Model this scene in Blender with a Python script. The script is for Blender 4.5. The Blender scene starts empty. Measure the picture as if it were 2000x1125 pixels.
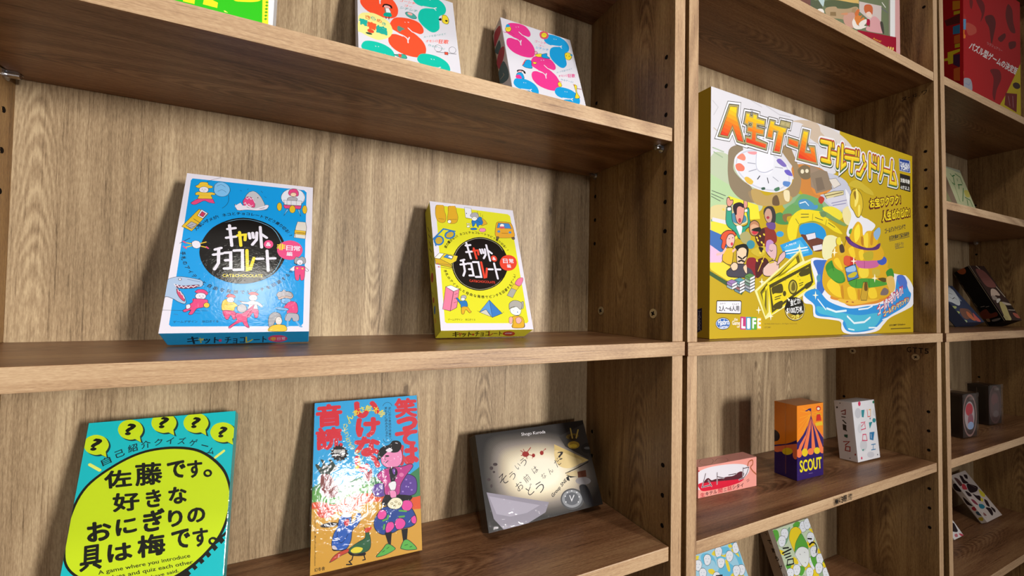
import bpy, bmesh, math, random
from mathutils import Matrix, Vector, Euler
from mathutils.geometry import tessellate_polygon
from bpy_extras import node_shader_utils
S = bpy.context.scene
C = S.collection
random.seed(7)
# ---------------------------------------------------------------- camera
def rot(ax, ay, az):
    return Euler((ax, ay, az), 'XYZ').to_matrix()
cam_d = bpy.data.cameras.new('camera'); cam = bpy.data.objects.new('camera', cam_d); C.objects.link(cam)
cam_d.sensor_width = 36; cam_d.lens = 836.629 / 2000 * 36; cam_d.clip_start = 0.01
cam.matrix_world = Matrix.Translation((0.23115, -0.33456, 0.04243)) @ (rot(0, 0, -0.449457) @ rot(0.024924, 0, 0) @ rot(0, -0.018176, 0) @ rot(math.pi / 2, 0, 0)).to_4x4()
S.camera = cam
# ---------------------------------------------------------------- light
S.view_settings.view_transform = 'Standard'; S.view_settings.look = 'None'
S.view_settings.gamma = 1; S.view_settings.use_curve_mapping = False
S.view_settings.exposure = 0.0
w = bpy.data.worlds.new('room_light'); S.world = w; w.use_nodes = True
w.node_tree.nodes['Background'].inputs[0].default_value = (1, .93, .84, 1)
w.node_tree.nodes['Background'].inputs[1].default_value = 0.15
def area(name, loc, target, sx, sy, power, col, spread=180):
    d = bpy.data.lights.new(name, 'AREA'); d.shape = 'RECTANGLE'; d.size = sx; d.size_y = sy
    d.energy = power; d.color = col; d.spread = math.radians(spread)
    o = bpy.data.objects.new(name, d); C.objects.link(o); o.location = loc
    o.rotation_euler = (Vector(target) - Vector(loc)).to_track_quat('-Z', 'Y').to_euler()
    return o
area('window_daylight', (2.1, -3.4, .42), (.22, .15, .05), .38, .85, 9.6, (1, .975, .94), 43)
area('near_window_daylight', (.47, -3.5, .40), (.3, .1, 0), .36, .36, 17, (1, .98, .96))
area('ceiling_lamp', (-.02, -1.22, 1.62), (.3, 0, 0), .22, .22, 9, (1, .95, .86))
# ---------------------------------------------------------------- helpers
def lin(h):
    f = lambda c: c / 12.92 if c <= .04045 else ((c + .055) / 1.055) ** 2.4
    return tuple(f(int(h[i:i + 2], 16) / 255) for i in (0, 2, 4)) + (1,)
MC = {}
def paint(h, rough=.42, spec=.5, metal=0, coat=0):
    k = (h, rough, spec, metal, coat)
    if k not in MC:
        m = bpy.data.materials.new('print_ink'); m.use_nodes = True
        b = m.node_tree.nodes['Principled BSDF']
        b.inputs['Base Color'].default_value = lin(h) if isinstance(h, str) else tuple(p_ * (1 - h[2]) + q_ * h[2] for p_, q_ in zip(lin(h[0]), lin(h[1]))); b.inputs['Roughness'].default_value = rough
        b.inputs['Specular IOR Level'].default_value = spec; b.inputs['Metallic'].default_value = metal
        b.inputs['Coat Weight'].default_value = coat; b.inputs['Coat Roughness'].default_value = .08
        if coat:
            N = m.node_tree.nodes; L = m.node_tree.links
            tc = N.new('ShaderNodeTexCoord'); no = N.new('ShaderNodeTexNoise'); no.inputs['Scale'].default_value = 260; no.inputs['Detail'].default_value = 4; no.inputs['Distortion'].default_value = 1.5
            bp = N.new('ShaderNodeBump'); bp.inputs['Strength'].default_value = .13; bp.inputs['Distance'].default_value = .0004
            L.new(tc.outputs['Object'], no.inputs[0]); L.new(no.outputs[0], bp.inputs['Height']); L.new(bp.outputs[0], b.inputs['Coat Normal'])
        MC[k] = m
    return MC[k]
def wood(name, axis, dark, mid, light, sc=1.0, rough=.45, seed=0.0, contrast=1.0, across=0, knots=(), arches=()):
    """procedural melamine wood; axis = grain direction, object coordinates"""
    m = bpy.data.materials.new(name); m.use_nodes = True; nt = m.node_tree; N = nt.nodes; L = nt.links
    b = N['Principled BSDF']; b.inputs['Roughness'].default_value = rough; b.inputs['Specular IOR Level'].default_value = .35
    tc = N.new('ShaderNodeTexCoord'); oi = N.new('ShaderNodeObjectInfo')
    add = N.new('ShaderNodeVectorMath'); add.operation = 'MULTIPLY_ADD'
    L.new(oi.outputs['Random'], add.inputs[0]); add.inputs[1].default_value = (3.1, 1.7, 2.3); L.new(tc.outputs['Object'], add.inputs[2])
    off = N.new('ShaderNodeVectorMath'); off.operation = 'ADD'; L.new(add.outputs[0], off.inputs[0]); off.inputs[1].default_value = (seed, seed * .7, seed * 1.3)
    def math_(op, a, b_):
        n = N.new('ShaderNodeMath'); n.operation = op
        for i, q in enumerate((a, b_)):
            if isinstance(q, (int, float)): n.inputs[i].default_value = q
            else: L.new(q, n.inputs[i])
        return n.outputs[0]
    sp = N.new('ShaderNodeSeparateXYZ'); L.new(tc.outputs['Object'], sp.inputs[0]); U, Wd = sp.outputs[across], sp.outputs[axis]
    dark_k = None; src = off.outputs[0]
    for u0, w0, r in knots:      # grain flows round each knot, darker core
        du = math_('SUBTRACT', U, u0); a2 = math_('POWER', math_('DIVIDE', du, r), 2); b2 = math_('POWER', math_('DIVIDE', math_('SUBTRACT', Wd, w0), r * 2.4), 2)
        ex = math_('POWER', 2.718, math_('MULTIPLY', math_('ADD', a2, b2), -1))
        sh = N.new('ShaderNodeCombineXYZ'); L.new(math_('MULTIPLY', math_('MULTIPLY', du, ex), -.85), sh.inputs[across])
        ad = N.new('ShaderNodeVectorMath'); ad.operation = 'ADD'; L.new(src, ad.inputs[0]); L.new(sh.outputs[0], ad.inputs[1]); src = ad.outputs[0]
        k_ = math_('POWER', ex, 9); dark_k = k_ if dark_k is None else math_('ADD', dark_k, k_)
    def mp(across, along):
        n = N.new('ShaderNodeMapping'); n.inputs['Scale'].default_value = [along * sc if i == axis else across * sc for i in range(3)]
        L.new(src, n.inputs[0]); return n
    def noise(a, l, det=3, r=.55, dist=0.0):
        n = N.new('ShaderNodeTexNoise'); n.inputs['Scale'].default_value = 1; n.inputs['Detail'].default_value = det
        n.inputs['Roughness'].default_value = r; n.inputs['Distortion'].default_value = dist
        L.new(mp(a, l).outputs[0], n.inputs[0]); return n.outputs['Fac']
    broad = noise(22, 1.6, 2)
    # growth rings: sine of a strongly stretched, smooth field -> cathedral figure
    field = noise(9, 1.3, 1.5, .4, .25)
    rings = math_('SINE', math_('MULTIPLY', field, 85), 0)
    rings = math_('MULTIPLY', math_('ADD', rings, 1), .5)
    rmask = noise(7, .8, 1)
    rmask = math_('MULTIPLY', math_('MAXIMUM', math_('SUBTRACT', rmask, .42), 0), 3.2)
    rings = math_('MULTIPLY', math_('SUBTRACT', rings, .5), math_('MINIMUM', rmask, 1))
    streak = noise(260, 7, 3, .6)
    fibre = noise(1000, 22, 3, .65)
    fib2 = noise(1100, 190, 2, .7)
    pores = noise(600, 14, 2, .5)
    pores = math_('MINIMUM', math_('MULTIPLY', math_('MAXIMUM', math_('SUBTRACT', pores, .60), 0), 9), 1)
    v = math_('MULTIPLY', math_('SUBTRACT', broad, .5), .9 * contrast)
    v = math_('ADD', v, math_('MULTIPLY', rings, .38 * contrast))
    v = math_('ADD', v, math_('MULTIPLY', math_('SUBTRACT', streak, .5), .5 * contrast))
    v = math_('ADD', v, math_('MULTIPLY', math_('SUBTRACT', fibre, .5), .55 * contrast)); v = math_('ADD', v, math_('MULTIPLY', math_('SUBTRACT', fib2, .5), .75 * contrast))
    v = math_('SUBTRACT', v, math_('MULTIPLY', pores, .30 * contrast))
    for u0, w0, hw, ln, dr in arches:    # nested cathedral figure
        a2 = math_('POWER', math_('DIVIDE', math_('SUBTRACT', U, u0), hw), 2)
        ph = math_('ADD', math_('MULTIPLY', Wd, 300 * dr), math_('MULTIPLY', a2, 13)); ph = math_('ADD', ph, math_('MULTIPLY', noise(30, 14, 3), 14))
        mk = math_('POWER', 2.718, math_('MULTIPLY', math_('ADD', math_('MULTIPLY', a2, .9), math_('POWER', math_('DIVIDE', math_('SUBTRACT', Wd, w0), ln), 4)), -1))
        v = math_('ADD', v, math_('MULTIPLY', math_('MULTIPLY', math_('SINE', ph, 0), mk), .17))
    if dark_k is not None: v = math_('SUBTRACT', v, math_('MULTIPLY', dark_k, .55))
    v = math_('ADD', v, .55)
    cr = N.new('ShaderNodeValToRGB'); e = cr.color_ramp.elements
    e[0].position = .12; e[0].color = lin(dark); e[1].position = .9; e[1].color = lin(light)
    k = cr.color_ramp.elements.new(.52); k.color = lin(mid)
    L.new(v, cr.inputs[0]); L.new(cr.outputs[0], b.inputs['Base Color'])
    bp = N.new('ShaderNodeBump'); bp.inputs['Strength'].default_value = .12; bp.inputs['Distance'].default_value = .0004
    L.new(math_('ADD', fibre, math_('MULTIPLY', pores, -1)), bp.inputs['Height']); L.new(bp.outputs[0], b.inputs['Normal'])
    return m
def link(name, me, parent=None):
    o = bpy.data.objects.new(name, me); C.objects.link(o)
    if parent: o.parent = parent
    return o
def mesh_from_bm(bm, name, mats):
    me = bpy.data.meshes.new(name); bm.to_mesh(me); bm.free()
    for m in mats: me.materials.append(m)
    return me
def bm_box(bm, x0, x1, y0, y1, z0, z1, mi=0, bevel=0.0, facemat=None):
    b2 = bmesh.new()
    vs = [b2.verts.new((x, y, z)) for x in (x0, x1) for y in (y0, y1) for z in (z0, z1)]
    for f, key in (((0, 1, 3, 2), 'x0'), ((4, 6, 7, 5), 'x1'), ((0, 4, 5, 1), 'y0'), ((2, 3, 7, 6), 'y1'), ((0, 2, 6, 4), 'z0'), ((1, 5, 7, 3), 'z1')):
        fc = b2.faces.new([vs[i] for i in f]); fc.material_index = (facemat or {}).get(key, mi)
    if bevel: bmesh.ops.bevel(b2, geom=b2.edges[:], offset=bevel, segments=2, affect='EDGES', profile=.6, material=-1)
    bmesh.ops.recalc_face_normals(b2, faces=b2.faces[:])
    t = bpy.data.meshes.new('tmp'); b2.to_mesh(t); b2.free(); bm.from_mesh(t); bpy.data.meshes.remove(t)
def bm_cyl(bm, c, r, h, axis='X', mi=0, seg=20, r2=None):
    r2 = r if r2 is None else r2
    M = {'X': Matrix.Rotation(math.pi / 2, 4, 'Y'), 'Y': Matrix.Rotation(-math.pi / 2, 4, 'X'), 'Z': Matrix.Identity(4)}[axis]
    n0 = len(bm.faces)
    bmesh.ops.create_cone(bm, cap_ends=True, segments=seg, radius1=r, radius2=r2, depth=h, matrix=Matrix.Translation(c) @ M)
    bm.faces.ensure_lookup_table()
    for f in bm.faces[n0:]: f.material_index = mi
def tag(o, label=None, cat=None, group=None, kind=None):
    if label: o['label'] = label
    if cat: o['category'] = cat
    if group: o['group'] = group
    if kind: o['kind'] = kind
    return o
# ---------------------------------------------------------------- room shell behind the cases
W_, D_, T_ = 0.59688, 0.15111, .015
ZB, ZT = -.900, .900
wallm = paint('c9c3b6', .8, .2); floorm = wood('floor_boards', 0, '4a3524', '6b4e36', '86664a', .6, .5, 5)
bm = bmesh.new(); bm_box(bm, -1.2, 3.2, .19, .29, ZB - .02, 1.6); o = link('wall_back', mesh_from_bm(bm, 'wall_back', [wallm])); o['kind'] = 'structure'
bm = bmesh.new(); bm_box(bm, -1.2, 3.2, -2.2, .29, ZB - .08, ZB - .02); o = link('floor', mesh_from_bm(bm, 'floor', [floorm])); o['kind'] = 'structure'
# ---------------------------------------------------------------- bookcases
BK = dict(dark='75593d', mid='a98d68', light='c9b38e')
back_m = wood('oak_back', 2, '6f5a41', 'a18868', 'c4ac88', 1, .5, 0, 1, 0, [(.1714, .0565, .010), (.4477, .3994, .013), (.5192, .16, .006), (.336, -.062, .008)],
              [(.030, .14, .011, .12, 1), (.298, .03, .010, .07, -1), (.43, -.075, .012, .06, 1), (.345, -.12, .009, .08, 1), (.12, .37, .012, .09, -1)])
side_m = wood('oak_side', 2, '573a20', '89673f', 'a98757', 1, .42, 3, 1, 1, [(.075, .06, .006), (.1, -.2, .005)],
              [(.050, -.14, .016, .09, 1), (.085, .12, .012, .09, -1), (.045, .42, .014, .1, 1), (.07, -.34, .014, .08, 1)])  # same laminate as oak_back; shade of the unlit walls mixed into its colour
shelf_m = wood('oak_shelf', 0, '583720', '885f41', 'aa825c', 1, .36, 6, 1, 1, [(.09, .42, .006)],
               [(.06, .30, .016, .14, 1), (.095, .12, .012, .1, -1)])
edgex_m = wood('oak_edge_x', 0, '86674f', 'b4926f', 'd0b18c', 1.2, .45, 9, .9)
edgez_m = wood('oak_edge_z', 2, '86674f', 'b4926f', 'd0b18c', 1.2, .45, 12, .9)
hole_m = paint('140c08', .9, .1); brass_m = paint('b9a98a', .35, .5, .6); steel_m = paint('cfcfd2', .25, .5, 1); ink_m = paint('1c1410', .6, .3)
UNITS = [((0.00000, 0.00000, 0.00000), (0.00000, 0.00000, 0.00000)), ((0.60240, -0.00122, -0.00104), (-0.00483, 0.00220, 0.00669)), ((1.21528, 0.00307, -0.00302), (-0.00834, -0.00065, -0.00149))]
UM = {}
def bookcase(u, M, shelves, fixed, screws, pins, label):
    root = bpy.data.objects.new('bookcase', None); C.objects.link(root); root.matrix_world = M @ Matrix.Translation((0, 0, 0))
    tag(root, label, 'bookcase', 'oak bookcases standing side by side')
    for z0, z1 in ((ZB, -T_), (0, ZT)):
        for left in (1, 0):
            x0 = 0 if left else W_ - T_
            bm = bmesh.new()
            bm_box(bm, x0, x0 + T_, 0, D_ + .004, z0, z1, 0, .0006, {'y0': 1})
            xs = x0 + T_ + .0001 if left else x0 - .0001
            for z in [.1188 + .032 * i for i in range(7)] + [-.1332 - .032 * i for i in range(7)] + [.5642 + .032 * i for i in range(7)] + [-.58 - .032 * i for i in range(7)]:
                if z < z0 or z > z1 or any(abs(z - (s - .0175)) < .006 for s in pins): continue
                for y in (.0118, .1372):
                    bm_cyl(bm, (xs, y, z), .0024, .0006, 'X', 2, 14)
            o = link('side_panel', mesh_from_bm(bm, 'side_panel', [side_m, edgez_m, hole_m]), root)
        bm = bmesh.new(); bm_box(bm, T_, W_ - T_, D_, D_ + .004, z0, z1)
        link('back_panel', mesh_from_bm(bm, 'back_panel', [back_m]), root)
    bm = bmesh.new(); bm_box(bm, -.0012, W_ + .0012, -.002, D_ + .004, -T_, 0, 0, .0009, {'y0': 1})
    link('fixed_shelf', mesh_from_bm(bm, 'fixed_shelf', [shelf_m, edgex_m]), root)
    for z, th in ((ZT + T_, T_), (ZB, T_)):
        bm = bmesh.new(); bm_box(bm, -.0012, W_ + .0012, -.002, D_ + .004, z - th, z, 0, .0009, {'y0': 1})
        link('end_board', mesh_from_bm(bm, 'end_board', [shelf_m, edgex_m]), root)
    for z in shelves:
        fx = z in fixed; g = .0002 if fx else .0013
        bm = bmesh.new(); bm_box(bm, T_ + g, W_ - T_ - g, .0003 if fx else .0012, D_ - .0002, z - T_, z, 0, .0004 if fx else .0012, {'y0': 1})
        link('shelf', mesh_from_bm(bm, 'shelf', [shelf_m, edgex_m]), root)
    for z in pins:
        for x in (T_, W_ - T_):
            for y in (.0175, .1372):
                bm = bmesh.new(); sg = 1 if x < .3 else -1
                bm_cyl(bm, (x + sg * .004, y, z - T_ - .0028), .0024, .010, 'X', 0, 16)
                bm_cyl(bm, (x + sg * .0006, y, z - T_ - .0034), .0042, .0014, 'X', 0, 18)
                bm_box(bm, min(x, x + sg * .009), max(x, x + sg * .009), y - .004, y + .004, z - T_ - .0012, z - T_ - .0001)
                link('shelf_pin', mesh_from_bm(bm, 'shelf_pin', [steel_m]), root)
    for z in screws:
        for y in (.0278, .122):
            bm = bmesh.new(); x = W_ - T_
            bm_cyl(bm, (x - .0003, y, z), .0053, .0012, 'X', 0, 24)
            for a in (.5, .5 + math.pi / 2):
                b2 = bmesh.new(); bm_box(b2, -.0004, .0004, -.0026, .0026, -.0006, .0006, 1)
                bmesh.ops.transform(b2, matrix=Matrix.Translation((x - .0010, y, z)) @ Matrix.Rotation(a, 4, 'X'), verts=b2.verts)
                t = bpy.data.meshes.new('t'); b2.to_mesh(t); b2.free(); bm.from_mesh(t)
            link('connector_screw', mesh_from_bm(bm, 'connector_screw', [brass_m, hole_m]), root)
    UM[u] = root.matrix_world.copy()
    return root
M1, M2, M3 = [Matrix.Translation(t) @ rot(*r).to_4x4() for t, r in UNITS]
bookcase(1, M1, [0.22857, 0.44179, .665, -0.21364, -.4425, -.67], [0.44179, -.4425], [.0288], [0.22857, -0.21364], 'left oak bookcase holding the blue and the yellow card boxes')
bookcase(2, M2, [0.44353, .80, -0.21438, -0.44255, -.67], [0.44353, -0.44255], [-.0434], [-0.21438], 'middle oak bookcase holding the wide gold family game box')
bookcase(3, M3, [0.44967, 0.22995, .80, -0.21608, -0.4474, -.67], [0.44967, -0.4474], [], [0.22995, -0.21608], 'right oak bookcase in shade at the edge, holding the red puzzle box')
# ---------------------------------------------------------------- printed artwork on flat faces
def smooth(P, closed=True, n=6):
    out = []; L_ = len(P)
    rng = range(L_) if closed else range(L_ - 1)
    for i in rng:
        g = (lambda k: P[k % L_]) if closed else (lambda k: P[max(0, min(L_ - 1, k))])
        a, b, c, d = g(i - 1), g(i), g(i + 1), g(i + 2)
        for j in range(n):
            t = j / n; t2 = t * t; t3 = t2 * t
            out.append(tuple(.5 * (2 * b[q] + (c[q] - a[q]) * t + (2 * a[q] - 5 * b[q] + 4 * c[q] - d[q]) * t2 + (3 * b[q] - a[q] - 3 * c[q] + d[q]) * t3) for q in (0, 1)))
    if not closed: out.append(tuple(P[-1]))
    return out
def clip(P, w, h):
    for ax, lim, sg in ((0, 0, 1), (0, w, -1), (1, 0, 1), (1, h, -1)):
        out = []
        for i in range(len(P)):
            a, b = P[i - 1], P[i]; ia = (a[ax] - lim) * sg >= 0; ib = (b[ax] - lim) * sg >= 0
            if ia != ib:
                t = (lim - a[ax]) / (b[ax] - a[ax]); q = [a[0] + (b[0] - a[0]) * t, a[1] + (b[1] - a[1]) * t]; q[ax] = lim; out.append(tuple(q))
            if ib: out.append(b)
        P = out
        if not P: return P
    return P
def glyphs(body, off):
    c = bpy.data.curves.new('t', 'FONT'); c.body = body; c.offset = off; c.resolution_u = 3
    o = bpy.data.objects.new('t', c); C.objects.link(o)
    dg = bpy.context.evaluated_depsgraph_get(); me = bpy.data.meshes.new_from_object(o.evaluated_get(dg))
    V = [(v.co.x, v.co.y) for v in me.vertices]; F = [tuple(p.vertices) for p in me.polygons]
    bpy.data.objects.remove(o); bpy.data.curves.remove(c); bpy.data.meshes.remove(me)
    return V, F
STEP = 6e-6
class Face:
    def __init__(s, bm, org, U, V, N, w, h, mats, style):
        s.bm, s.org, s.U, s.V, s.N, s.w, s.h, s.mats, s.style = bm, Vector(org), Vector(U), Vector(V), Vector(N), w, h, mats, style; s.boxes = []
    def mat(s, col):
        m = paint(col, *s.style)
        if m not in s.mats: s.mats.append(m)
        return s.mats.index(m)
    def layer(s, P, tri=None, col='000000'):
        if not P: return
        x0 = min(p[0] for p in P); x1 = max(p[0] for p in P); y0 = min(p[1] for p in P); y1 = max(p[1] for p in P)
        lv = 1 + max([b[4] for b in s.boxes if b[0] < x1 and b[1] > x0 and b[2] < y1 and b[3] > y0] or [0])
        s.boxes.append((x0, x1, y0, y1, lv)); return lv
    def add(s, polys, col, tris=None):
        """polys: list of closed outlines in metres; all at one layer"""
        allp = [p for P in polys for p in P]
        if not allp: return
        lv = s.layer(allp); mi = s.mat(col)
        for P in polys:
            P = clip(P, s.w, s.h)
            Q = []
            for p in P:
                if not Q or (abs(p[0] - Q[-1][0]) + abs(p[1] - Q[-1][1])) > 1e-6: Q.append(p)
            if len(Q) < 3: continue
            vs = [s.bm.verts.new(s.org + s.U * p[0] + s.V * p[1] + s.N * (lv * STEP)) for p in Q]
            if len(Q) <= 4: T = [list(range(len(Q)))]
            else: T = tessellate_polygon([[Vector((p[0], p[1], 0)) for p in Q]])
            for t in T:
                if len(set(t)) < 3: continue
                try: f = s.bm.faces.new([vs[i] for i in t])
                except ValueError: continue
                f.material_index = mi
                f.normal_update()
                if f.normal.dot(s.N) < 0: f.normal_flip()
    def stroke(s, P, wd, col):
        Q = [P[0]]
        for q in P[1:]:
            if math.hypot(q[0] - Q[-1][0], q[1] - Q[-1][1]) > 2e-5: Q.append(q)
        if len(Q) < 2: return
        r = wd / 2; n = len(Q); closed = n > 3 and math.hypot(P[0][0] - P[-1][0], P[0][1] - P[-1][1]) < 3e-5
        if closed and math.hypot(Q[0][0] - Q[-1][0], Q[0][1] - Q[-1][1]) < 3e-5: Q.pop(); n -= 1
        def nrm(a, b):
            l = math.hypot(b[0] - a[0], b[1] - a[1]) or 1; return (-(b[1] - a[1]) / l, (b[0] - a[0]) / l)
        Lf, Rt = [], []
        for i in range(n):
            p = Q[i]; pa = Q[i - 1] if (i or closed) else None; pb = Q[(i + 1) % n] if (i < n - 1 or closed) else None
            n1 = nrm(pa, p) if pa else nrm(p, pb); n2 = nrm(p, pb) if pb else n1
            mx, my = n1[0] + n2[0], n1[1] + n2[1]; l = math.hypot(mx, my)
            if l < .35: mx, my, k = n1[0], n1[1], 1
            else: mx /= l; my /= l; k = min(2.2, 1 / max(.3, mx * n1[0] + my * n1[1]))
            Lf.append((p[0] + mx * r * k, p[1] + my * r * k)); Rt.append((p[0] - mx * r * k, p[1] - my * r * k))
        polys = [[Lf[i], Rt[i], Rt[(i + 1) % n], Lf[(i + 1) % n]] for i in range(n if closed else n - 1)]
        if not closed and wd > 9e-4:
            for p, q in ((Q[0], Q[1]), (Q[-1], Q[-2])):
                a0 = math.atan2(q[1] - p[1], q[0] - p[0])
                polys.append([(p[0] + r * .98 * math.cos(a0 + math.pi * (.5 + j / 6)), p[1] + r * .98 * math.sin(a0 + math.pi * (.5 + j / 6))) for j in range(7)])
        s.add(polys, col)
    def text(s, body, off, P0, PX, PY, col, rotq=0):
        V, F = glyphs(body, off if off <= .012 else 0)
        if not V: return
        x0 = min(v[0] for v in V); x1 = max(v[0] for v in V); y0 = min(v[1] for v in V); y1 = max(v[1] for v in V)
        f = lambda v: (P0[0] + (PX[0] - P0[0]) * (v[0] - x0) / (x1 - x0) + (PY[0] - P0[0]) * (v[1] - y0) / (y1 - y0),
                       P0[1] + (PX[1] - P0[1]) * (v[0] - x0) / (x1 - x0) + (PY[1] - P0[1]) * (v[1] - y0) / (y1 - y0))
        D = [(0, 0)] if off <= .012 else [(off * math.cos(k * math.pi / 4), off * math.sin(k * math.pi / 4)) for k in range(8)] + [(0, 0)]
        sx = math.hypot(PX[0] - P0[0], PX[1] - P0[1]) / (x1 - x0); sy = math.hypot(PY[0] - P0[0], PY[1] - P0[1]) / (y1 - y0); sm = min(sx, sy)
        for dx, dy in [(a_ * sm / sx, b_ * sm / sy) for a_, b_ in D]:
            s.add([[f((V[i][0] + dx, V[i][1] + dy)) for i in fc] for fc in F], col)
    def arc(s, body, off, c, rx, ry, a0, a1, size, col):
        n = len(body)
        for i, ch in enumerate(body):
            if ch == ' ': continue
            a = math.radians(a0 + (a1 - a0) * i / max(1, n - 1))
            up = 1 if a1 < a0 else -1
            V, F = glyphs(ch, 0); V0 = [(v[0] - .5, v[1] - .36) for v in V]
            px, py = c[0] + rx * math.cos(a), c[1] + ry * math.sin(a)
            th = math.atan2(math.sin(a) / ry, math.cos(a) / rx) - math.pi / 2 + (0 if up > 0 else math.pi)
            cs, sn = math.cos(th), math.sin(th)
            g = [(px + size * (v[0] * cs - v[1] * sn), py + size * (v[0] * sn + v[1] * cs)) for v in V0]
            for dx, dy in ([(0, 0)] if off <= 0 else [(off * size, 0), (-off * size, 0), (0, off * size), (0, -off * size)]):
                s.add([[(g[k][0] + dx, g[k][1] + dy) for k in fc] for fc in F], col)
def draw(face, data):
    for ln in data.strip().split('\n'):
        if not ln: continue
        k, col, rest = ln.split(' ', 2)
        if '~' in col: c1, c2, fr = col.split('~'); col = (c1, c2, int(fr) / 100)      # step of a printed gradient
        if k in 'pb':
            q = list(map(int, rest.split())); P = [(q[i] / 1e5, q[i + 1] / 1e5) for i in range(0, len(q), 2)]
            if k == 'b': P = smooth(P)
            face.add([P], col)
        elif k in 'sS':
            q = list(map(int, rest.split())); P = [(q[i] / 1e5, q[i + 1] / 1e5) for i in range(1, len(q), 2)]
            if k == 'S': P = smooth(P, False, 5)
            face.stroke(P, q[0] / 1e5, col)
        elif k == 't':
            off, nums, body = rest.split('|', 2); q = [int(z) / 1e5 for z in nums.split()]
            face.text(body, float(off), q[0:2], q[2:4], q[4:6], col)
        elif k == 'a':
            off, nums, body = rest.split('|', 2); q = nums.split()
            face.arc(body, float(off), (int(q[0]) / 1e5, int(q[1]) / 1e5), int(q[2]) / 1e5, int(q[3]) / 1e5, float(q[4]), float(q[5]), int(q[6]) / 1e5, col)
def film_mat():
    m = bpy.data.materials.new('clear_film'); m.use_nodes = True; nt = m.node_tree; N = nt.nodes; L = nt.links
    out = N['Material Output']; N.remove(N['Principled BSDF'])
    tr = N.new('ShaderNodeBsdfTransparent'); gl = N.new('ShaderNodeBsdfGlossy'); gl.inputs['Roughness'].default_value = .06
    lw = N.new('ShaderNodeFresnel'); lw.inputs[0].default_value = 1.5
    mul = N.new('ShaderNodeMath'); mul.operation = 'MINIMUM'; mul.inputs[1].default_value = .22; L.new(lw.outputs[0], mul.inputs[0])
    mx = N.new('ShaderNodeMixShader'); L.new(mul.outputs[0], mx.inputs[0]); L.new(tr.outputs[0], mx.inputs[1]); L.new(gl.outputs[0], mx.inputs[2]); L.new(mx.outputs[0], out.inputs[0])
    tc = N.new('ShaderNodeTexCoord'); no = N.new('ShaderNodeTexNoise'); no.inputs['Scale'].default_value = 120; no.inputs['Detail'].default_value = 3; no.inputs['Distortion'].default_value = 1.2
    L.new(tc.outputs['Object'], no.inputs[0]); bp = N.new('ShaderNodeBump'); bp.inputs['Strength'].default_value = .3; bp.inputs['Distance'].default_value = .0006
    L.new(no.outputs[0], bp.inputs['Height']); L.new(bp.outputs[0], gl.inputs['Normal'])
    return m
FILM = film_mat()
def game_box(key, name, u, zs, v, body, label, cat, arts, tray='e8e4dc', kind='lid', film=False, style=(.45, .15, 0, 0), group=None, split=.9):
    x, y, yaw, tilt, w, h, d = v
    root = bpy.data.objects.new(name, None); C.objects.link(root)
    root.matrix_world = UM[u] @ Matrix.Translation((x, y, zs)) @ (rot(0, 0, yaw) @ rot(-tilt, 0, 0)).to_4x4()
    tag(root, label, cat, group)
    bm = bmesh.new(); mats = [paint(body, *style)]
    yb = -d * (1 - split) if kind == 'lid' else 0
    bm_box(bm, 0, w, -d, yb, 0, h, 0, .0006)
    FR = {'F': ((0, -d, 0), (1, 0, 0), (0, 0, 1), (0, -1, 0), w, h), 'L': ((0, 0, 0), (0, -1, 0), (0, 0, 1), (-1, 0, 0), d, h),
          'U': ((0, 0, 0), (1, 0, 0), (0, -1, 0), (0, 0, -1), w, d), 'T': ((0, -d, h), (1, 0, 0), (0, 1, 0), (0, 0, 1), w, d)}
    for fk, data in arts.items(): draw(Face(bm, *FR[fk], mats, style), data)
    link(kind, mesh_from_bm(bm, kind, mats), root)
    if kind == 'lid':
        bm = bmesh.new(); bm_box(bm, .0006, w - .0006, yb + .0001, 0, .0006, h - .0006, 0, .0004)
        link('tray', mesh_from_bm(bm, 'tray', [paint(tray, .6, .3)]), root)
    if film:
        bm = bmesh.new(); e = .0007; bm_box(bm, -e, w + e, -d - e, 0, 0, h + e, 0, .0008)
        for fx in (-.0009, w + .0009):   # heat-sealed seam along the side
            bm_box(bm, min(fx, fx + .0002), max(fx, fx + .0002), -d * .5 - .0003, -d * .5 + .0003, .002, h - .002)
        link('shrink_wrap', mesh_from_bm(bm, 'shrink_wrap', [FILM]), root)
    return root
ART = {}
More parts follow.
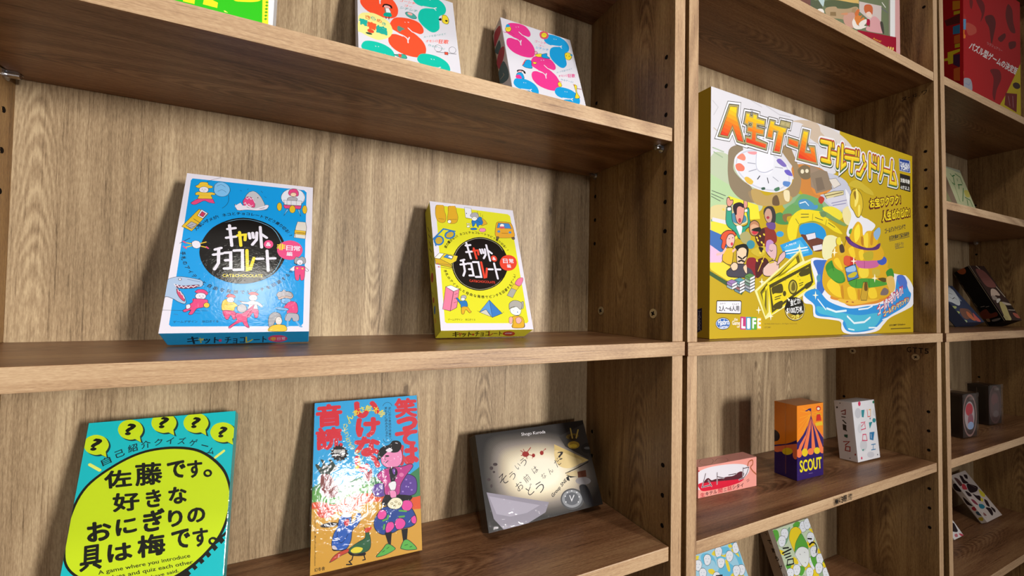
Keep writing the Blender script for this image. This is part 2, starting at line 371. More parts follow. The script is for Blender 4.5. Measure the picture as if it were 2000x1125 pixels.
ART['A_F'] = '''
p dbd7e3 -185 15133 10282 15330 10228 -259 -81 -250
p 1593d8 453 14405 9235 14472 9452 14237 9538 722 9377 476 683 538 539 691 357 14161
s 2b2f3a 25 -7 1866 2850 1823
a 1a2a3a .03|4766 7384 4050 3800 150 28 350|人喰いザメが!ネコとチョコレートでどう乗り切る!?
a 1a2a3a .03|4766 7384 4150 3900 188 352 350|手札のアイテムと自由な発想でピンチを回避するゲーム!
b 14110f 7990 7625 7140 5248 5002 4249 2845 5050 1783 7162 2411 9503 4513 10735 6893 9970
S 7fb8d8 35 7855 7615 7043 5350 4992 4392 2918 5154 1899 7171 2507 9402 4525 10572 6803 9844 7855 7615
b 14110f 7592 7472 6801 5198 4785 4241 2738 5012 1726 7043 2317 9285 4301 10455 6548 9716
s dbd7e3 229 3459 9435 4011 9598
s dbd7e3 229 3448 8562 4131 8746
s dbd7e3 229 3562 9835 3908 7812
s e6d034 229 4235 8861 4797 9002 4813 8441
s e6d034 229 4347 9206 4553 7865
s dbd7e3 229 5055 9169 5170 8648
s dbd7e3 229 5323 9230 5421 8742
s dbd7e3 229 5632 9296 5655 8550 5379 8036
s dbd7e3 229 5858 9898 6092 7814
s dbd7e3 229 6010 9153 6413 8832
s dbd7e3 229 2769 7352 3173 7534
s dbd7e3 229 2698 6850 3318 7009
s dbd7e3 229 3010 7471 3117 6075 2911 5499
s dbd7e3 229 3457 7086 3878 7150 4017 5654 3565 5598
s dbd7e3 229 3568 6381 3940 6421
s dbd7e3 229 4095 7351 4699 7431 4853 5567 4247 5504
s e6d034 240 5025 7455 5201 5552 5395 5628 5596 6728
s dbd7e3 229 5792 6656 6264 6704
s dbd7e3 229 6515 7515 6717 5563
s dbd7e3 229 6651 6746 7172 6797
b d8487c 6954 8201 6865 7893 6620 7750 6363 7853 6242 8142 6328 8449 6573 8596 6833 8493
t dbd7e3 .03|6416 7991 6776 7991 6416 8351|&
t e6d034 .012|3517 4811 6348 4899 3492 5096|CAT&CHOCOLATE
b d8487c 9295 7776 9016 7048 8312 6714 7599 6954 7277 7624 7533 8349 8234 8705 8970 8469
t e6d034 .03|7262 7665 7902 7665 7262 8305|非
t dbd7e3 .02|7988 7661 8488 7661 7988 8161|日
t dbd7e3 .02|8570 7661 9090 7661 8570 8181|常
t dbd7e3 .02|8041 7106 8481 7106 8041 7546|編
S 26262e 30 2504 14837 1891 14498 1487 14084 1792 13563
S 26262e 30 3224 13024 3268 12371 3131 11887 2870 11539
b 7ab6e2 2077 13894 2299 14257 2745 14331 3168 13974 3282 13414 3066 12906 2566 12776 2149 13146
S 26262e 30 2077 13894 2299 14257 2745 14331 3168 13974 3282 13414 3066 12906 2566 12776 2149 13146 2077 13894
S 3a6a9a 30 2275 13830 2574 14071 2919 13838
S 3a6a9a 30 2391 13278 2690 13514 3033 13281
b e0b93a 726 13619 928 13802 1072 14091 1546 14132 1672 13885 1961 13780 1917 13583 1363 13457 891 13458
S 26262e 30 726 13619 928 13802 1072 14091 1546 14132 1672 13885 1961 13780 1917 13583 1363 13457 891 13458 726 13619
b dbd7e3 1724 13363 1646 13112 1413 12978 1161 13038 1037 13256 1112 13506 1344 13643 1599 13584
S 26262e 30 1724 13363 1646 13112 1413 12978 1161 13038 1037 13256 1112 13506 1344 13643 1599 13584 1724 13363
b e0b93a 1008 13065 1409 13015 1963 13118 2224 13026 2201 12872 1956 12799 2033 12401 1094 12267 1099 12672 854 12672 830 12890
S 26262e 30 1008 13065 1409 13015 1963 13118 2224 13026 2201 12872 1956 12799 2033 12401 1094 12267 1099 12672 854 12672 830 12890 1008 13065
b d8487c 1090 12303 2045 12403 2219 12168 2286 11993 1885 12012 1500 12141 940 11665 627 11766 780 12022
S 26262e 30 1090 12303 2045 12403 2219 12168 2286 11993 1885 12012 1500 12141 940 11665 627 11766 780 12022 1090 12303
b dbd7e3 3759 12064 4050 12010 4153 12362 4374 12053 4695 12172 5375 11997 6033 12314 6363 12320 6223 11880 5533 11640 4736 11613 4026 11485
S 26262e 30 3759 12064 4050 12010 4153 12362 4374 12053 4695 12172 5375 11997 6033 12314 6363 12320 6223 11880 5533 11640 4736 11613 4026 11485 3759 12064
b b9b7bd 4731 13539 5070 13728 5439 13510 5832 12924 6076 12052 5255 11793 4714 11910 4490 12258 4500 13021
S 26262e 30 4731 13539 5070 13728 5439 13510 5832 12924 6076 12052 5255 11793 4714 11910 4490 12258 4500 13021 4731 13539
b d8487c 4507 12926 4791 13064 5131 12824 5286 12328 5245 11942 4774 11994 4436 12099 4351 12522
S 26262e 30 4507 12926 4791 13064 5131 12824 5286 12328 5245 11942 4774 11994 4436 12099 4351 12522 4507 12926
s dbd7e3 50 4532 12949 4678 12778 4794 13026 4946 12778 5071 12912 5199 12622 5294 12405
s dbd7e3 50 4428 12211 4547 12379 4674 12094 4821 12265 4998 12023 5147 12195
b 26262e 5510 13052 5500 13010 5473 12989 5443 13001 5429 13040 5438 13083 5465 13104 5495 13091
s 26262e 30 4050 13687 4164 13588
s 26262e 30 4576 13808 4675 13941
s 26262e 30 5667 13820 5816 13645
s 26262e 30 5979 13237 6150 13145
b d7dbe6 9348 13628 9066 12861 8359 12469 7641 12667 7320 13334 7579 14095 8284 14509 9023 14317
S 26262e 30 9348 13628 9066 12861 8359 12469 7641 12667 7320 13334 7579 14095 8284 14509 9023 14317 9348 13628
b d8487c 7896 13960 8026 14346 8490 14500 8737 14210 8737 13742 8374 13628 8008 13695
S 26262e 30 7896 13960 8026 14346 8490 14500 8737 14210 8737 13742 8374 13628 8008 13695 7896 13960
b e6c8a8 8601 13863 8529 13681 8347 13583 8160 13627 8077 13785 8147 13967 8329 14066 8517 14023
S 26262e 30 8601 13863 8529 13681 8347 13583 8160 13627 8077 13785 8147 13967 8329 14066 8517 14023 8601 13863
b a9a6ac 8706 13333 8585 13117 8281 12993 7974 13032 7840 13210 7958 13424 8260 13551 8572 13513
S 26262e 30 8706 13333 8585 13117 8281 12993 7974 13032 7840 13210 7958 13424 8260 13551 8572 13513 8706 13333
p d8d6de 7560 13071 9094 13167 9022 12637 7624 12567
s 26262e 30 7560 13071 9094 13167 9022 12637 7624 12567 7560 13071
s 8a8890 30 7817 13067 7839 12557
s 8a8890 30 8177 13078 8196 12566
s 8a8890 30 8611 13119 8629 12604
p d8487c 7527 12515 9067 12603 8975 12234 7685 12146
s 26262e 30 7527 12515 9067 12603 8975 12234 7685 12146 7527 12515
b d9b22c 7452 12310 7405 11975 7264 11821 7110 11937 7033 12254 7078 12591 7220 12747 7375 12631
S 26262e 30 7452 12310 7405 11975 7264 11821 7110 11937 7033 12254 7078 12591 7220 12747 7375 12631 7452 12310
b d9b22c 8572 12163 8507 11850 8329 11703 8144 11805 8057 12097 8120 12409 8297 12560 8485 12457
S 26262e 30 8572 12163 8507 11850 8329 11703 8144 11805 8057 12097 8120 12409 8297 12560 8485 12457 8572 12163
b d9b22c 9547 12248 9495 11907 9355 11751 9207 11871 9137 12196 9187 12539 9329 12698 9478 12577
S 26262e 30 9547 12248 9495 11907 9355 11751 9207 11871 9137 12196 9187 12539 9329 12698 9478 12577 9547 12248
p 6fb3e0 7830 12087 8030 12073 7637 11330
s 26262e 30 7830 12087 8030 12073 7637 11330 7830 12087
p 6fb3e0 8745 12165 8919 12188 9030 11419
s 26262e 30 8745 12165 8919 12188 9030 11419 8745 12165
p d9b22c 279 9381 1253 11239 1951 10862 1000 8980
s 26262e 30 279 9381 1253 11239 1951 10862 1000 8980 279 9381
s 26262e 40 980 10216 1501 9822
p dbd7e3 1206 10558 1425 11225 1899 10891 1632 10292
s 26262e 30 1206 10558 1425 11225 1899 10891 1632 10292 1206 10558
p c03a5a 1356 10612 1495 11020 1757 10838 1614 10466
s 26262e 30 1356 10612 1495 11020 1757 10838 1614 10466 1356 10612
p a9a6ac 569 9480 870 9926 1299 9696 978 9181
s 26262e 30 569 9480 870 9926 1299 9696 978 9181 569 9480
s 26262e 30 659 7911 1364 7805
s d9b22c 90 665 7862 2219 7493
s d9b22c 90 699 7373 2105 8035
b dbd7e3 1121 7901 1332 8102 1636 7995 1763 7573 1530 7356 1224 7497
S 26262e 30 1121 7901 1332 8102 1636 7995 1763 7573 1530 7356 1224 7497 1121 7901
s 26262e 45 336 7752 960 8303
s 26262e 45 1907 8220 2422 7843
s 26262e 45 1752 7456 2439 7427
s d8487c 100 538 7967 739 7819
s d8487c 100 618 7481 822 7302
s d8487c 100 2140 7570 2298 7416
p d5cfc4 8666 10268 8790 10813 9453 10811 9554 10247 9472 8999 8540 9062
s 26262e 30 8666 10268 8790 10813 9453 10811 9554 10247 9472 8999 8540 9062 8666 10268
p e0b93a 8594 9884 9508 9825 9461 9407 8567 9471
s 26262e 30 8594 9884 9508 9825 9461 9407 8567 9471 8594 9884
s 6a4a2a 50 8658 9666 9442 9612
b 9a9aa0 8651 6753 8818 7063 9028 6953 9231 7109 9513 6967 9566 6546 9391 6359 8774 6358
S 26262e 30 8651 6753 8818 7063 9028 6953 9231 7109 9513 6967 9566 6546 9391 6359 8774 6358 8651 6753
b dbd7e3 9372 6534 9301 6331 9119 6239 8933 6310 8851 6502 8920 6705 9102 6799 9290 6728
S 26262e 30 9372 6534 9301 6331 9119 6239 8933 6310 8851 6502 8920 6705 9102 6799 9290 6728 9372 6534
s 26262e 50 9045 6427 9209 6436
b dbd7e3 8324 5747 8672 6144 8855 5981 8664 5627
S 26262e 30 8324 5747 8672 6144 8855 5981 8664 5627 8324 5747
b dbd7e3 9466 6154 9822 5772 9686 5643 9403 5924
S 26262e 30 9466 6154 9822 5772 9686 5643 9403 5924 9466 6154
b d8487c 8755 6114 9467 6119 9537 5584 9475 4845 9233 4767 9148 5308 9071 4761 8827 4819 8719 5595
S 26262e 30 8755 6114 9467 6119 9537 5584 9475 4845 9233 4767 9148 5308 9071 4761 8827 4819 8719 5595 8755 6114
b e6d034 8993 5919 8974 5869 8927 5847 8879 5864 8857 5912 8875 5962 8923 5985 8971 5967
b e6d034 9404 5906 9385 5856 9337 5834 9288 5851 9267 5899 9285 5949 9333 5972 9382 5954
b a3b9d6 -390 3971 -74 4401 380 4662 944 4716 2068 4485 2286 4139 2133 3873 1624 3918 1033 3779 635 3916 783 3592 1125 3184 1356 2599 1283 2394 910 2535 501 2819 56 2985 -164 2663
S 26262e 30 -390 3971 -74 4401 380 4662 944 4716 2068 4485 2286 4139 2133 3873 1624 3918 1033 3779 635 3916 783 3592 1125 3184 1356 2599 1283 2394 910 2535 501 2819 56 2985 -164 2663 -390 3971
b 8c3a54 480 4031 1070 3930 2001 4052 1860 3804 1152 3692 664 3767
S 26262e 30 480 4031 1070 3930 2001 4052 1860 3804 1152 3692 664 3767 480 4031
b c94a6c 631 3677 916 3387 1201 2905 1259 2598 983 2828 725 3264
S 26262e 30 631 3677 916 3387 1201 2905 1259 2598 983 2828 725 3264 631 3677
s dbd7e3 60 429 4089 563 3884 635 4006 794 3771 906 3925 1058 3749 1194 3904 1365 3759 1510 3944 1689 3829 1840 3986 2014 3930
s dbd7e3 50 729 3590 815 3414 898 3446 1016 3182 1110 3125 1231 2832
b dbd7e3 849 4498 829 4422 763 4388 690 4417 652 4490 672 4566 737 4600 811 4572
S 26262e 30 849 4498 829 4422 763 4388 690 4417 652 4490 672 4566 737 4600 811 4572 849 4498
b d8487c 1825 3410 1991 3626 2383 3637 2657 3401 2633 3188 2203 3209
S 26262e 30 1825 3410 1991 3626 2383 3637 2657 3401 2633 3188 2203 3209 1825 3410
b dbd7e3 2600 3067 2517 2853 2273 2762 2013 2844 1886 3052 1967 3266 2210 3360 2473 3277
S 26262e 30 2600 3067 2517 2853 2273 2762 2013 2844 1886 3052 1967 3266 2210 3360 2473 3277 2600 3067
b d8487c 1799 2842 2641 2783 2749 2486 2486 2114 2112 1994 1890 1530 1642 1530 1741 1890 1385 1701 1261 1844 1503 2077 1611 2369 1777 2547
S 26262e 30 1799 2842 2641 2783 2749 2486 2486 2114 2112 1994 1890 1530 1642 1530 1741 1890 1385 1701 1261 1844 1503 2077 1611 2369 1777 2547 1799 2842
b dbd7e3 1382 2279 1611 2369 1688 2078 1463 1961
S 26262e 30 1382 2279 1611 2369 1688 2078 1463 1961 1382 2279
b e0b93a 2904 2295 2860 2138 2724 2072 2576 2135 2501 2291 2543 2448 2679 2515 2829 2452
S 26262e 30 2904 2295 2860 2138 2724 2072 2576 2135 2501 2291 2543 2448 2679 2515 2829 2452 2904 2295
s 26262e 30 2692 3387 2829 3497
b e0b93a 3713 2650 3950 2851 4438 2615 4760 2284 4595 2132 4503 1830 3811 1827 3681 2243
S 26262e 30 3713 2650 3950 2851 4438 2615 4760 2284 4595 2132 4503 1830 3811 1827 3681 2243 3713 2650
b c94a5a 3908 3064 4086 3313 4447 3229 4547 3015 4234 2947
S 26262e 30 3908 3064 4086 3313 4447 3229 4547 3015 4234 2947 3908 3064
b dbd7e3 4494 2799 4432 2625 4256 2551 4069 2620 3979 2790 4039 2964 4215 3039 4404 2971
S 26262e 30 4494 2799 4432 2625 4256 2551 4069 2620 3979 2790 4039 2964 4215 3039 4404 2971 4494 2799
b d8487c 3808 1857 4602 1771 4741 1206 4565 1089 4361 1458 4220 1090 4003 1208
S 26262e 30 3808 1857 4602 1771 4741 1206 4565 1089 4361 1458 4220 1090 4003 1208 3808 1857
b dbd7e3 4907 2668 5391 2598 5684 2726 6179 2609 6508 2271 6391 2177 6109 2375 6160 1960 5497 1956 5527 2369 5101 2471
S 26262e 30 4907 2668 5391 2598 5684 2726 6179 2609 6508 2271 6391 2177 6109 2375 6160 1960 5497 1956 5527 2369 5101 2471 4907 2668
b c94a5a 5409 3344 5627 3538 6001 3469 6137 3266 5773 3195
S 26262e 30 5409 3344 5627 3538 6001 3469 6137 3266 5773 3195 5409 3344
b dbd7e3 6093 2998 6016 2798 5806 2712 5586 2791 5483 2986 5558 3187 5768 3274 5990 3196
S 26262e 30 6093 2998 6016 2798 5806 2712 5586 2791 5483 2986 5558 3187 5768 3274 5990 3196 6093 2998
b d8487c 5507 1987 6184 1961 6227 1306 6027 1232 5876 1685 5630 1263 5455 1383
S 26262e 30 5507 1987 6184 1961 6227 1306 6027 1232 5876 1685 5630 1263 5455 1383 5507 1987
b d8487c 4751 1652 5130 1623 5497 1956 5890 2373 5819 1989 5561 1563 5506 1010 5693 373 5362 568 5164 864 4717 648 4399 333 4327 507 4803 1014 4657 1384
S 26262e 30 4751 1652 5130 1623 5497 1956 5890 2373 5819 1989 5561 1563 5506 1010 5693 373 5362 568 5164 864 4717 648 4399 333 4327 507 4803 1014 4657 1384 4751 1652
b a9a6ac 5407 2047 5328 1789 5101 1683 4860 1787 4744 2042 4820 2300 5046 2409 5290 2305
S 26262e 30 5407 2047 5328 1789 5101 1683 4860 1787 4744 2042 4820 2300 5046 2409 5290 2305 5407 2047
b c2a9a0 7533 3233 7699 3511 8017 3633 8474 3612 8695 3323 8653 3047 8345 2928 8043 3035 7666 2868
S 26262e 30 7533 3233 7699 3511 8017 3633 8474 3612 8695 3323 8653 3047 8345 2928 8043 3035 7666 2868 7533 3233
b 6fa8d8 7855 2919 8237 3023 8529 2867 8451 2545 8066 2508 7843 2632
S 26262e 30 7855 2919 8237 3023 8529 2867 8451 2545 8066 2508 7843 2632 7855 2919
b d8487c 8356 2640 8796 2710 9042 2408 9067 1662 8403 1504 8288 1816 8407 2037 7961 2003
S 26262e 30 8356 2640 8796 2710 9042 2408 9067 1662 8403 1504 8288 1816 8407 2037 7961 2003 8356 2640
b 6fa8d8 7449 2124 7890 2159 8381 2037 8336 1879 7876 1908 7543 2000
S 26262e 30 7449 2124 7890 2159 8381 2037 8336 1879 7876 1908 7543 2000 7449 2124
b a8a6b0 8321 1629 9096 1567 9193 989 8809 913 8670 1224 8516 915 8168 1040
S 26262e 30 8321 1629 9096 1567 9193 989 8809 913 8670 1224 8516 915 8168 1040 8321 1629
s 6fa8d8 140 8389 916 8406 488 8158 400
s 6fa8d8 140 9029 881 9299 477 9430 414
b 9a9aa0 6984 850 7028 1381 7345 1720 7764 1597 7908 1226 7678 1304 7506 998 7344 545 7083 399
S 26262e 30 6984 850 7028 1381 7345 1720 7764 1597 7908 1226 7678 1304 7506 998 7344 545 7083 399 6984 850
b d8d0cc 7983 950 7922 691 7750 586 7569 694 7484 953 7544 1211 7715 1319 7898 1210
S 26262e 30 7983 950 7922 691 7750 586 7569 694 7484 953 7544 1211 7715 1319 7898 1210 7983 950
b e0b93a 7065 57 7107 398 7526 619 8215 536 8262 36
S 26262e 30 7065 57 7107 398 7526 619 8215 536 8262 36 7065 57
t 1a2a3a .01|773 814 2270 843 749 1009|ゲームデザイン
t 1a2a3a .01|2566 827 3606 847 2545 1027|秋口ぎぐる
s 26262e 30 1247 13383 1281 13294
s 26262e 30 1443 13413 1477 13325
s 26262e 30 1321 13151 1443 13170
s c9a24a 30 1095 12708 1937 12740
s 26262e 30 2157 3118 2189 3029
s 26262e 30 2381 3123 2412 3033
s 26262e 30 2235 2910 2369 2912
s 26262e 30 4189 2794 4220 2703
s 26262e 30 4329 2796 4360 2705
s 26262e 30 5721 3069 5752 2976
s 26262e 30 5867 3072 5898 2979
s 26262e 30 3994 2352 4456 2402
s 26262e 30 5584 2416 6069 2421
s 26262e 40 4761 2711 5367 2598
s 26262e 30 7688 1104 7813 1104
s 26262e 30 8020 2667 8123 2668
b a9a6ac 7455 3264 7568 3556 7823 3627 7970 3794 8213 3605 8475 3579 8616 3322 8519 3125 8229 3216 7845 3144 7658 3028
S 26262e 30 7455 3264 7568 3556 7823 3627 7970 3794 8213 3605 8475 3579 8616 3322 8519 3125 8229 3216 7845 3144 7658 3028 7455 3264
s 26262e 30 8069 2445 8210 2447
s 3a6a9a 30 1223 4513 2087 4301
s 26262e 30 8633 9589 8650 9091
s 8a6a2a 50 8718 9560 9400 9551
S dbd7e3 140 3868 11836 4167 12176 4391 11830 4706 12022 5257 11755 5912 12068 6313 12236
s 26262e 30 4026 11485 4354 11453
s 26262e 30 6070 11708 6361 11859
s 3a6a9a 30 712 1557 983 1501
s 3a6a9a 30 1932 1645 2376 1588
s 26262e 30 692 9425 1041 9668
s 26262e 30 758 9261 1134 9471
'''
ART['A_U'] = '''
t 10283c .03|1317 354 2053 373 1605 2001|キ
t d6c83c .03|2056 538 2406 591 2246 1727|ャ
t 10283c .03|2426 424 3389 426 2642 1858|ット
t 10283c .03|3811 306 5175 276 3997 1850|チョコ
t d6c83c .03|5268 355 5767 400 5394 1762|レ
t 10283c .03|5860 306 6750 407 5968 1726|ート
b d8487c 3693 1066 3633 838 3548 747 3486 849 3486 1081 3545 1307 3630 1395 3691 1296
b d8487c 8363 1151 8134 554 7609 338 7112 633 6936 1249 7171 1821 7675 2031 8167 1760
t e6d034 .03|7086 727 7509 739 7128 1570|非
t dbd7e3 .02|7601 775 8186 818 7631 1538|日常
'''
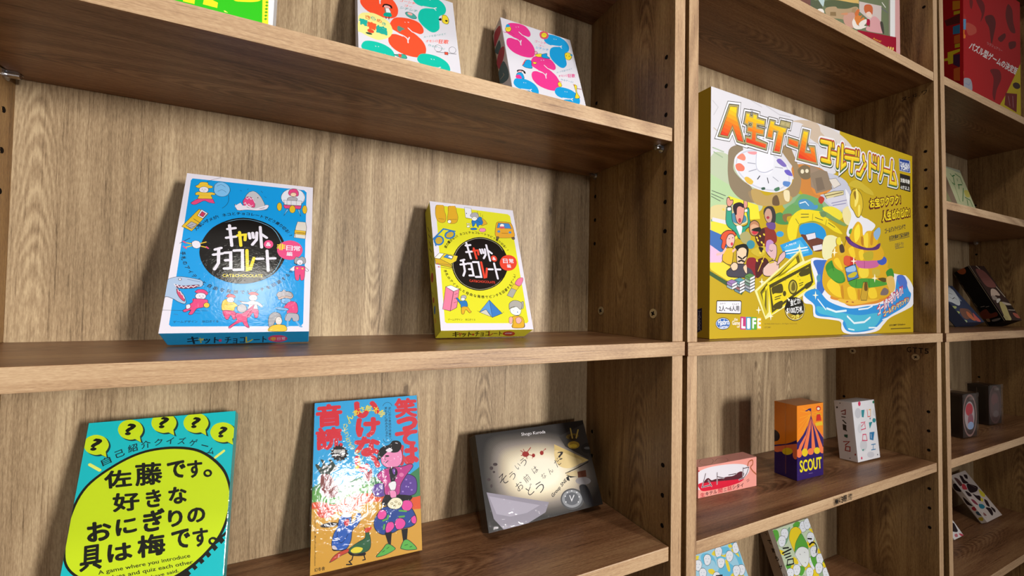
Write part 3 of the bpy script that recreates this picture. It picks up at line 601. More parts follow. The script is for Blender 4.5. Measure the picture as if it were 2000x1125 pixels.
ART['B_F'] = '''
p dbd7e3 -326 15181 10310 15089 10345 -291 -380 -118
p d9d62c 715 14426 1681 14548 9271 14349 9543 14104 9591 906 9386 700 631 765 475 912 626 14101
a 2a2418 .03|4947 7530 4100 3900 152 28 350|家の鍵がない!ネコとチョコレートでどう乗り切る!?
a 2a2418 .03|4947 7530 4100 3900 196 345 350|手札のアイテムと自由な発想でピンチを回避するゲーム!
b 1a1310 8304 7701 6958 5328 4548 4338 2461 5171 1785 7335 2931 9698 5367 10889 7655 10067
S c8c4a0 35 8166 7693 6879 5420 4565 4468 2557 5265 1908 7342 3011 9606 5349 10743 7541 9955 8166 7693
b 1a1310 8109 7655 6875 5434 4663 4503 2747 5286 2136 7322 3200 9536 5436 10642 7522 9866
s dbd7e3 229 3548 9668 4109 9776
s dbd7e3 229 3521 8858 4215 8978
s dbd7e3 229 3660 10030 3974 8123
s d8432e 229 4322 9077 4890 9165 4897 8644
s d8432e 229 4441 9388 4626 8126
s dbd7e3 229 5151 9300 5258 8810
s dbd7e3 229 5420 9337 5512 8877
s dbd7e3 229 5729 9374 5743 8683 5460 8225
s dbd7e3 229 5961 9910 6172 7968
s dbd7e3 229 6104 9214 6501 8887
s dbd7e3 229 2804 7773 3221 7915
s dbd7e3 229 2720 7304 3358 7411
s dbd7e3 229 3053 7868 3133 6542 2910 6008
s dbd7e3 229 3501 7474 3931 7504 4045 6083 3583 6059
s dbd7e3 229 3600 6801 3981 6813
s dbd7e3 229 4155 7678 4768 7709 4895 5946 4278 5925
s d8432e 240 5097 7709 5247 5909 5444 5968 5662 6989
s dbd7e3 229 5858 6908 6332 6921
s dbd7e3 229 6591 7660 6775 5821
s dbd7e3 229 6719 6934 7239 6946
b d8432e 7033 8265 6942 7986 6697 7871 6442 7985 6325 8262 6413 8540 6658 8658 6915 8544
t dbd7e3 .03|6498 8083 6858 8083 6498 8443|&
t d8432e .012|3518 5312 6398 5218 3497 5586|CAT&CHOCOLATE
b d8432e 9392 7887 8962 7162 8169 6836 7477 7087 7276 7766 7686 8489 8482 8834 9194 8585
t dbd7e3 .02|7721 7762 8271 7762 7721 8312|日
t dbd7e3 .02|8452 7805 9002 7805 8452 8355|常
t dbd7e3 .02|8107 7213 8557 7213 8107 7663|編
b d8a62c 692 14534 1496 14636 1563 13938 1690 13217 1532 12509 1091 12319 662 12596 511 13447
S 26262e 30 692 14534 1496 14636 1563 13938 1690 13217 1532 12509 1091 12319 662 12596 511 13447 692 14534
b d8a62c 2069 14559 2834 14731 2983 13922 3056 13187 2775 12495 2037 12309 1804 12720 1950 13615
S 26262e 30 2069 14559 2834 14731 2983 13922 3056 13187 2775 12495 2037 12309 1804 12720 1950 13615 2069 14559
b f0e8e0 2222 12583 2146 12420 1992 12341 1850 12390 1804 12538 1879 12700 2033 12781 2175 12732
S 26262e 30 2222 12583 2146 12420 1992 12341 1850 12390 1804 12538 1879 12700 2033 12781 2175 12732 2222 12583
s e6e2ee 160 736 14689 1506 14750
s e6e2ee 160 2115 14715 2809 14803
p dfe0ea 3956 14681 4758 14628 4746 13224 3937 13284
s 26262e 30 3956 14681 4758 14628 4746 13224 3937 13284 3956 14681
b 26262e 4168 13873 4147 13817 4109 13791 4075 13809 4066 13861 4087 13917 4125 13943 4159 13925
b 2f74b8 4631 12950 5191 13424 5805 13568 6042 13139 5904 12598 5406 12417 5337 12132 5186 12265 5104 12702 4796 12226 4620 12282
S 26262e 30 4631 12950 5191 13424 5805 13568 6042 13139 5904 12598 5406 12417 5337 12132 5186 12265 5104 12702 4796 12226 4620 12282 4631 12950
b d8a62c 5870 13405 6193 13250 6474 12770 6193 12591 5742 12395 5970 12849
S 26262e 30 5870 13405 6193 13250 6474 12770 6193 12591 5742 12395 5970 12849 5870 13405
b a9a6ac 4549 13691 4840 14027 5357 14088 5571 13751 5438 13357 5191 13424 4769 13415 4561 13504
S 26262e 30 4549 13691 4840 14027 5357 14088 5571 13751 5438 13357 5191 13424 4769 13415 4561 13504 4549 13691
b f0eee8 5344 13290 5221 13091 4970 12987 4739 13038 4661 13215 4783 13414 5034 13520 5267 13468
S 26262e 30 5344 13290 5221 13091 4970 12987 4739 13038 4661 13215 4783 13414 5034 13520 5267 13468 5344 13290
s 26262e 30 5469 14311 5514 13839
s 26262e 30 5793 14158 5802 13682
s 26262e 30 6023 13936 6021 13516
s 26262e 30 3995 13216 4483 13121
b e8e6d0 4342 12180 4270 12056 4123 11994 3988 12028 3942 12140 4014 12264 4161 12327 4297 12293
S 26262e 30 4342 12180 4270 12056 4123 11994 3988 12028 3942 12140 4014 12264 4161 12327 4297 12293 4342 12180
b 2f74b8 5162 11930 5030 11813 4739 11743 4460 11759 4354 11852 4484 11968 4774 12039 5055 12024
S 26262e 30 5162 11930 5030 11813 4739 11743 4460 11759 4354 11852 4484 11968 4774 12039 5055 12024 5162 11930
b e88aa8 6203 11883 6058 11686 5757 11582 5477 11631 5381 11804 5524 12001 5824 12106 6106 12057
S 26262e 30 6203 11883 6058 11686 5757 11582 5477 11631 5381 11804 5524 12001 5824 12106 6106 12057 6203 11883
p e8e6d0 3988 12549 4486 12564 4406 12444 3971 12400
s 26262e 30 3988 12549 4486 12564 4406 12444 3971 12400 3988 12549
b dca032 7304 11764 7546 12729 7887 13146 9006 13226 9554 13032 9712 11990 9638 11319 8851 11081 7613 11011 7273 11296
S 26262e 40 7304 11764 7546 12729 7887 13146 9006 13226 9554 13032 9712 11990 9638 11319 8851 11081 7613 11011 7273 11296 7304 11764
p 4a86c4 7628 12321 7865 12991 9232 13056 9451 12386
s 26262e 30 7628 12321 7865 12991 9232 13056 9451 12386 7628 12321
b f0eee8 8588 12721 8478 12548 8264 12460 8071 12507 8011 12663 8120 12835 8334 12925 8528 12878
S 26262e 30 8588 12721 8478 12548 8264 12460 8071 12507 8011 12663 8120 12835 8334 12925 8528 12878 8588 12721
b c8566a 8619 12457 8496 12337 8235 12267 7989 12287 7900 12386 8021 12505 8281 12576 8530 12556
b 4a86c4 7946 11862 7878 11749 7747 11693 7628 11726 7592 11829 7659 11941 7791 11998 7910 11965
b 4a86c4 9367 11863 9296 11749 9160 11692 9039 11725 9003 11829 9073 11943 9209 12000 9331 11967
s 8a5a1a 60 8091 11650 8910 11688
b 6a5a4a 7351 11118 7664 11127 7585 10824 7346 10841
S 26262e 30 7351 11118 7664 11127 7585 10824 7346 10841 7351 11118
b 6a5a4a 9259 11192 9629 11262 9616 10960 9325 10935
S 26262e 30 9259 11192 9629 11262 9616 10960 9325 10935 9259 11192
b c4a438 1091 10377 1095 9978 832 9631 460 9539 194 9751 187 10145 446 10494 821 10591
S 26262e 30 1091 10377 1095 9978 832 9631 460 9539 194 9751 187 10145 446 10494 821 10591 1091 10377
b c4a438 2447 11124 2356 10772 2010 10481 1614 10419 1396 10619 1482 10966 1825 11260 2226 11326
S 26262e 30 2447 11124 2356 10772 2010 10481 1614 10419 1396 10619 1482 10966 1825 11260 2226 11326 2447 11124
S 2f74b8 170 1091 10377 1095 9978 832 9631 460 9539 194 9751 187 10145 446 10494 821 10591 1091 10377
S 2f74b8 170 2447 11124 2356 10772 2010 10481 1614 10419 1396 10619 1482 10966 1825 11260 2226 11326 2447 11124
s 2f74b8 150 -7 10128 1259 11551
s 2f74b8 150 1259 11551 2534 11352
s 2f74b8 150 254 9415 200 9888
p e8e4d8 -28 7923 546 8559 1071 8511 563 7860
s 26262e 40 -28 7923 546 8559 1071 8511 563 7860 -28 7923
p d8c032 563 7860 1071 8511 2545 8322 2296 7699 1644 7294
s 26262e 40 563 7860 1071 8511 2545 8322 2296 7699 1644 7294 563 7860
p c8a42c 14 7892 563 7860 1644 7294 1756 6871 66 7239
s 26262e 40 14 7892 563 7860 1644 7294 1756 6871 66 7239 14 7892
p 3f7fc0 958 8085 1320 8410 2042 8255 1821 7871
s 26262e 30 958 8085 1320 8410 2042 8255 1821 7871 958 8085
p eeeeee 1388 8146 1616 8295 1977 8217 1827 7939
s 26262e 30 1388 8146 1616 8295 1977 8217 1827 7939 1388 8146
s 8a6a3a 50 235 7314 1858 7141
s 8a6a3a 50 322 6927 1893 6713
b c8566a 353 7304 323 7256 258 7233 196 7249 174 7294 204 7342 268 7365 330 7349
b c8566a 439 6917 409 6869 345 6847 283 6863 261 6907 291 6955 355 6978 417 6962
p a6a39a 7554 3855 8232 4770 8798 4517 8178 3604
s 26262e 30 7554 3855 8232 4770 8798 4517 8178 3604 7554 3855
p d8c032 8192 4736 8546 5254 9209 4935 8793 4484
s 26262e 30 8192 4736 8546 5254 9209 4935 8793 4484 8192 4736
b e87a98 8722 5294 9199 5894 9781 6056 9743 5638 9255 5005
S 26262e 30 8722 5294 9199 5894 9781 6056 9743 5638 9255 5005 8722 5294
p e87a98 364 2245 896 4680 1675 4167 1120 2039
s 26262e 40 364 2245 896 4680 1675 4167 1120 2039 364 2245
p e08098 1675 4167 2304 4468 1826 2407 1120 2039
s 26262e 40 1675 4167 2304 4468 1826 2407 1120 2039 1675 4167
p f0eeee 896 4680 1444 4855 2304 4468 1675 4167
s 26262e 40 896 4680 1444 4855 2304 4468 1675 4167 896 4680
s 8a4a5a 40 1732 3840 2071 3957
s 8a4a5a 40 1642 3372 1994 3487
s 8a4a5a 40 1553 2909 1904 3036
b a9a6ac 2362 3588 2578 3780 2923 3756 2952 3474 2724 3313 2431 3386
S 26262e 30 2362 3588 2578 3780 2923 3756 2952 3474 2724 3313 2431 3386 2362 3588
b f0eee8 2817 3346 2734 3223 2558 3170 2394 3218 2336 3338 2419 3460 2595 3514 2760 3467
S 26262e 30 2817 3346 2734 3223 2558 3170 2394 3218 2336 3338 2419 3460 2595 3514 2760 3467 2817 3346
b 2f74b8 2314 3120 2887 3160 2969 2540 2328 2412 2247 2764 1928 3269 1842 3453 2021 3456
S 26262e 30 2314 3120 2887 3160 2969 2540 2328 2412 2247 2764 1928 3269 1842 3453 2021 3456 2314 3120
b d8a62c 2332 2442 2936 2509 3218 2080 3328 1989 3115 1835 2752 2200 2509 1742 2261 1772
S 26262e 30 2332 2442 2936 2509 3218 2080 3328 1989 3115 1835 2752 2200 2509 1742 2261 1772 2332 2442
s 26262e 30 3029 3759 3209 3873
p 3c78c0 5455 3312 6691 1814 5516 1345
s 26262e 40 5455 3312 6691 1814 5516 1345 5455 3312
p 5a92d0 5455 3312 5516 1345 4952 2246 4190 1962
s 26262e 40 5455 3312 5516 1345 4952 2246 4190 1962 5455 3312
p c9c6b8 4952 2246 5400 1407 4186 1931
s 26262e 40 4952 2246 5400 1407 4186 1931 4952 2246
s 26262e 30 3976 2084 4190 1962
s 26262e 30 6691 1814 6907 1973
b a8a49e 9099 3092 9385 3179 9319 2602 9099 2306 8948 2598
S 26262e 30 9099 3092 9385 3179 9319 2602 9099 2306 8948 2598 9099 3092
b e8b8a8 7915 1467 8586 1547 9001 1068 8971 231 7604 247 7813 837
S 26262e 40 7915 1467 8586 1547 9001 1068 8971 231 7604 247 7813 837 7915 1467
b d8a62c 7599 216 7838 994 7739 1388 8421 1547 8965 1339 9076 829 8867 201
S 26262e 40 7599 216 7838 994 7739 1388 8421 1547 8965 1339 9076 829 8867 201 7599 216
b ecebe4 7679 2345 8512 2594 8959 2273 8729 1707 8182 1595 7701 1865
S 26262e 40 7679 2345 8512 2594 8959 2273 8729 1707 8182 1595 7701 1865 7679 2345
b a8a49e 7568 2264 7670 2909 8208 3276 8868 3220 9167 2895 9006 2355 8792 2272 8507 2562 7919 2508
S 26262e 40 7568 2264 7670 2909 8208 3276 8868 3220 9167 2895 9006 2355 8792 2272 8507 2562 7919 2508 7568 2264
s 26262e 40 8024 2138 8063 2074
b 3a6ac0 8537 1948 8511 1879 8471 1851 8441 1879 8438 1947 8464 2016 8504 2044 8534 2016
b e8a8a0 7381 1279 7633 1436 7828 1230 7610 682 7332 762
S 26262e 30 7381 1279 7633 1436 7828 1230 7610 682 7332 762 7381 1279
b e8a8a0 8154 1229 8559 1387 8836 1069 8521 675 8174 756
S 26262e 30 8154 1229 8559 1387 8836 1069 8521 675 8174 756 8154 1229
t 2a2418 .01|797 1028 2284 1021 817 1249|ゲームデザイン
t 2a2418 .01|2578 1019 3619 1014 2601 1229|秋口ぎぐる
s 26262e 30 4838 13291 4878 13201
s 26262e 30 5065 13353 5104 13264
s 26262e 30 8179 12718 8203 12644
s 26262e 30 8395 12740 8419 12666
s 26262e 30 2490 3372 2513 3310
s 26262e 30 823 12848 1446 12790
s 26262e 30 2002 12796 2902 12948
s 26262e 30 5157 13138 5699 12727
'''
ART['B_U'] = '''
t 2a2010 .03|1696 489 2324 540 1332 2101|キ
t b8462c .03|2296 633 2666 656 1955 1898|ャ
t 2a2010 .03|2739 514 3691 546 2333 2054|ット
t 2a2010 .03|4118 520 5645 566 3602 2168|チョコ
t b8462c .03|5661 612 6102 632 5100 2188|レ
t 2a2010 .03|6166 676 7075 716 5654 2075|ート
b b8462c 3854 1178 3888 951 3820 861 3689 963 3574 1194 3541 1418 3609 1506 3738 1408
b b8462c 8439 1206 8469 634 8038 420 7409 696 6963 1284 6949 1836 7365 2042 7978 1787
t dbd7e3 .02|7259 1172 7619 1172 7259 1532|日
t dbd7e3 .02|7677 1150 8037 1150 7677 1510|常
'''
ART['B_L'] = '''
s 3a3818 110 832 12680 1373 11772
s 3a3818 110 931 11678 1612 10833
s 3a3818 110 1038 10725 1575 9896
s 3a3818 110 800 9981 1586 9117
s 3a3818 110 1020 8994 1440 8262
s 3a3818 110 852 8059 1422 7020
b b8462c 1466 6179 1208 5898 810 5917 500 6229 465 6656 729 6941 1133 6914 1436 6598
s 3a3818 80 399 5045 643 4616
b b8462c 1064 3802 915 3620 693 3611 527 3781 516 4032 668 4215 892 4222 1055 4051
b 2f74b8 1234 2647 1039 2376 769 2336 581 2553 586 2902 784 3176 1056 3212 1241 2992
b d8a62c 1061 1572 920 1410 705 1399 540 1548 523 1770 666 1933 882 1941 1045 1791
'''
ART['C_F'] = '''
p 17b9c0 -480 15679 10523 15549 10752 -54 -218 2725
p 17180f 9966 5247 10111 4753 8995 3627 7747 2599 7604 1995 4742 1869 8637 4152
p 17b9c0 9757 4826 10007 4983 10467 4379 10239 4197
p 17b9c0 9315 4402 9561 4556 10016 3959 9792 3780
p 17b9c0 8880 4010 9121 4161 9572 3568 9352 3393
p 17b9c0 8449 3659 8687 3806 9134 3219 8918 3047
p 17b9c0 8027 3313 8260 3458 8703 2876 8491 2707
p 17b9c0 7608 3007 7838 3149 8277 2572 8068 2406
p 17b9c0 10432 4572 9760 3348 8588 2295 11172 1690
b 17180f 5849 12464 7757 11884 9402 10330 10096 8590 10175 6985 9810 5278 8981 4055 7711 2983 5994 2433 3648 2591 1675 3466 349 4619 -116 6026 -119 8365 502 10276 2107 11660 3835 12405
b c3da1c 5870 12260 7685 11690 9241 10202 9926 8593 10010 7087 9646 5427 8841 4220 7572 3177 5974 2614 3625 2767 1739 3619 465 4692 21 6017 19 8265 631 10144 2205 11504 3897 12225
b 143a3c 1603 13048 1445 12512 916 12356 329 12663 19 13252 165 13787 690 13956 1289 13650
p 143a3c 990 12499 1439 12556 1618 12082
b c3da1c 1474 13149 1320 12629 804 12477 232 12774 -69 13346 73 13865 584 14029 1168 13732
p c3da1c 928 12602 1348 12664 1469 12198
t 17180f .045|383 12902 886 12831 497 13714|?
b 143a3c 3659 13989 3480 13427 2914 13258 2297 13571 1980 14182 2146 14743 2707 14926 3338 14614
p 143a3c 2996 13408 3474 13474 3655 12981
b c3da1c 3523 14093 3349 13548 2799 13383 2198 13686 1889 14279 2050 14823 2597 15001 3210 14699
p c3da1c 2933 13515 3379 13584 3499 13099
t 17180f .045|2386 13842 2890 13771 2500 14654|?
b 143a3c 5881 14290 5680 13709 5078 13533 4432 13854 4110 14483 4297 15063 4894 15255 5555 14935
p 143a3c 5168 13688 5675 13757 5856 13249
b c3da1c 5740 14397 5544 13833 4958 13661 4329 13972 4015 14583 4197 15146 4779 15331 5422 15022
p c3da1c 5103 13797 5577 13871 5693 13370
t 17180f .045|4558 14146 5061 14076 4672 14958|?
b 143a3c 8186 14039 7961 13446 7324 13267 6650 13597 6324 14242 6533 14835 7166 15029 7855 14699
p 143a3c 7421 13425 7957 13494 8136 12974
b c3da1c 8039 14148 7821 13573 7200 13399 6544 13719 6226 14344 6430 14919 7046 15108 7717 14789
p c3da1c 7355 13537 7856 13611 7967 13099
t 17180f .045|6813 13903 7316 13833 6927 14715|?
b 143a3c 10263 13000 10018 12405 9353 12234 8659 12574 8332 13227 8561 13820 9222 14007 9932 13668
p 143a3c 9457 12392 10015 12454 10192 11929
b c3da1c 10113 13111 9875 12535 9227 12368 8551 12698 8232 13331 8455 13906 9099 14088 9790 13759
p c3da1c 9391 12505 9913 12573 10019 12057
t 17180f .045|8852 12878 9356 12808 8967 13690|?
t 123038 .015|1336 11556 1847 11784 1108 12068|自
t 123038 .015|2093 12041 2600 12225 1908 12548|己
t 123038 .015|2815 12342 3397 12487 2669 12924|紹
t 123038 .015|3595 12543 4189 12627 3511 13137|介
t 123038 .015|4425 12688 4944 12724 4389 13206|ク
t 123038 .015|5196 12719 5696 12719 5196 13219|イ
t 123038 .015|5984 12626 6502 12590 6020 13145|ズ
t 123038 .015|6778 12381 7313 12306 6853 12916|ゲ
s 123038 80 7683 12355 8181 12162
t 123038 .015|8107 11599 8588 11462 8245 12080|ム
s dfe86a 200 508 11809 1189 11282
s dfe86a 200 8769 11184 9361 11645
t 17180f .035|1712 9876 3312 9819 1474 11124|佐
t 17180f .028|3603 9760 5276 9665 3339 11435|藤
t 17180f .04|5645 9963 6801 9952 5447 11252|で
t 17180f .04|6984 9826 7960 9797 6818 11131|す
S 17180f 160 8565 9952 8509 9802 8348 9762 8176 9853 8094 10024 8149 10173 8310 10215 8482 10123 8565 9952
t 17180f .035|2448 8096 4023 7985 2219 9384|好
t 17180f .04|4509 8010 5405 8009 4284 9265|き
t 17180f .04|5954 8003 7076 7968 5743 9234|な
t 17180f .04|1231 6276 2552 6214 992 7547|お
t 17180f .04|2863 6363 4022 6411 2685 7437|に
t 17180f .04|4519 6268 5793 6281 4304 7754|ぎ
t 17180f .04|6088 6335 6945 6303 5904 7505|り
t 17180f .04|7334 6341 8451 6334 7172 7388|の
t 17180f .035|1050 4378 2231 4349 868 6000|具
t 17180f .04|2618 4651 3981 4599 2411 5778|は
t 17180f .035|4383 4531 6006 4476 4166 6012|梅
t 17180f .04|6503 4652 7618 4636 6288 5958|で
t 17180f .04|7853 4542 8818 4495 7674 5818|す
S 17180f 160 9359 4655 9301 4514 9138 4485 8964 4584 8882 4754 8939 4895 9102 4925 9277 4826 9359 4655
t 1d2410 .015|2168 3858 7719 3775 2066 4204|A game where you introduce
t 1d2410 .015|1554 3406 7947 3287 1444 3749|themselves and quiz each other
t 1d2410 .015|2902 2822 7067 2906 2808 3125|on what they have said.
'''
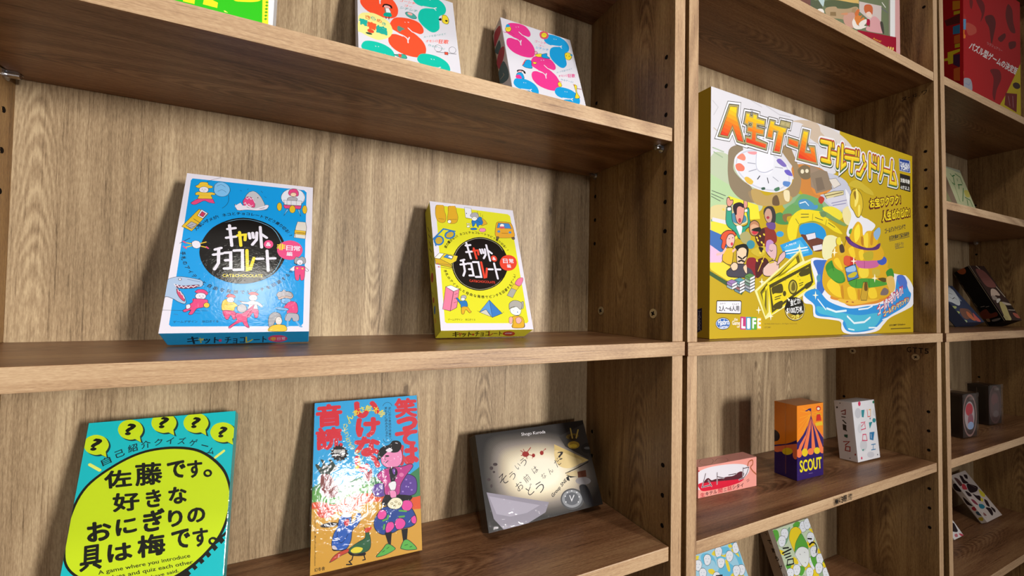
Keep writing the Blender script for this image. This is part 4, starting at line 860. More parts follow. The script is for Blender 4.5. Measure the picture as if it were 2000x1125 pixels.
ART['D_F'] = '''
p 36a2d8 -684 15394 10796 15210 10700 4119 -401 5978
b 3f7f52 -428 6855 138 7357 1165 7649 2382 7012 3615 7437 5047 7539 6347 7032 7331 6251 8707 6925 9774 7509 10859 7858 10714 4437 -401 5978
b 5a9a44 -423 6708 879 7093 2541 6383 5043 6836 6334 6091 6645 4952 -401 5978
b d4552c -396 5803 610 5955 1949 5510 3621 6059 6004 5831 7979 5201 9335 4918 10731 4836 10660 3173 -366 4823
p c8973c -386 5470 916 5348 3168 4488 5034 5220 6645 4952 8283 3931 10681 3676 10403 -2844 -204 -568
t cf3440 .05|7780 12873 9963 12805 7750 14725|笑
t cf3440 .075|7995 11548 9917 11516 7987 12715|っ
t cf3440 .075|7786 10056 9899 10006 7781 11368|て
t cf3440 .075|8122 8229 9903 8154 8130 9948|は
t cf3440 .075|3853 13248 6056 13241 3784 14666|い
t cf3440 .075|3987 11355 6101 11283 3952 13038|け
t cf3440 .075|3862 9566 6079 9443 3826 11243|な
t cf3440 .075|3897 8142 6063 8027 3846 9441|い
t cf3440 .05|270 12692 2504 12688 189 14701|音
t cf3440 .045|322 10578 2560 10461 213 12539|読
t e8d83c .02|5973 13526 6273 13006 6493 13826|桃
t e8d83c .02|5372 13773 5864 13429 5716 14264|太
t e8d83c .02|4697 13818 5276 13662 4852 14397|郎
t e8d83c .02|4194 13656 4725 13749 4100 14187|さ
t e8d83c .02|3737 13348 4205 13618 3467 13816|あ
t e8d83c .02|3236 12882 3660 13307 2811 13307|ん
S e8d83c 50 3335 12801 3307 12734 3239 12712 3171 12748 3142 12820 3170 12887 3238 12910 3307 12874 3335 12801
t d9d25a .01|2642 12273 3102 12273 2642 12733|ひ
t d9d25a .01|2697 11882 3117 11882 2697 12302|と
t d9d25a .01|2795 11483 3155 11483 2795 11843|つ
t d9d25a .01|2859 10967 3319 10967 2859 11427|ち
t d9d25a .01|3135 10605 3495 10605 3135 10965|ょ
t d9d25a .01|3340 10205 3740 10205 3340 10605|う
t d9d25a .01|3701 9748 4171 9577 3872 10217|だ
t d9d25a .01|3996 9233 4395 9003 4226 9631|い
t d9d25a .01|3920 8716 4352 8558 4077 9148|な
t d9d25a .01|3633 8314 4065 8156 3790 8746|!
t 1a2c3c .01|7052 13726 7322 13726 7052 13996|ま
t 1a2c3c .01|7050 13405 7320 13405 7050 13675|じ
t 1a2c3c .01|7047 13083 7317 13083 7047 13353|め
t 1a2c3c .01|7045 12761 7315 12761 7045 13031|な
t 1a2c3c .01|7043 12439 7313 12439 7043 12709|音
t 1a2c3c .01|7041 12117 7311 12117 7041 12387|読
t 1a2c3c .01|7039 11795 7309 11795 7039 12065|の
t 1a2c3c .01|7037 11473 7307 11473 7037 11743|授
t 1a2c3c .01|7035 11151 7305 11151 7035 11421|業
t 1a2c3c .01|7033 10829 7303 10829 7033 11099|で
t 1a2c3c .01|6669 13760 6939 13760 6669 14030|笑
t 1a2c3c .01|6675 13454 6945 13454 6675 13724|わ
t 1a2c3c .01|6680 13147 6950 13147 6680 13417|ず
t 1a2c3c .01|6685 12841 6955 12841 6685 13111|に
t 1a2c3c .01|6691 12535 6961 12535 6691 12805|読
t 1a2c3c .01|6696 12228 6966 12228 6696 12498|み
t 1a2c3c .01|6701 11922 6971 11922 6701 12192|き
t 1a2c3c .01|6707 11616 6977 11616 6707 11886|れ
t 1a2c3c .01|6712 11309 6982 11309 6712 11579|る
t 1a2c3c .01|6717 11003 6987 11003 6717 11273|か
t 1a2c3c .01|6790 10764 6925 10764 6790 10899|。
S 1a2c3c 35 6496 14129 6656 14376 6970 14472 7283 14341 7419 14085
S 1a2c3c 35 6484 10874 6599 10595 6835 10468 7160 10530 7353 10775
p 241e20 2289 10875 2432 10635 2619 10772 2684 10509 2904 10546 2875 10295 3096 10236 3003 10025 3162 9878 2974 9744 3070 9510 2819 9543 2821 9291 2602 9414 2480 9212 2323 9389 2139 9257 2044 9488 1829 9454 1826 9672 1580 9735 1668 9942 1451 10095 1633 10197 1507 10432 1752 10433 1718 10689 1935 10600 2025 10811 2183 10665
t e8e4e0 .01|1819 10079 2814 10033 1799 10396|朗読劇
t e8e4e0 .015|1887 9695 2724 9650 1867 9979|ゲーム
b 36443c 208 9179 413 9273 689 8961 833 9217 644 9641 900 9576 1166 9110 1527 9246 1308 9584 1660 9476 1927 9068 2144 8884 2177 8694 1875 8459 1545 8200 1402 7765 1012 7823 703 8321
b 7a3a34 707 8169 1454 8213 1841 7700 2229 7035 2090 6155 892 6497
b d2503c 453 5253 616 5734 1127 5795 1803 5314 1989 4812 1668 4460 934 4519 522 4808
b a02a34 4645 7753 4807 8171 5049 7932 5310 8259 5371 7649 5125 7135 4724 7273
b e58cb8 6244 9292 6467 9672 7232 9824 8092 9802 8384 9017 8227 8296 7620 7972 6779 8120 6286 8639
S 26262e 50 6244 9292 6467 9672 7232 9824 8092 9802 8384 9017 8227 8296 7620 7972 6779 8120 6286 8639 6244 9292
b 120e12 5874 8887 6016 9728 6423 10121 7069 10258 7418 10567 7936 10540 8243 10286 8303 9893 7997 9464 7429 9436 6973 9592 6631 9373 6292 9091
b e6e0e8 6721 9755 7148 9917 7400 9671 7056 9516
s e6e0e8 50 7689 10351 7930 10273
b 120e12 7066 9154 7001 9104 6846 9101 6692 9144 6629 9210 6693 9260 6848 9264 7003 9220
s 120e12 70 6453 8697 6702 8551 6958 8744
s 120e12 40 6711 9102 6574 8924 6740 8837
b 5f3f94 5329 6279 5607 6672 6342 6686 6747 6183 6688 5566 6000 5491 5518 5754
S 26262e 50 5329 6279 5607 6672 6342 6686 6747 6183 6688 5566 6000 5491 5518 5754 5329 6279
b 5f3f94 7849 6810 8715 7200 9573 6799 9791 6034 9606 5258 8826 5143 8017 5384
S 26262e 60 7849 6810 8715 7200 9573 6799 9791 6034 9606 5258 8826 5143 8017 5384 7849 6810
b b83a86 6359 7906 7030 8053 8306 8007 9178 8119 9396 7808 8712 7087 8142 6286 7917 5400 6655 5572 6472 6540 5858 7342 6026 7714
S 26262e 60 6359 7906 7030 8053 8306 8007 9178 8119 9396 7808 8712 7087 8142 6286 7917 5400 6655 5572 6472 6540 5858 7342 6026 7714 6359 7906
b 1a1420 7027 7892 7619 7939 7864 7452 7596 6847 7331 6251 7143 6914
b 7a4aa8 7363 7845 7617 7842 7555 7334 7390 7519
b d873a8 6841 6832 6781 6729 6640 6704 6500 6771 6444 6891 6504 6994 6645 7020 6785 6953
b d873a8 8473 7170 8399 7043 8228 7011 8061 7092 7995 7239 8068 7366 8238 7398 8406 7317
b 9a7cc8 8803 6668 8771 6616 8698 6603 8626 6638 8597 6699 8629 6751 8702 6764 8775 6730
b 9a7cc8 9224 6282 9192 6230 9118 6218 9046 6252 9017 6313 9049 6366 9123 6378 9195 6344
b 9a7cc8 8784 6027 8752 5976 8679 5963 8608 5998 8579 6059 8611 6111 8684 6123 8756 6088
b 9a7cc8 9324 5623 9292 5571 9218 5559 9146 5594 9117 5655 9149 5707 9223 5719 9295 5684
b 9a7cc8 8430 5604 8399 5552 8326 5541 8255 5575 8227 5636 8258 5687 8330 5699 8402 5664
b 9a7cc8 5928 6310 5904 6270 5846 6261 5789 6288 5766 6335 5790 6376 5848 6385 5905 6358
b 9a7cc8 6249 5870 6225 5830 6167 5821 6110 5848 6086 5896 6111 5936 6169 5945 6226 5918
b 120e12 6236 4866 6655 5572 7312 5310 7468 4816 6966 4512 6477 4641
b 120e12 7815 5385 9168 5088 9070 4708 8303 4677 7804 4916
b e8e6ea 6919 6551 7341 6726 7675 6596 7628 6015 7321 5779 7077 6053
S 26262e 40 6919 6551 7341 6726 7675 6596 7628 6015 7321 5779 7077 6053 6919 6551
b e58cb8 7074 5896 7573 5818 7678 5250 7227 5198 7067 5505
S 26262e 40 7074 5896 7573 5818 7678 5250 7227 5198 7067 5505 7074 5896
b 2a468e 5904 4084 6475 4488 7959 4391 8966 4126 9488 3348 9600 2658 9078 2291 7907 2251 7247 2074 6280 2110 5619 2710 5530 3472
S 26262e 60 5904 4084 6475 4488 7959 4391 8966 4126 9488 3348 9600 2658 9078 2291 7907 2251 7247 2074 6280 2110 5619 2710 5530 3472 5904 4084
b d84a98 5821 3871 6067 4283 6552 4199 6708 3790 6378 3439 5946 3547
S 26262e 40 5821 3871 6067 4283 6552 4199 6708 3790 6378 3439 5946 3547 5821 3871
b d84a98 8131 4549 8475 4774 9067 4629 9274 4121 8870 3768 8284 3978
S 26262e 40 8131 4549 8475 4774 9067 4629 9274 4121 8870 3768 8284 3978 8131 4549
b d84a98 7460 2895 7765 3251 8262 3131 8518 2701 8239 2295 7661 2327
S 26262e 40 7460 2895 7765 3251 8262 3131 8518 2701 8239 2295 7661 2327 7460 2895
b d84a98 6575 2531 6777 3020 7266 3036 7421 2599 7088 2254 6682 2182
S 26262e 40 6575 2531 6777 3020 7266 3036 7421 2599 7088 2254 6682 2182 6575 2531
b d84a98 9069 3064 9449 3229 9606 2812 9458 2483 9124 2667
S 26262e 40 9069 3064 9449 3229 9606 2812 9458 2483 9124 2667 9069 3064
s 5aa048 160 6377 3319 6783 3397 6869 3686
s 5aa048 160 7948 3927 8616 3765
s 5aa048 160 7934 3374 8401 3338
s 5aa048 160 6414 2561 6484 2923
b e6dfc2 6806 4771 7309 5185 7976 5076 8301 4599 7953 4143 7290 4195 6883 4450
S 26262e 50 6806 4771 7309 5185 7976 5076 8301 4599 7953 4143 7290 4195 6883 4450 6806 4771
b 8a7a4a 7366 4677 7325 4607 7231 4591 7139 4639 7102 4722 7142 4792 7236 4808 7328 4760
b 8a7a4a 7767 4766 7726 4696 7632 4679 7538 4727 7501 4810 7542 4881 7637 4897 7730 4849
b 8a7a4a 8097 4524 8056 4453 7960 4437 7867 4485 7830 4568 7870 4639 7966 4655 8060 4607
b 8a7a4a 7626 4416 7585 4346 7491 4331 7398 4378 7361 4461 7401 4531 7496 4547 7589 4499
b e6dfc2 7316 4686 7291 4646 7232 4638 7174 4666 7151 4713 7176 4753 7235 4761 7293 4733
b e6dfc2 7717 4774 7692 4734 7633 4726 7574 4754 7551 4802 7576 4842 7636 4850 7694 4822
b e6dfc2 8047 4532 8021 4492 7961 4484 7903 4512 7880 4560 7905 4600 7965 4608 8023 4580
p 120e12 6505 2215 7184 2176 7066 1097 6872 1062
p 120e12 8104 2214 8738 2201 8628 1312 8470 1042 8242 1162
b 5aa84a 5722 407 6262 818 6746 1220 7414 761 7378 562 6572 318 5783 279
S 26262e 50 5722 407 6262 818 6746 1220 7414 761 7378 562 6572 318 5783 279 5722 407
b 5aa84a 7964 591 8292 1182 8674 1197 9195 748 9549 271 9344 192 8516 331
S 26262e 50 7964 591 8292 1182 8674 1197 9195 748 9549 271 9344 192 8516 331 7964 591
s 1e4a28 50 6259 600 6498 697
s 1e4a28 50 6659 811 6901 909
s 1e4a28 50 8363 764 8695 772
s 1e4a28 50 8853 516 9105 540
b 120e12 2338 3783 2123 3648 1564 3615 993 3702 740 3857 947 3991 1500 4026 2078 3940
b 2858ac 2342 4048 2592 4471 3016 4485 3444 4144 3478 3623 3860 3848 3905 4359 4277 4293 4323 3809 3968 3312 3557 2980 3410 2112 2965 1516 2006 1654 1751 2156 1913 2975 2216 3492
S 26262e 60 2342 4048 2592 4471 3016 4485 3444 4144 3478 3623 3860 3848 3905 4359 4277 4293 4323 3809 3968 3312 3557 2980 3410 2112 2965 1516 2006 1654 1751 2156 1913 2975 2216 3492 2342 4048
b e6e2ea 3505 4281 3371 4179 3048 4185 2727 4294 2593 4442 2724 4544 3046 4539 3370 4430
b c02c3c 2839 3959 3171 4045 3295 3656 3024 3414 2811 3672
S 26262e 40 2839 3959 3171 4045 3295 3656 3024 3414 2811 3672 2839 3959
S 122a5a 50 2277 3336 2227 2629 2618 2125 3180 2733
b 120e12 1829 1831 2300 1552 2965 1516 2891 1432 1934 1585
b c8c0c8 1782 2009 2030 1987 2240 1663 1888 1734
b 2c5c3c 4679 2857 5020 2557 5203 1832 5137 1162 4704 919 3867 948 3190 1300 3457 1601 4123 1899 4645 2087 4739 2434
S 26262e 50 4679 2857 5020 2557 5203 1832 5137 1162 4704 919 3867 948 3190 1300 3457 1601 4123 1899 4645 2087 4739 2434 4679 2857
b c8402e 4632 2895 4897 2963 5305 2947 5099 2630 4787 2572
s 120e12 50 4710 2851 4602 3077
b d8c83a 3414 1325 3865 1519 4474 1296 4245 1013 3640 1066
b 120e12 3190 1229 3867 906 4703 876 4626 649 3792 780 3371 952
b b8402c 1587 712 1941 1136 2522 1409 3218 1493 3190 1229 2599 1069 1947 788
S 26262e 40 1587 712 1941 1136 2522 1409 3218 1493 3190 1229 2599 1069 1947 788 1587 712
s 120e12 100 3611 817 3523 525 3285 435 3525 132
s 120e12 100 4580 730 4702 305 4473 297
s 120e12 100 3049 234 3420 154
t 3a2c14 .005|211 4577 285 717 398 4543|Gaeri Design, MontProduct Production
t 3a2c14 .02|354 216 1226 187 346 514|幻冬舎
'''
ART['E_F'] = '''
p 262220 -570 10607 16503 10185 16061 -424 -657 -424
b 2c2825~57504a~0 1065 8994 5338 9674 10932 8836 15008 6069 15431 2411 12265 285 5366 544 698 3198
b 2c2825~57504a~20 1203 8863 5378 9538 10844 8726 14805 6028 15207 2476 12119 410 5399 659 852 3244
b 2c2825~57504a~40 1341 8733 5417 9403 10757 8615 14602 5986 14984 2541 11972 535 5432 773 1007 3290
b 2c2825~57504a~60 1479 8602 5457 9267 10669 8505 14398 5945 14761 2607 11826 660 5465 888 1162 3337
b 2c2825~57504a~80 1617 8471 5497 9132 10582 8394 14195 5903 14537 2672 11680 785 5498 1003 1316 3383
b 57504a~8a8078~0 1755 8340 5536 8996 10495 8284 13992 5862 14314 2737 11534 910 5530 1117 1471 3429
b 57504a~8a8078~20 1894 8209 5576 8861 10407 8173 13789 5820 14091 2803 11387 1035 5563 1232 1625 3476
b 57504a~8a8078~40 2032 8079 5616 8725 10320 8063 13585 5778 13867 2868 11241 1160 5596 1346 1780 3522
b 57504a~8a8078~60 2170 7948 5656 8590 10232 7952 13382 5737 13644 2934 11095 1285 5629 1461 1934 3568
b 57504a~8a8078~80 2308 7817 5695 8454 10145 7842 13179 5695 13421 2999 10948 1410 5662 1575 2089 3615
b 8a8078~c2b49c~0 2446 7686 5735 8319 10057 7731 12976 5654 13197 3064 10802 1534 5695 1690 2243 3661
b 8a8078~c2b49c~20 2584 7555 5775 8183 9970 7621 12772 5612 12974 3130 10656 1659 5728 1805 2398 3707
b 8a8078~c2b49c~40 2722 7424 5815 8048 9882 7510 12569 5571 12751 3195 10510 1784 5761 1919 2552 3754
b 8a8078~c2b49c~60 2860 7294 5854 7912 9795 7400 12366 5529 12527 3260 10363 1909 5794 2034 2707 3800
b 8a8078~c2b49c~80 2998 7163 5894 7777 9707 7289 12163 5488 12304 3326 10217 2034 5827 2148 2861 3846
b c2b49c~e8dcc0~0 3136 7032 5934 7641 9620 7179 11959 5446 12081 3391 10071 2159 5859 2263 3016 3893
b c2b49c~e8dcc0~20 3274 6901 5973 7506 9532 7068 11756 5405 11857 3456 9924 2284 5892 2378 3171 3939
b c2b49c~e8dcc0~40 3412 6770 6013 7370 9445 6958 11553 5363 11634 3522 9778 2409 5925 2492 3325 3985
b c2b49c~e8dcc0~60 3550 6640 6053 7235 9357 6847 11350 5322 11411 3587 9632 2534 5958 2607 3480 4032
b c2b49c~e8dcc0~80 3688 6509 6093 7099 9270 6737 11146 5280 11187 3653 9485 2659 5991 2721 3634 4078
b e8dcc0~f4ecd8~0 3827 6378 6132 6964 9182 6626 10943 5239 10964 3718 9339 2784 6024 2836 3789 4124
b e8dcc0~f4ecd8~20 3965 6247 6172 6828 9095 6516 10740 5197 10741 3783 9193 2909 6057 2950 3943 4171
b e8dcc0~f4ecd8~40 4103 6116 6212 6693 9008 6405 10537 5156 10517 3849 9047 3034 6090 3065 4098 4217
b e8dcc0~f4ecd8~60 4241 5986 6252 6557 8920 6295 10333 5114 10294 3914 8900 3159 6123 3180 4252 4263
b e8dcc0~f4ecd8~80 4379 5855 6291 6422 8833 6184 10130 5073 10071 3979 8754 3284 6156 3294 4407 4310
b e8dcc0~f4ecd8~100 4517 5724 6331 6286 8745 6074 9927 5031 9847 4045 8608 3409 6189 3409 4561 4356
p cdb272 10089 7622 14556 5130 13679 4960 10950 4729 9758 5779
b e0c890 10053 6911 12392 5836 13527 5102 11486 4646 10000 5308
p 8d8794 391 3887 7826 1564 7135 641 4763 31 1777 -42 797 1189
p a49eac 593 3470 6579 1477 4824 1032 2760 1052 1174 1608
p 3a3532 11017 8442 15159 9517 15193 6661 14640 5208 11615 7146
b 6a5422 13943 8181 13630 7948 12935 7862 12268 7970 12013 8208 12316 8440 13006 8530 13683 8423
b a8872e 13735 7043 13388 6765 12742 6720 12175 6930 12014 7274 12351 7553 12996 7603 13572 7392
b d8b83c 13364 6986 13167 6861 12780 6851 12429 6961 12318 7127 12511 7252 12898 7263 13252 7153
b 3a2c16 13582 7931 13347 7719 12919 7675 12549 7822 12450 8075 12680 8287 13108 8333 13483 8186
s b89a4a 200 12944 9137 12919 8015
s b89a4a 200 14050 8847 13487 7943
b 2a2826 15719 6403 15313 6022 14609 5942 14017 6204 13875 6656 14269 7038 14975 7126 15579 6863
b 6a6866 15369 6451 15178 6368 14783 6377 14418 6473 14293 6598 14482 6682 14875 6673 15244 6578
b 8f8a8c 14170 2765 13756 2528 12947 2539 12219 2786 11988 3127 12389 3364 13195 3360 13937 3112
b 4a4a4c 12618 1019 11910 332 10693 228 9675 749 9426 1596 10096 2289 11320 2420 12376 1892
b 8a8c90 12325 1100 11731 528 10700 442 9834 880 9620 1588 10187 2165 11221 2269 12115 1827
b 5c5e64 11936 1170 11513 761 10773 699 10148 1012 9994 1520 10403 1932 11146 2004 11785 1687
s e0e0e4 100 10756 1726 10868 1158 11342 1664
b d8d8dc 10220 1753 10182 1711 10117 1703 10061 1733 10049 1784 10087 1825 10152 1834 10208 1804
b d8d8dc 10589 2101 10550 2059 10484 2050 10428 2080 10415 2131 10454 2174 10520 2182 10576 2152
b d8d8dc 11244 2153 11205 2111 11137 2102 11081 2133 11068 2184 11107 2226 11175 2235 11231 2205
b d8d8dc 11902 1871 11862 1829 11794 1820 11737 1851 11725 1902 11765 1944 11833 1953 11890 1923
b d8d8dc 12083 1352 12043 1310 11975 1301 11919 1332 11907 1383 11946 1425 12014 1433 12071 1403
b d8d8dc 11822 846 11783 805 11715 797 11659 828 11647 878 11686 920 11754 928 11810 897
b d8d8dc 10144 1153 10107 1112 10041 1105 9986 1135 9974 1185 10011 1226 10077 1234 10132 1204
b 26262a 12366 2495 13301 2450 13743 1407 13727 150 12697 479 12404 1364
s 1c1a18 100 10833 4172 12572 4478 14456 4934
p c8b48a 10894 4191 12506 4255 12509 3616 11142 3750
p 5e3424 12548 4073 13801 4082 13689 3338 12452 3423
p 1c1a18 10760 4040 11423 3762 12304 3562 11373 3584
p 1c1a18 10754 3685 11164 3832 11189 3259 10855 3385
b 3a2c2c 2189 6490 2087 6391 1882 6374 1693 6451 1632 6575 1733 6674 1939 6691 2128 6615
b 3a2c2c 1593 6176 1507 6057 1346 6027 1205 6104 1164 6242 1249 6362 1410 6392 1553 6315
b 3a2c2c 1768 5747 1710 5680 1597 5667 1494 5715 1462 5795 1520 5861 1634 5875 1737 5827
b 3a2c2c 1084 5063 1004 4965 847 4945 707 5014 664 5132 743 5230 900 5250 1041 5181
b 3a2c2c 1198 4391 1137 4273 1033 4238 946 4306 929 4437 990 4555 1094 4591 1181 4523
b 98241e 6402 6988 6221 6791 5883 6749 5586 6883 5501 7116 5679 7312 6017 7357 6317 7223
s 98241e 100 5950 7052 6785 7684
s 98241e 80 5950 7052 5375 7561
s 98241e 80 5950 7052 5317 6972
s 98241e 80 5950 7052 5771 7650
s 98241e 80 5950 7052 6044 6541
s 98241e 80 5950 7052 6791 6789
b 98241e 7181 6733 7082 6595 6913 6557 6772 6640 6741 6796 6839 6934 7009 6973 7150 6890
b 98241e 8398 6849 8280 6691 8080 6647 7915 6743 7879 6922 7995 7081 8196 7126 8363 7030
s 98241e 60 6960 6765 6713 6443
s 98241e 60 8138 6886 8676 7250
b 98241e 8816 7230 8783 7183 8728 7169 8684 7197 8676 7250 8709 7297 8763 7311 8808 7283
t dcd8da .004|5844 9036 9185 8945 5892 9502|Shogo Kuroda
t 2a2226 -.005|2429 4084 3382 4634 1879 5036|そ
t 2a2226 -.005|3631 4479 4337 4855 3255 5186|う
t 2a2226 -.005|4564 5499 5093 5780 4282 6029|い
t 2a2226 -.005|5335 5700 6041 6076 4959 6406|う
t 2a2226 -.005|4234 3241 5050 3621 3854 4056|お
t 2a2226 -.005|5385 3923 6091 4299 5009 4630|前
t 2a2226 -.005|6663 4728 7281 5057 6335 5346|は
t 2a2226 -.005|5489 2581 6395 3004 5066 3487|ど
t 2a2226 -.005|6678 2564 7712 2940 6302 3598|う
t 2a2226 -.005|7720 3958 8212 4302 7376 4449|な
t 2a2226 -.005|8733 4323 9266 4696 8360 4855|ん
t 2a2226 -.005|9864 4942 10601 5367 9439 5678|だ
t 2a2226 -.005|10297 5740 11194 5818 10219 6636|?
t 26222a .02|8481 1820 10824 3206 8280 2261|Group SNE
'''
ART['E_L'] = '''
s 5a544e 60 597 6570 767 2616
s 6a6460 40 -97 9025 414 7137
'''
ART['F_F'] = '''
b e0388a 508 13349 913 14182 1619 14620 2638 14851 3427 14709 3863 14071 3841 13409 3424 13009 2800 12980 3218 12661 3767 12078 4040 11187 3845 10199 3206 9616 2114 9437 1000 9669 358 10317 280 11074 529 11672 1042 11939 1756 11917 1266 12244 761 12461 445 12734
s d8d6df 130 2285 13379 2681 13009 3514 12953
S d8d6df 130 612 12082 1067 12109 1567 12095 2001 11936 2223 11653
s d8d6df 130 2223 11653 2362 12072
s d8d6df 130 2209 11721 2209 11253
s d8d6df 80 1946 14116 2035 14062
s d8d6df 80 2259 14242 2407 14240
b e0388a 3169 9033 3596 9823 4320 10219 5360 10405 6159 10239 6592 9607 6557 8969 6127 8598 5492 8592 5911 8270 6460 7687 6721 6817 6506 5869 5846 5330 4733 5197 3605 5461 2964 6111 2897 6844 3161 7413 3687 7652 4413 7605 3920 7938 3411 8166 3094 8441
s d8d6df 130 4976 8997 5372 8625 6218 8541
S d8d6df 130 3252 7805 3715 7816 4224 7783 4662 7614 4883 7332
s d8d6df 130 4883 7332 5031 7732
s d8d6df 130 4870 7399 4861 6947
s d8d6df 80 4644 9721 4734 9665
s d8d6df 80 4965 9831 5114 9824
b 1a98d4 5740 13463 6120 14331 6924 14750 8152 14844 9095 14444 9433 13626 9197 12762 8543 12100 8478 11136 8392 10207 7811 9511 7218 9493 6437 10142 6121 10920 6389 12062 6991 12674 7777 12960 6822 12826 6056 12925
s d8d6df 120 6764 12866 8051 13122 8310 13340
s d8d6df 120 8051 13122 8223 12906
s d8d6df 80 7276 14151 7404 14122
s d8d6df 80 7598 14226 7701 14202
b 1a98d4 275 4819 575 5534 1253 5838 2302 5839 3123 5439 3439 4723 3265 4005 2727 3483 2703 2666 2659 1880 2183 1321 1673 1341 980 1943 683 2627 878 3585 1376 4069 2042 4263 1227 4209 565 4341
s d8d6df 120 1175 4246 2271 4382 2487 4552
s d8d6df 120 2271 4382 2426 4189
s d8d6df 80 1574 5307 1684 5273
s d8d6df 80 1848 5350 1937 5323
b 1a98d4 5685 5077 6044 5830 6804 6153 7963 6157 8853 5737 9173 4984 8951 4227 8335 3676 8275 2816 8195 1988 7646 1401 7085 1421 6346 2054 6047 2772 6300 3779 6868 4289 7611 4495 6709 4437 5984 4575
s d8d6df 120 6654 4476 7869 4622 8114 4801
s d8d6df 120 7869 4622 8032 4418
s d8d6df 80 7137 5594 7257 5559
s d8d6df 80 7441 5640 7538 5612
b e6d034 1254 13466 1086 13085 779 12835 514 12861 444 13146 609 13525 915 13779 1184 13755
S 26262e 40 1254 13466 1086 13085 779 12835 514 12861 444 13146 609 13525 915 13779 1184 13755 1254 13466
b 1a98d4 541 13584 775 14051 1061 14122 1143 13855 806 13601
S c0386a 80 70 12587 360 12554 696 12832 1167 12795 1567 12654
b 26262e 776 13307 758 13258 729 13229 705 13237 700 13277 717 13326 747 13355 771 13347
b 26262e 1004 13397 986 13348 957 13319 932 13327 928 13367 945 13416 975 13445 999 13437
b d8566a 5227 14065 5454 14616 6046 15003 6497 14944 6600 14438 6295 13857 5779 13539 5332 13569
b e6d034 6364 14441 6170 14060 5827 13803 5536 13818 5465 14095 5655 14474 5997 14734 6292 14721
S 26262e 30 6364 14441 6170 14060 5827 13803 5536 13818 5465 14095 5655 14474 5997 14734 6292 14721 6364 14441
b 26262e 5826 14296 5807 14256 5775 14230 5748 14233 5742 14263 5761 14303 5793 14329 5820 14326
b 26262e 6101 14371 6082 14330 6050 14304 6022 14307 6017 14338 6035 14378 6068 14404 6095 14401
b 1a98d4 1853 7944 2141 8263 2414 8847 2885 9149 3233 9054 3158 8462 3114 7914 2297 7757
S 26262e 50 1853 7944 2141 8263 2414 8847 2885 9149 3233 9054 3158 8462 3114 7914 2297 7757 1853 7944
S d8566a 100 1930 8053 2189 8559 2502 9018
b e8a0b8 3964 10823 4244 10996 4362 10745 4083 10427 3911 10512
S 26262e 40 3964 10823 4244 10996 4362 10745 4083 10427 3911 10512 3964 10823
b e6d034 4083 10427 4903 10818 4880 10341 4275 10102 3924 10226
S 26262e 40 4083 10427 4903 10818 4880 10341 4275 10102 3924 10226 4083 10427
b 1a98d4 4951 10732 5728 11153 5682 10767 6045 10450 5301 10223 4866 10263
S 26262e 50 4951 10732 5728 11153 5682 10767 6045 10450 5301 10223 4866 10263 4951 10732
b e6d034 3446 9013 3731 9109 3987 9024 3669 8746 3435 8810
S 26262e 40 3446 9013 3731 9109 3987 9024 3669 8746 3435 8810 3446 9013
b 1a1416 1017 6927 1377 7153 1857 7227 2116 7008 2070 6719 1907 6804 1772 7062 1560 6829 1070 6672
b e8b0b8 1689 6980 1586 6850 1371 6741 1170 6717 1100 6790 1201 6919 1416 7029 1618 7054
S 26262e 30 1689 6980 1586 6850 1371 6741 1170 6717 1100 6790 1201 6919 1416 7029 1618 7054 1689 6980
b 1a98d4 988 6510 1548 6757 1776 6353 1740 5908 944 5849 720 5886
S 26262e 40 988 6510 1548 6757 1776 6353 1740 5908 944 5849 720 5886 988 6510
b e0388a 812 6117 1248 6322 1463 5849 748 5694
b e6d034 8470 12075 8953 12444 9490 12403 9452 11775 8958 11180 8439 11274
S 26262e 50 8470 12075 8953 12444 9490 12403 9452 11775 8958 11180 8439 11274 8470 12075
b 1a98d4 9324 12268 9707 12325 9475 12013
b 26262e 8744 11835 8715 11771 8669 11733 8633 11742 8628 11794 8657 11858 8703 11897 8739 11887
b 26262e 9155 11856 9126 11792 9079 11753 9043 11763 9038 11815 9068 11880 9114 11918 9151 11908
s d8566a 90 6475 7052 7042 7014
b e6d034 6400 6677 6734 6948 6951 6562 6748 6192 6432 6196
S 26262e 40 6400 6677 6734 6948 6951 6562 6748 6192 6432 6196 6400 6677
b e6d034 8755 7104 9190 7090 8983 6029 9233 5253 8489 4975 8842 5989
S 26262e 50 8755 7104 9190 7090 8983 6029 9233 5253 8489 4975 8842 5989 8755 7104
s 8a4a4a 100 9188 6659 9775 6717
s c03a4a 100 8701 7159 8863 6993
t e0388a .01|4249 12481 5884 12695 4386 12907|ゴーシチ
t e0388a .01|4704 11976 5513 12076 4818 12332|ゴー
t 1a98d4 .01|4192 11419 6050 11640 4324 11823|シチシチ
t 4a86a8 .005|6551 8217 9080 9660 6581 8500|カードを並べかえて
t e0388a .015|6731 7700 8070 8221 6801 8052|オモシロ
t e0388a .02|8102 8057 9239 8412 8232 8680|狂歌
t 4a86a8 .005|6925 7262 8723 7382 7041 7583|作るゲーム!
'''
ART['F_L'] = '''
b b8405a 246 13797 779 14546 2064 14073 2161 13066 1100 12819 218 12775
b 4a6a78 79 12334 1411 12463 1581 11248 792 10960 190 11766
b b8405a 94 10551 1274 11155 2279 10465 1944 9419 560 8912 101 9676
b 4a6a78 108 8810 1544 9005 2259 7146 2124 5934 742 6498 -126 7634
s c9b9aa 60 258 7532 1243 7232 1109 7645
'''  # front's pink and blue, dulled: the side's shade is mixed into the ink
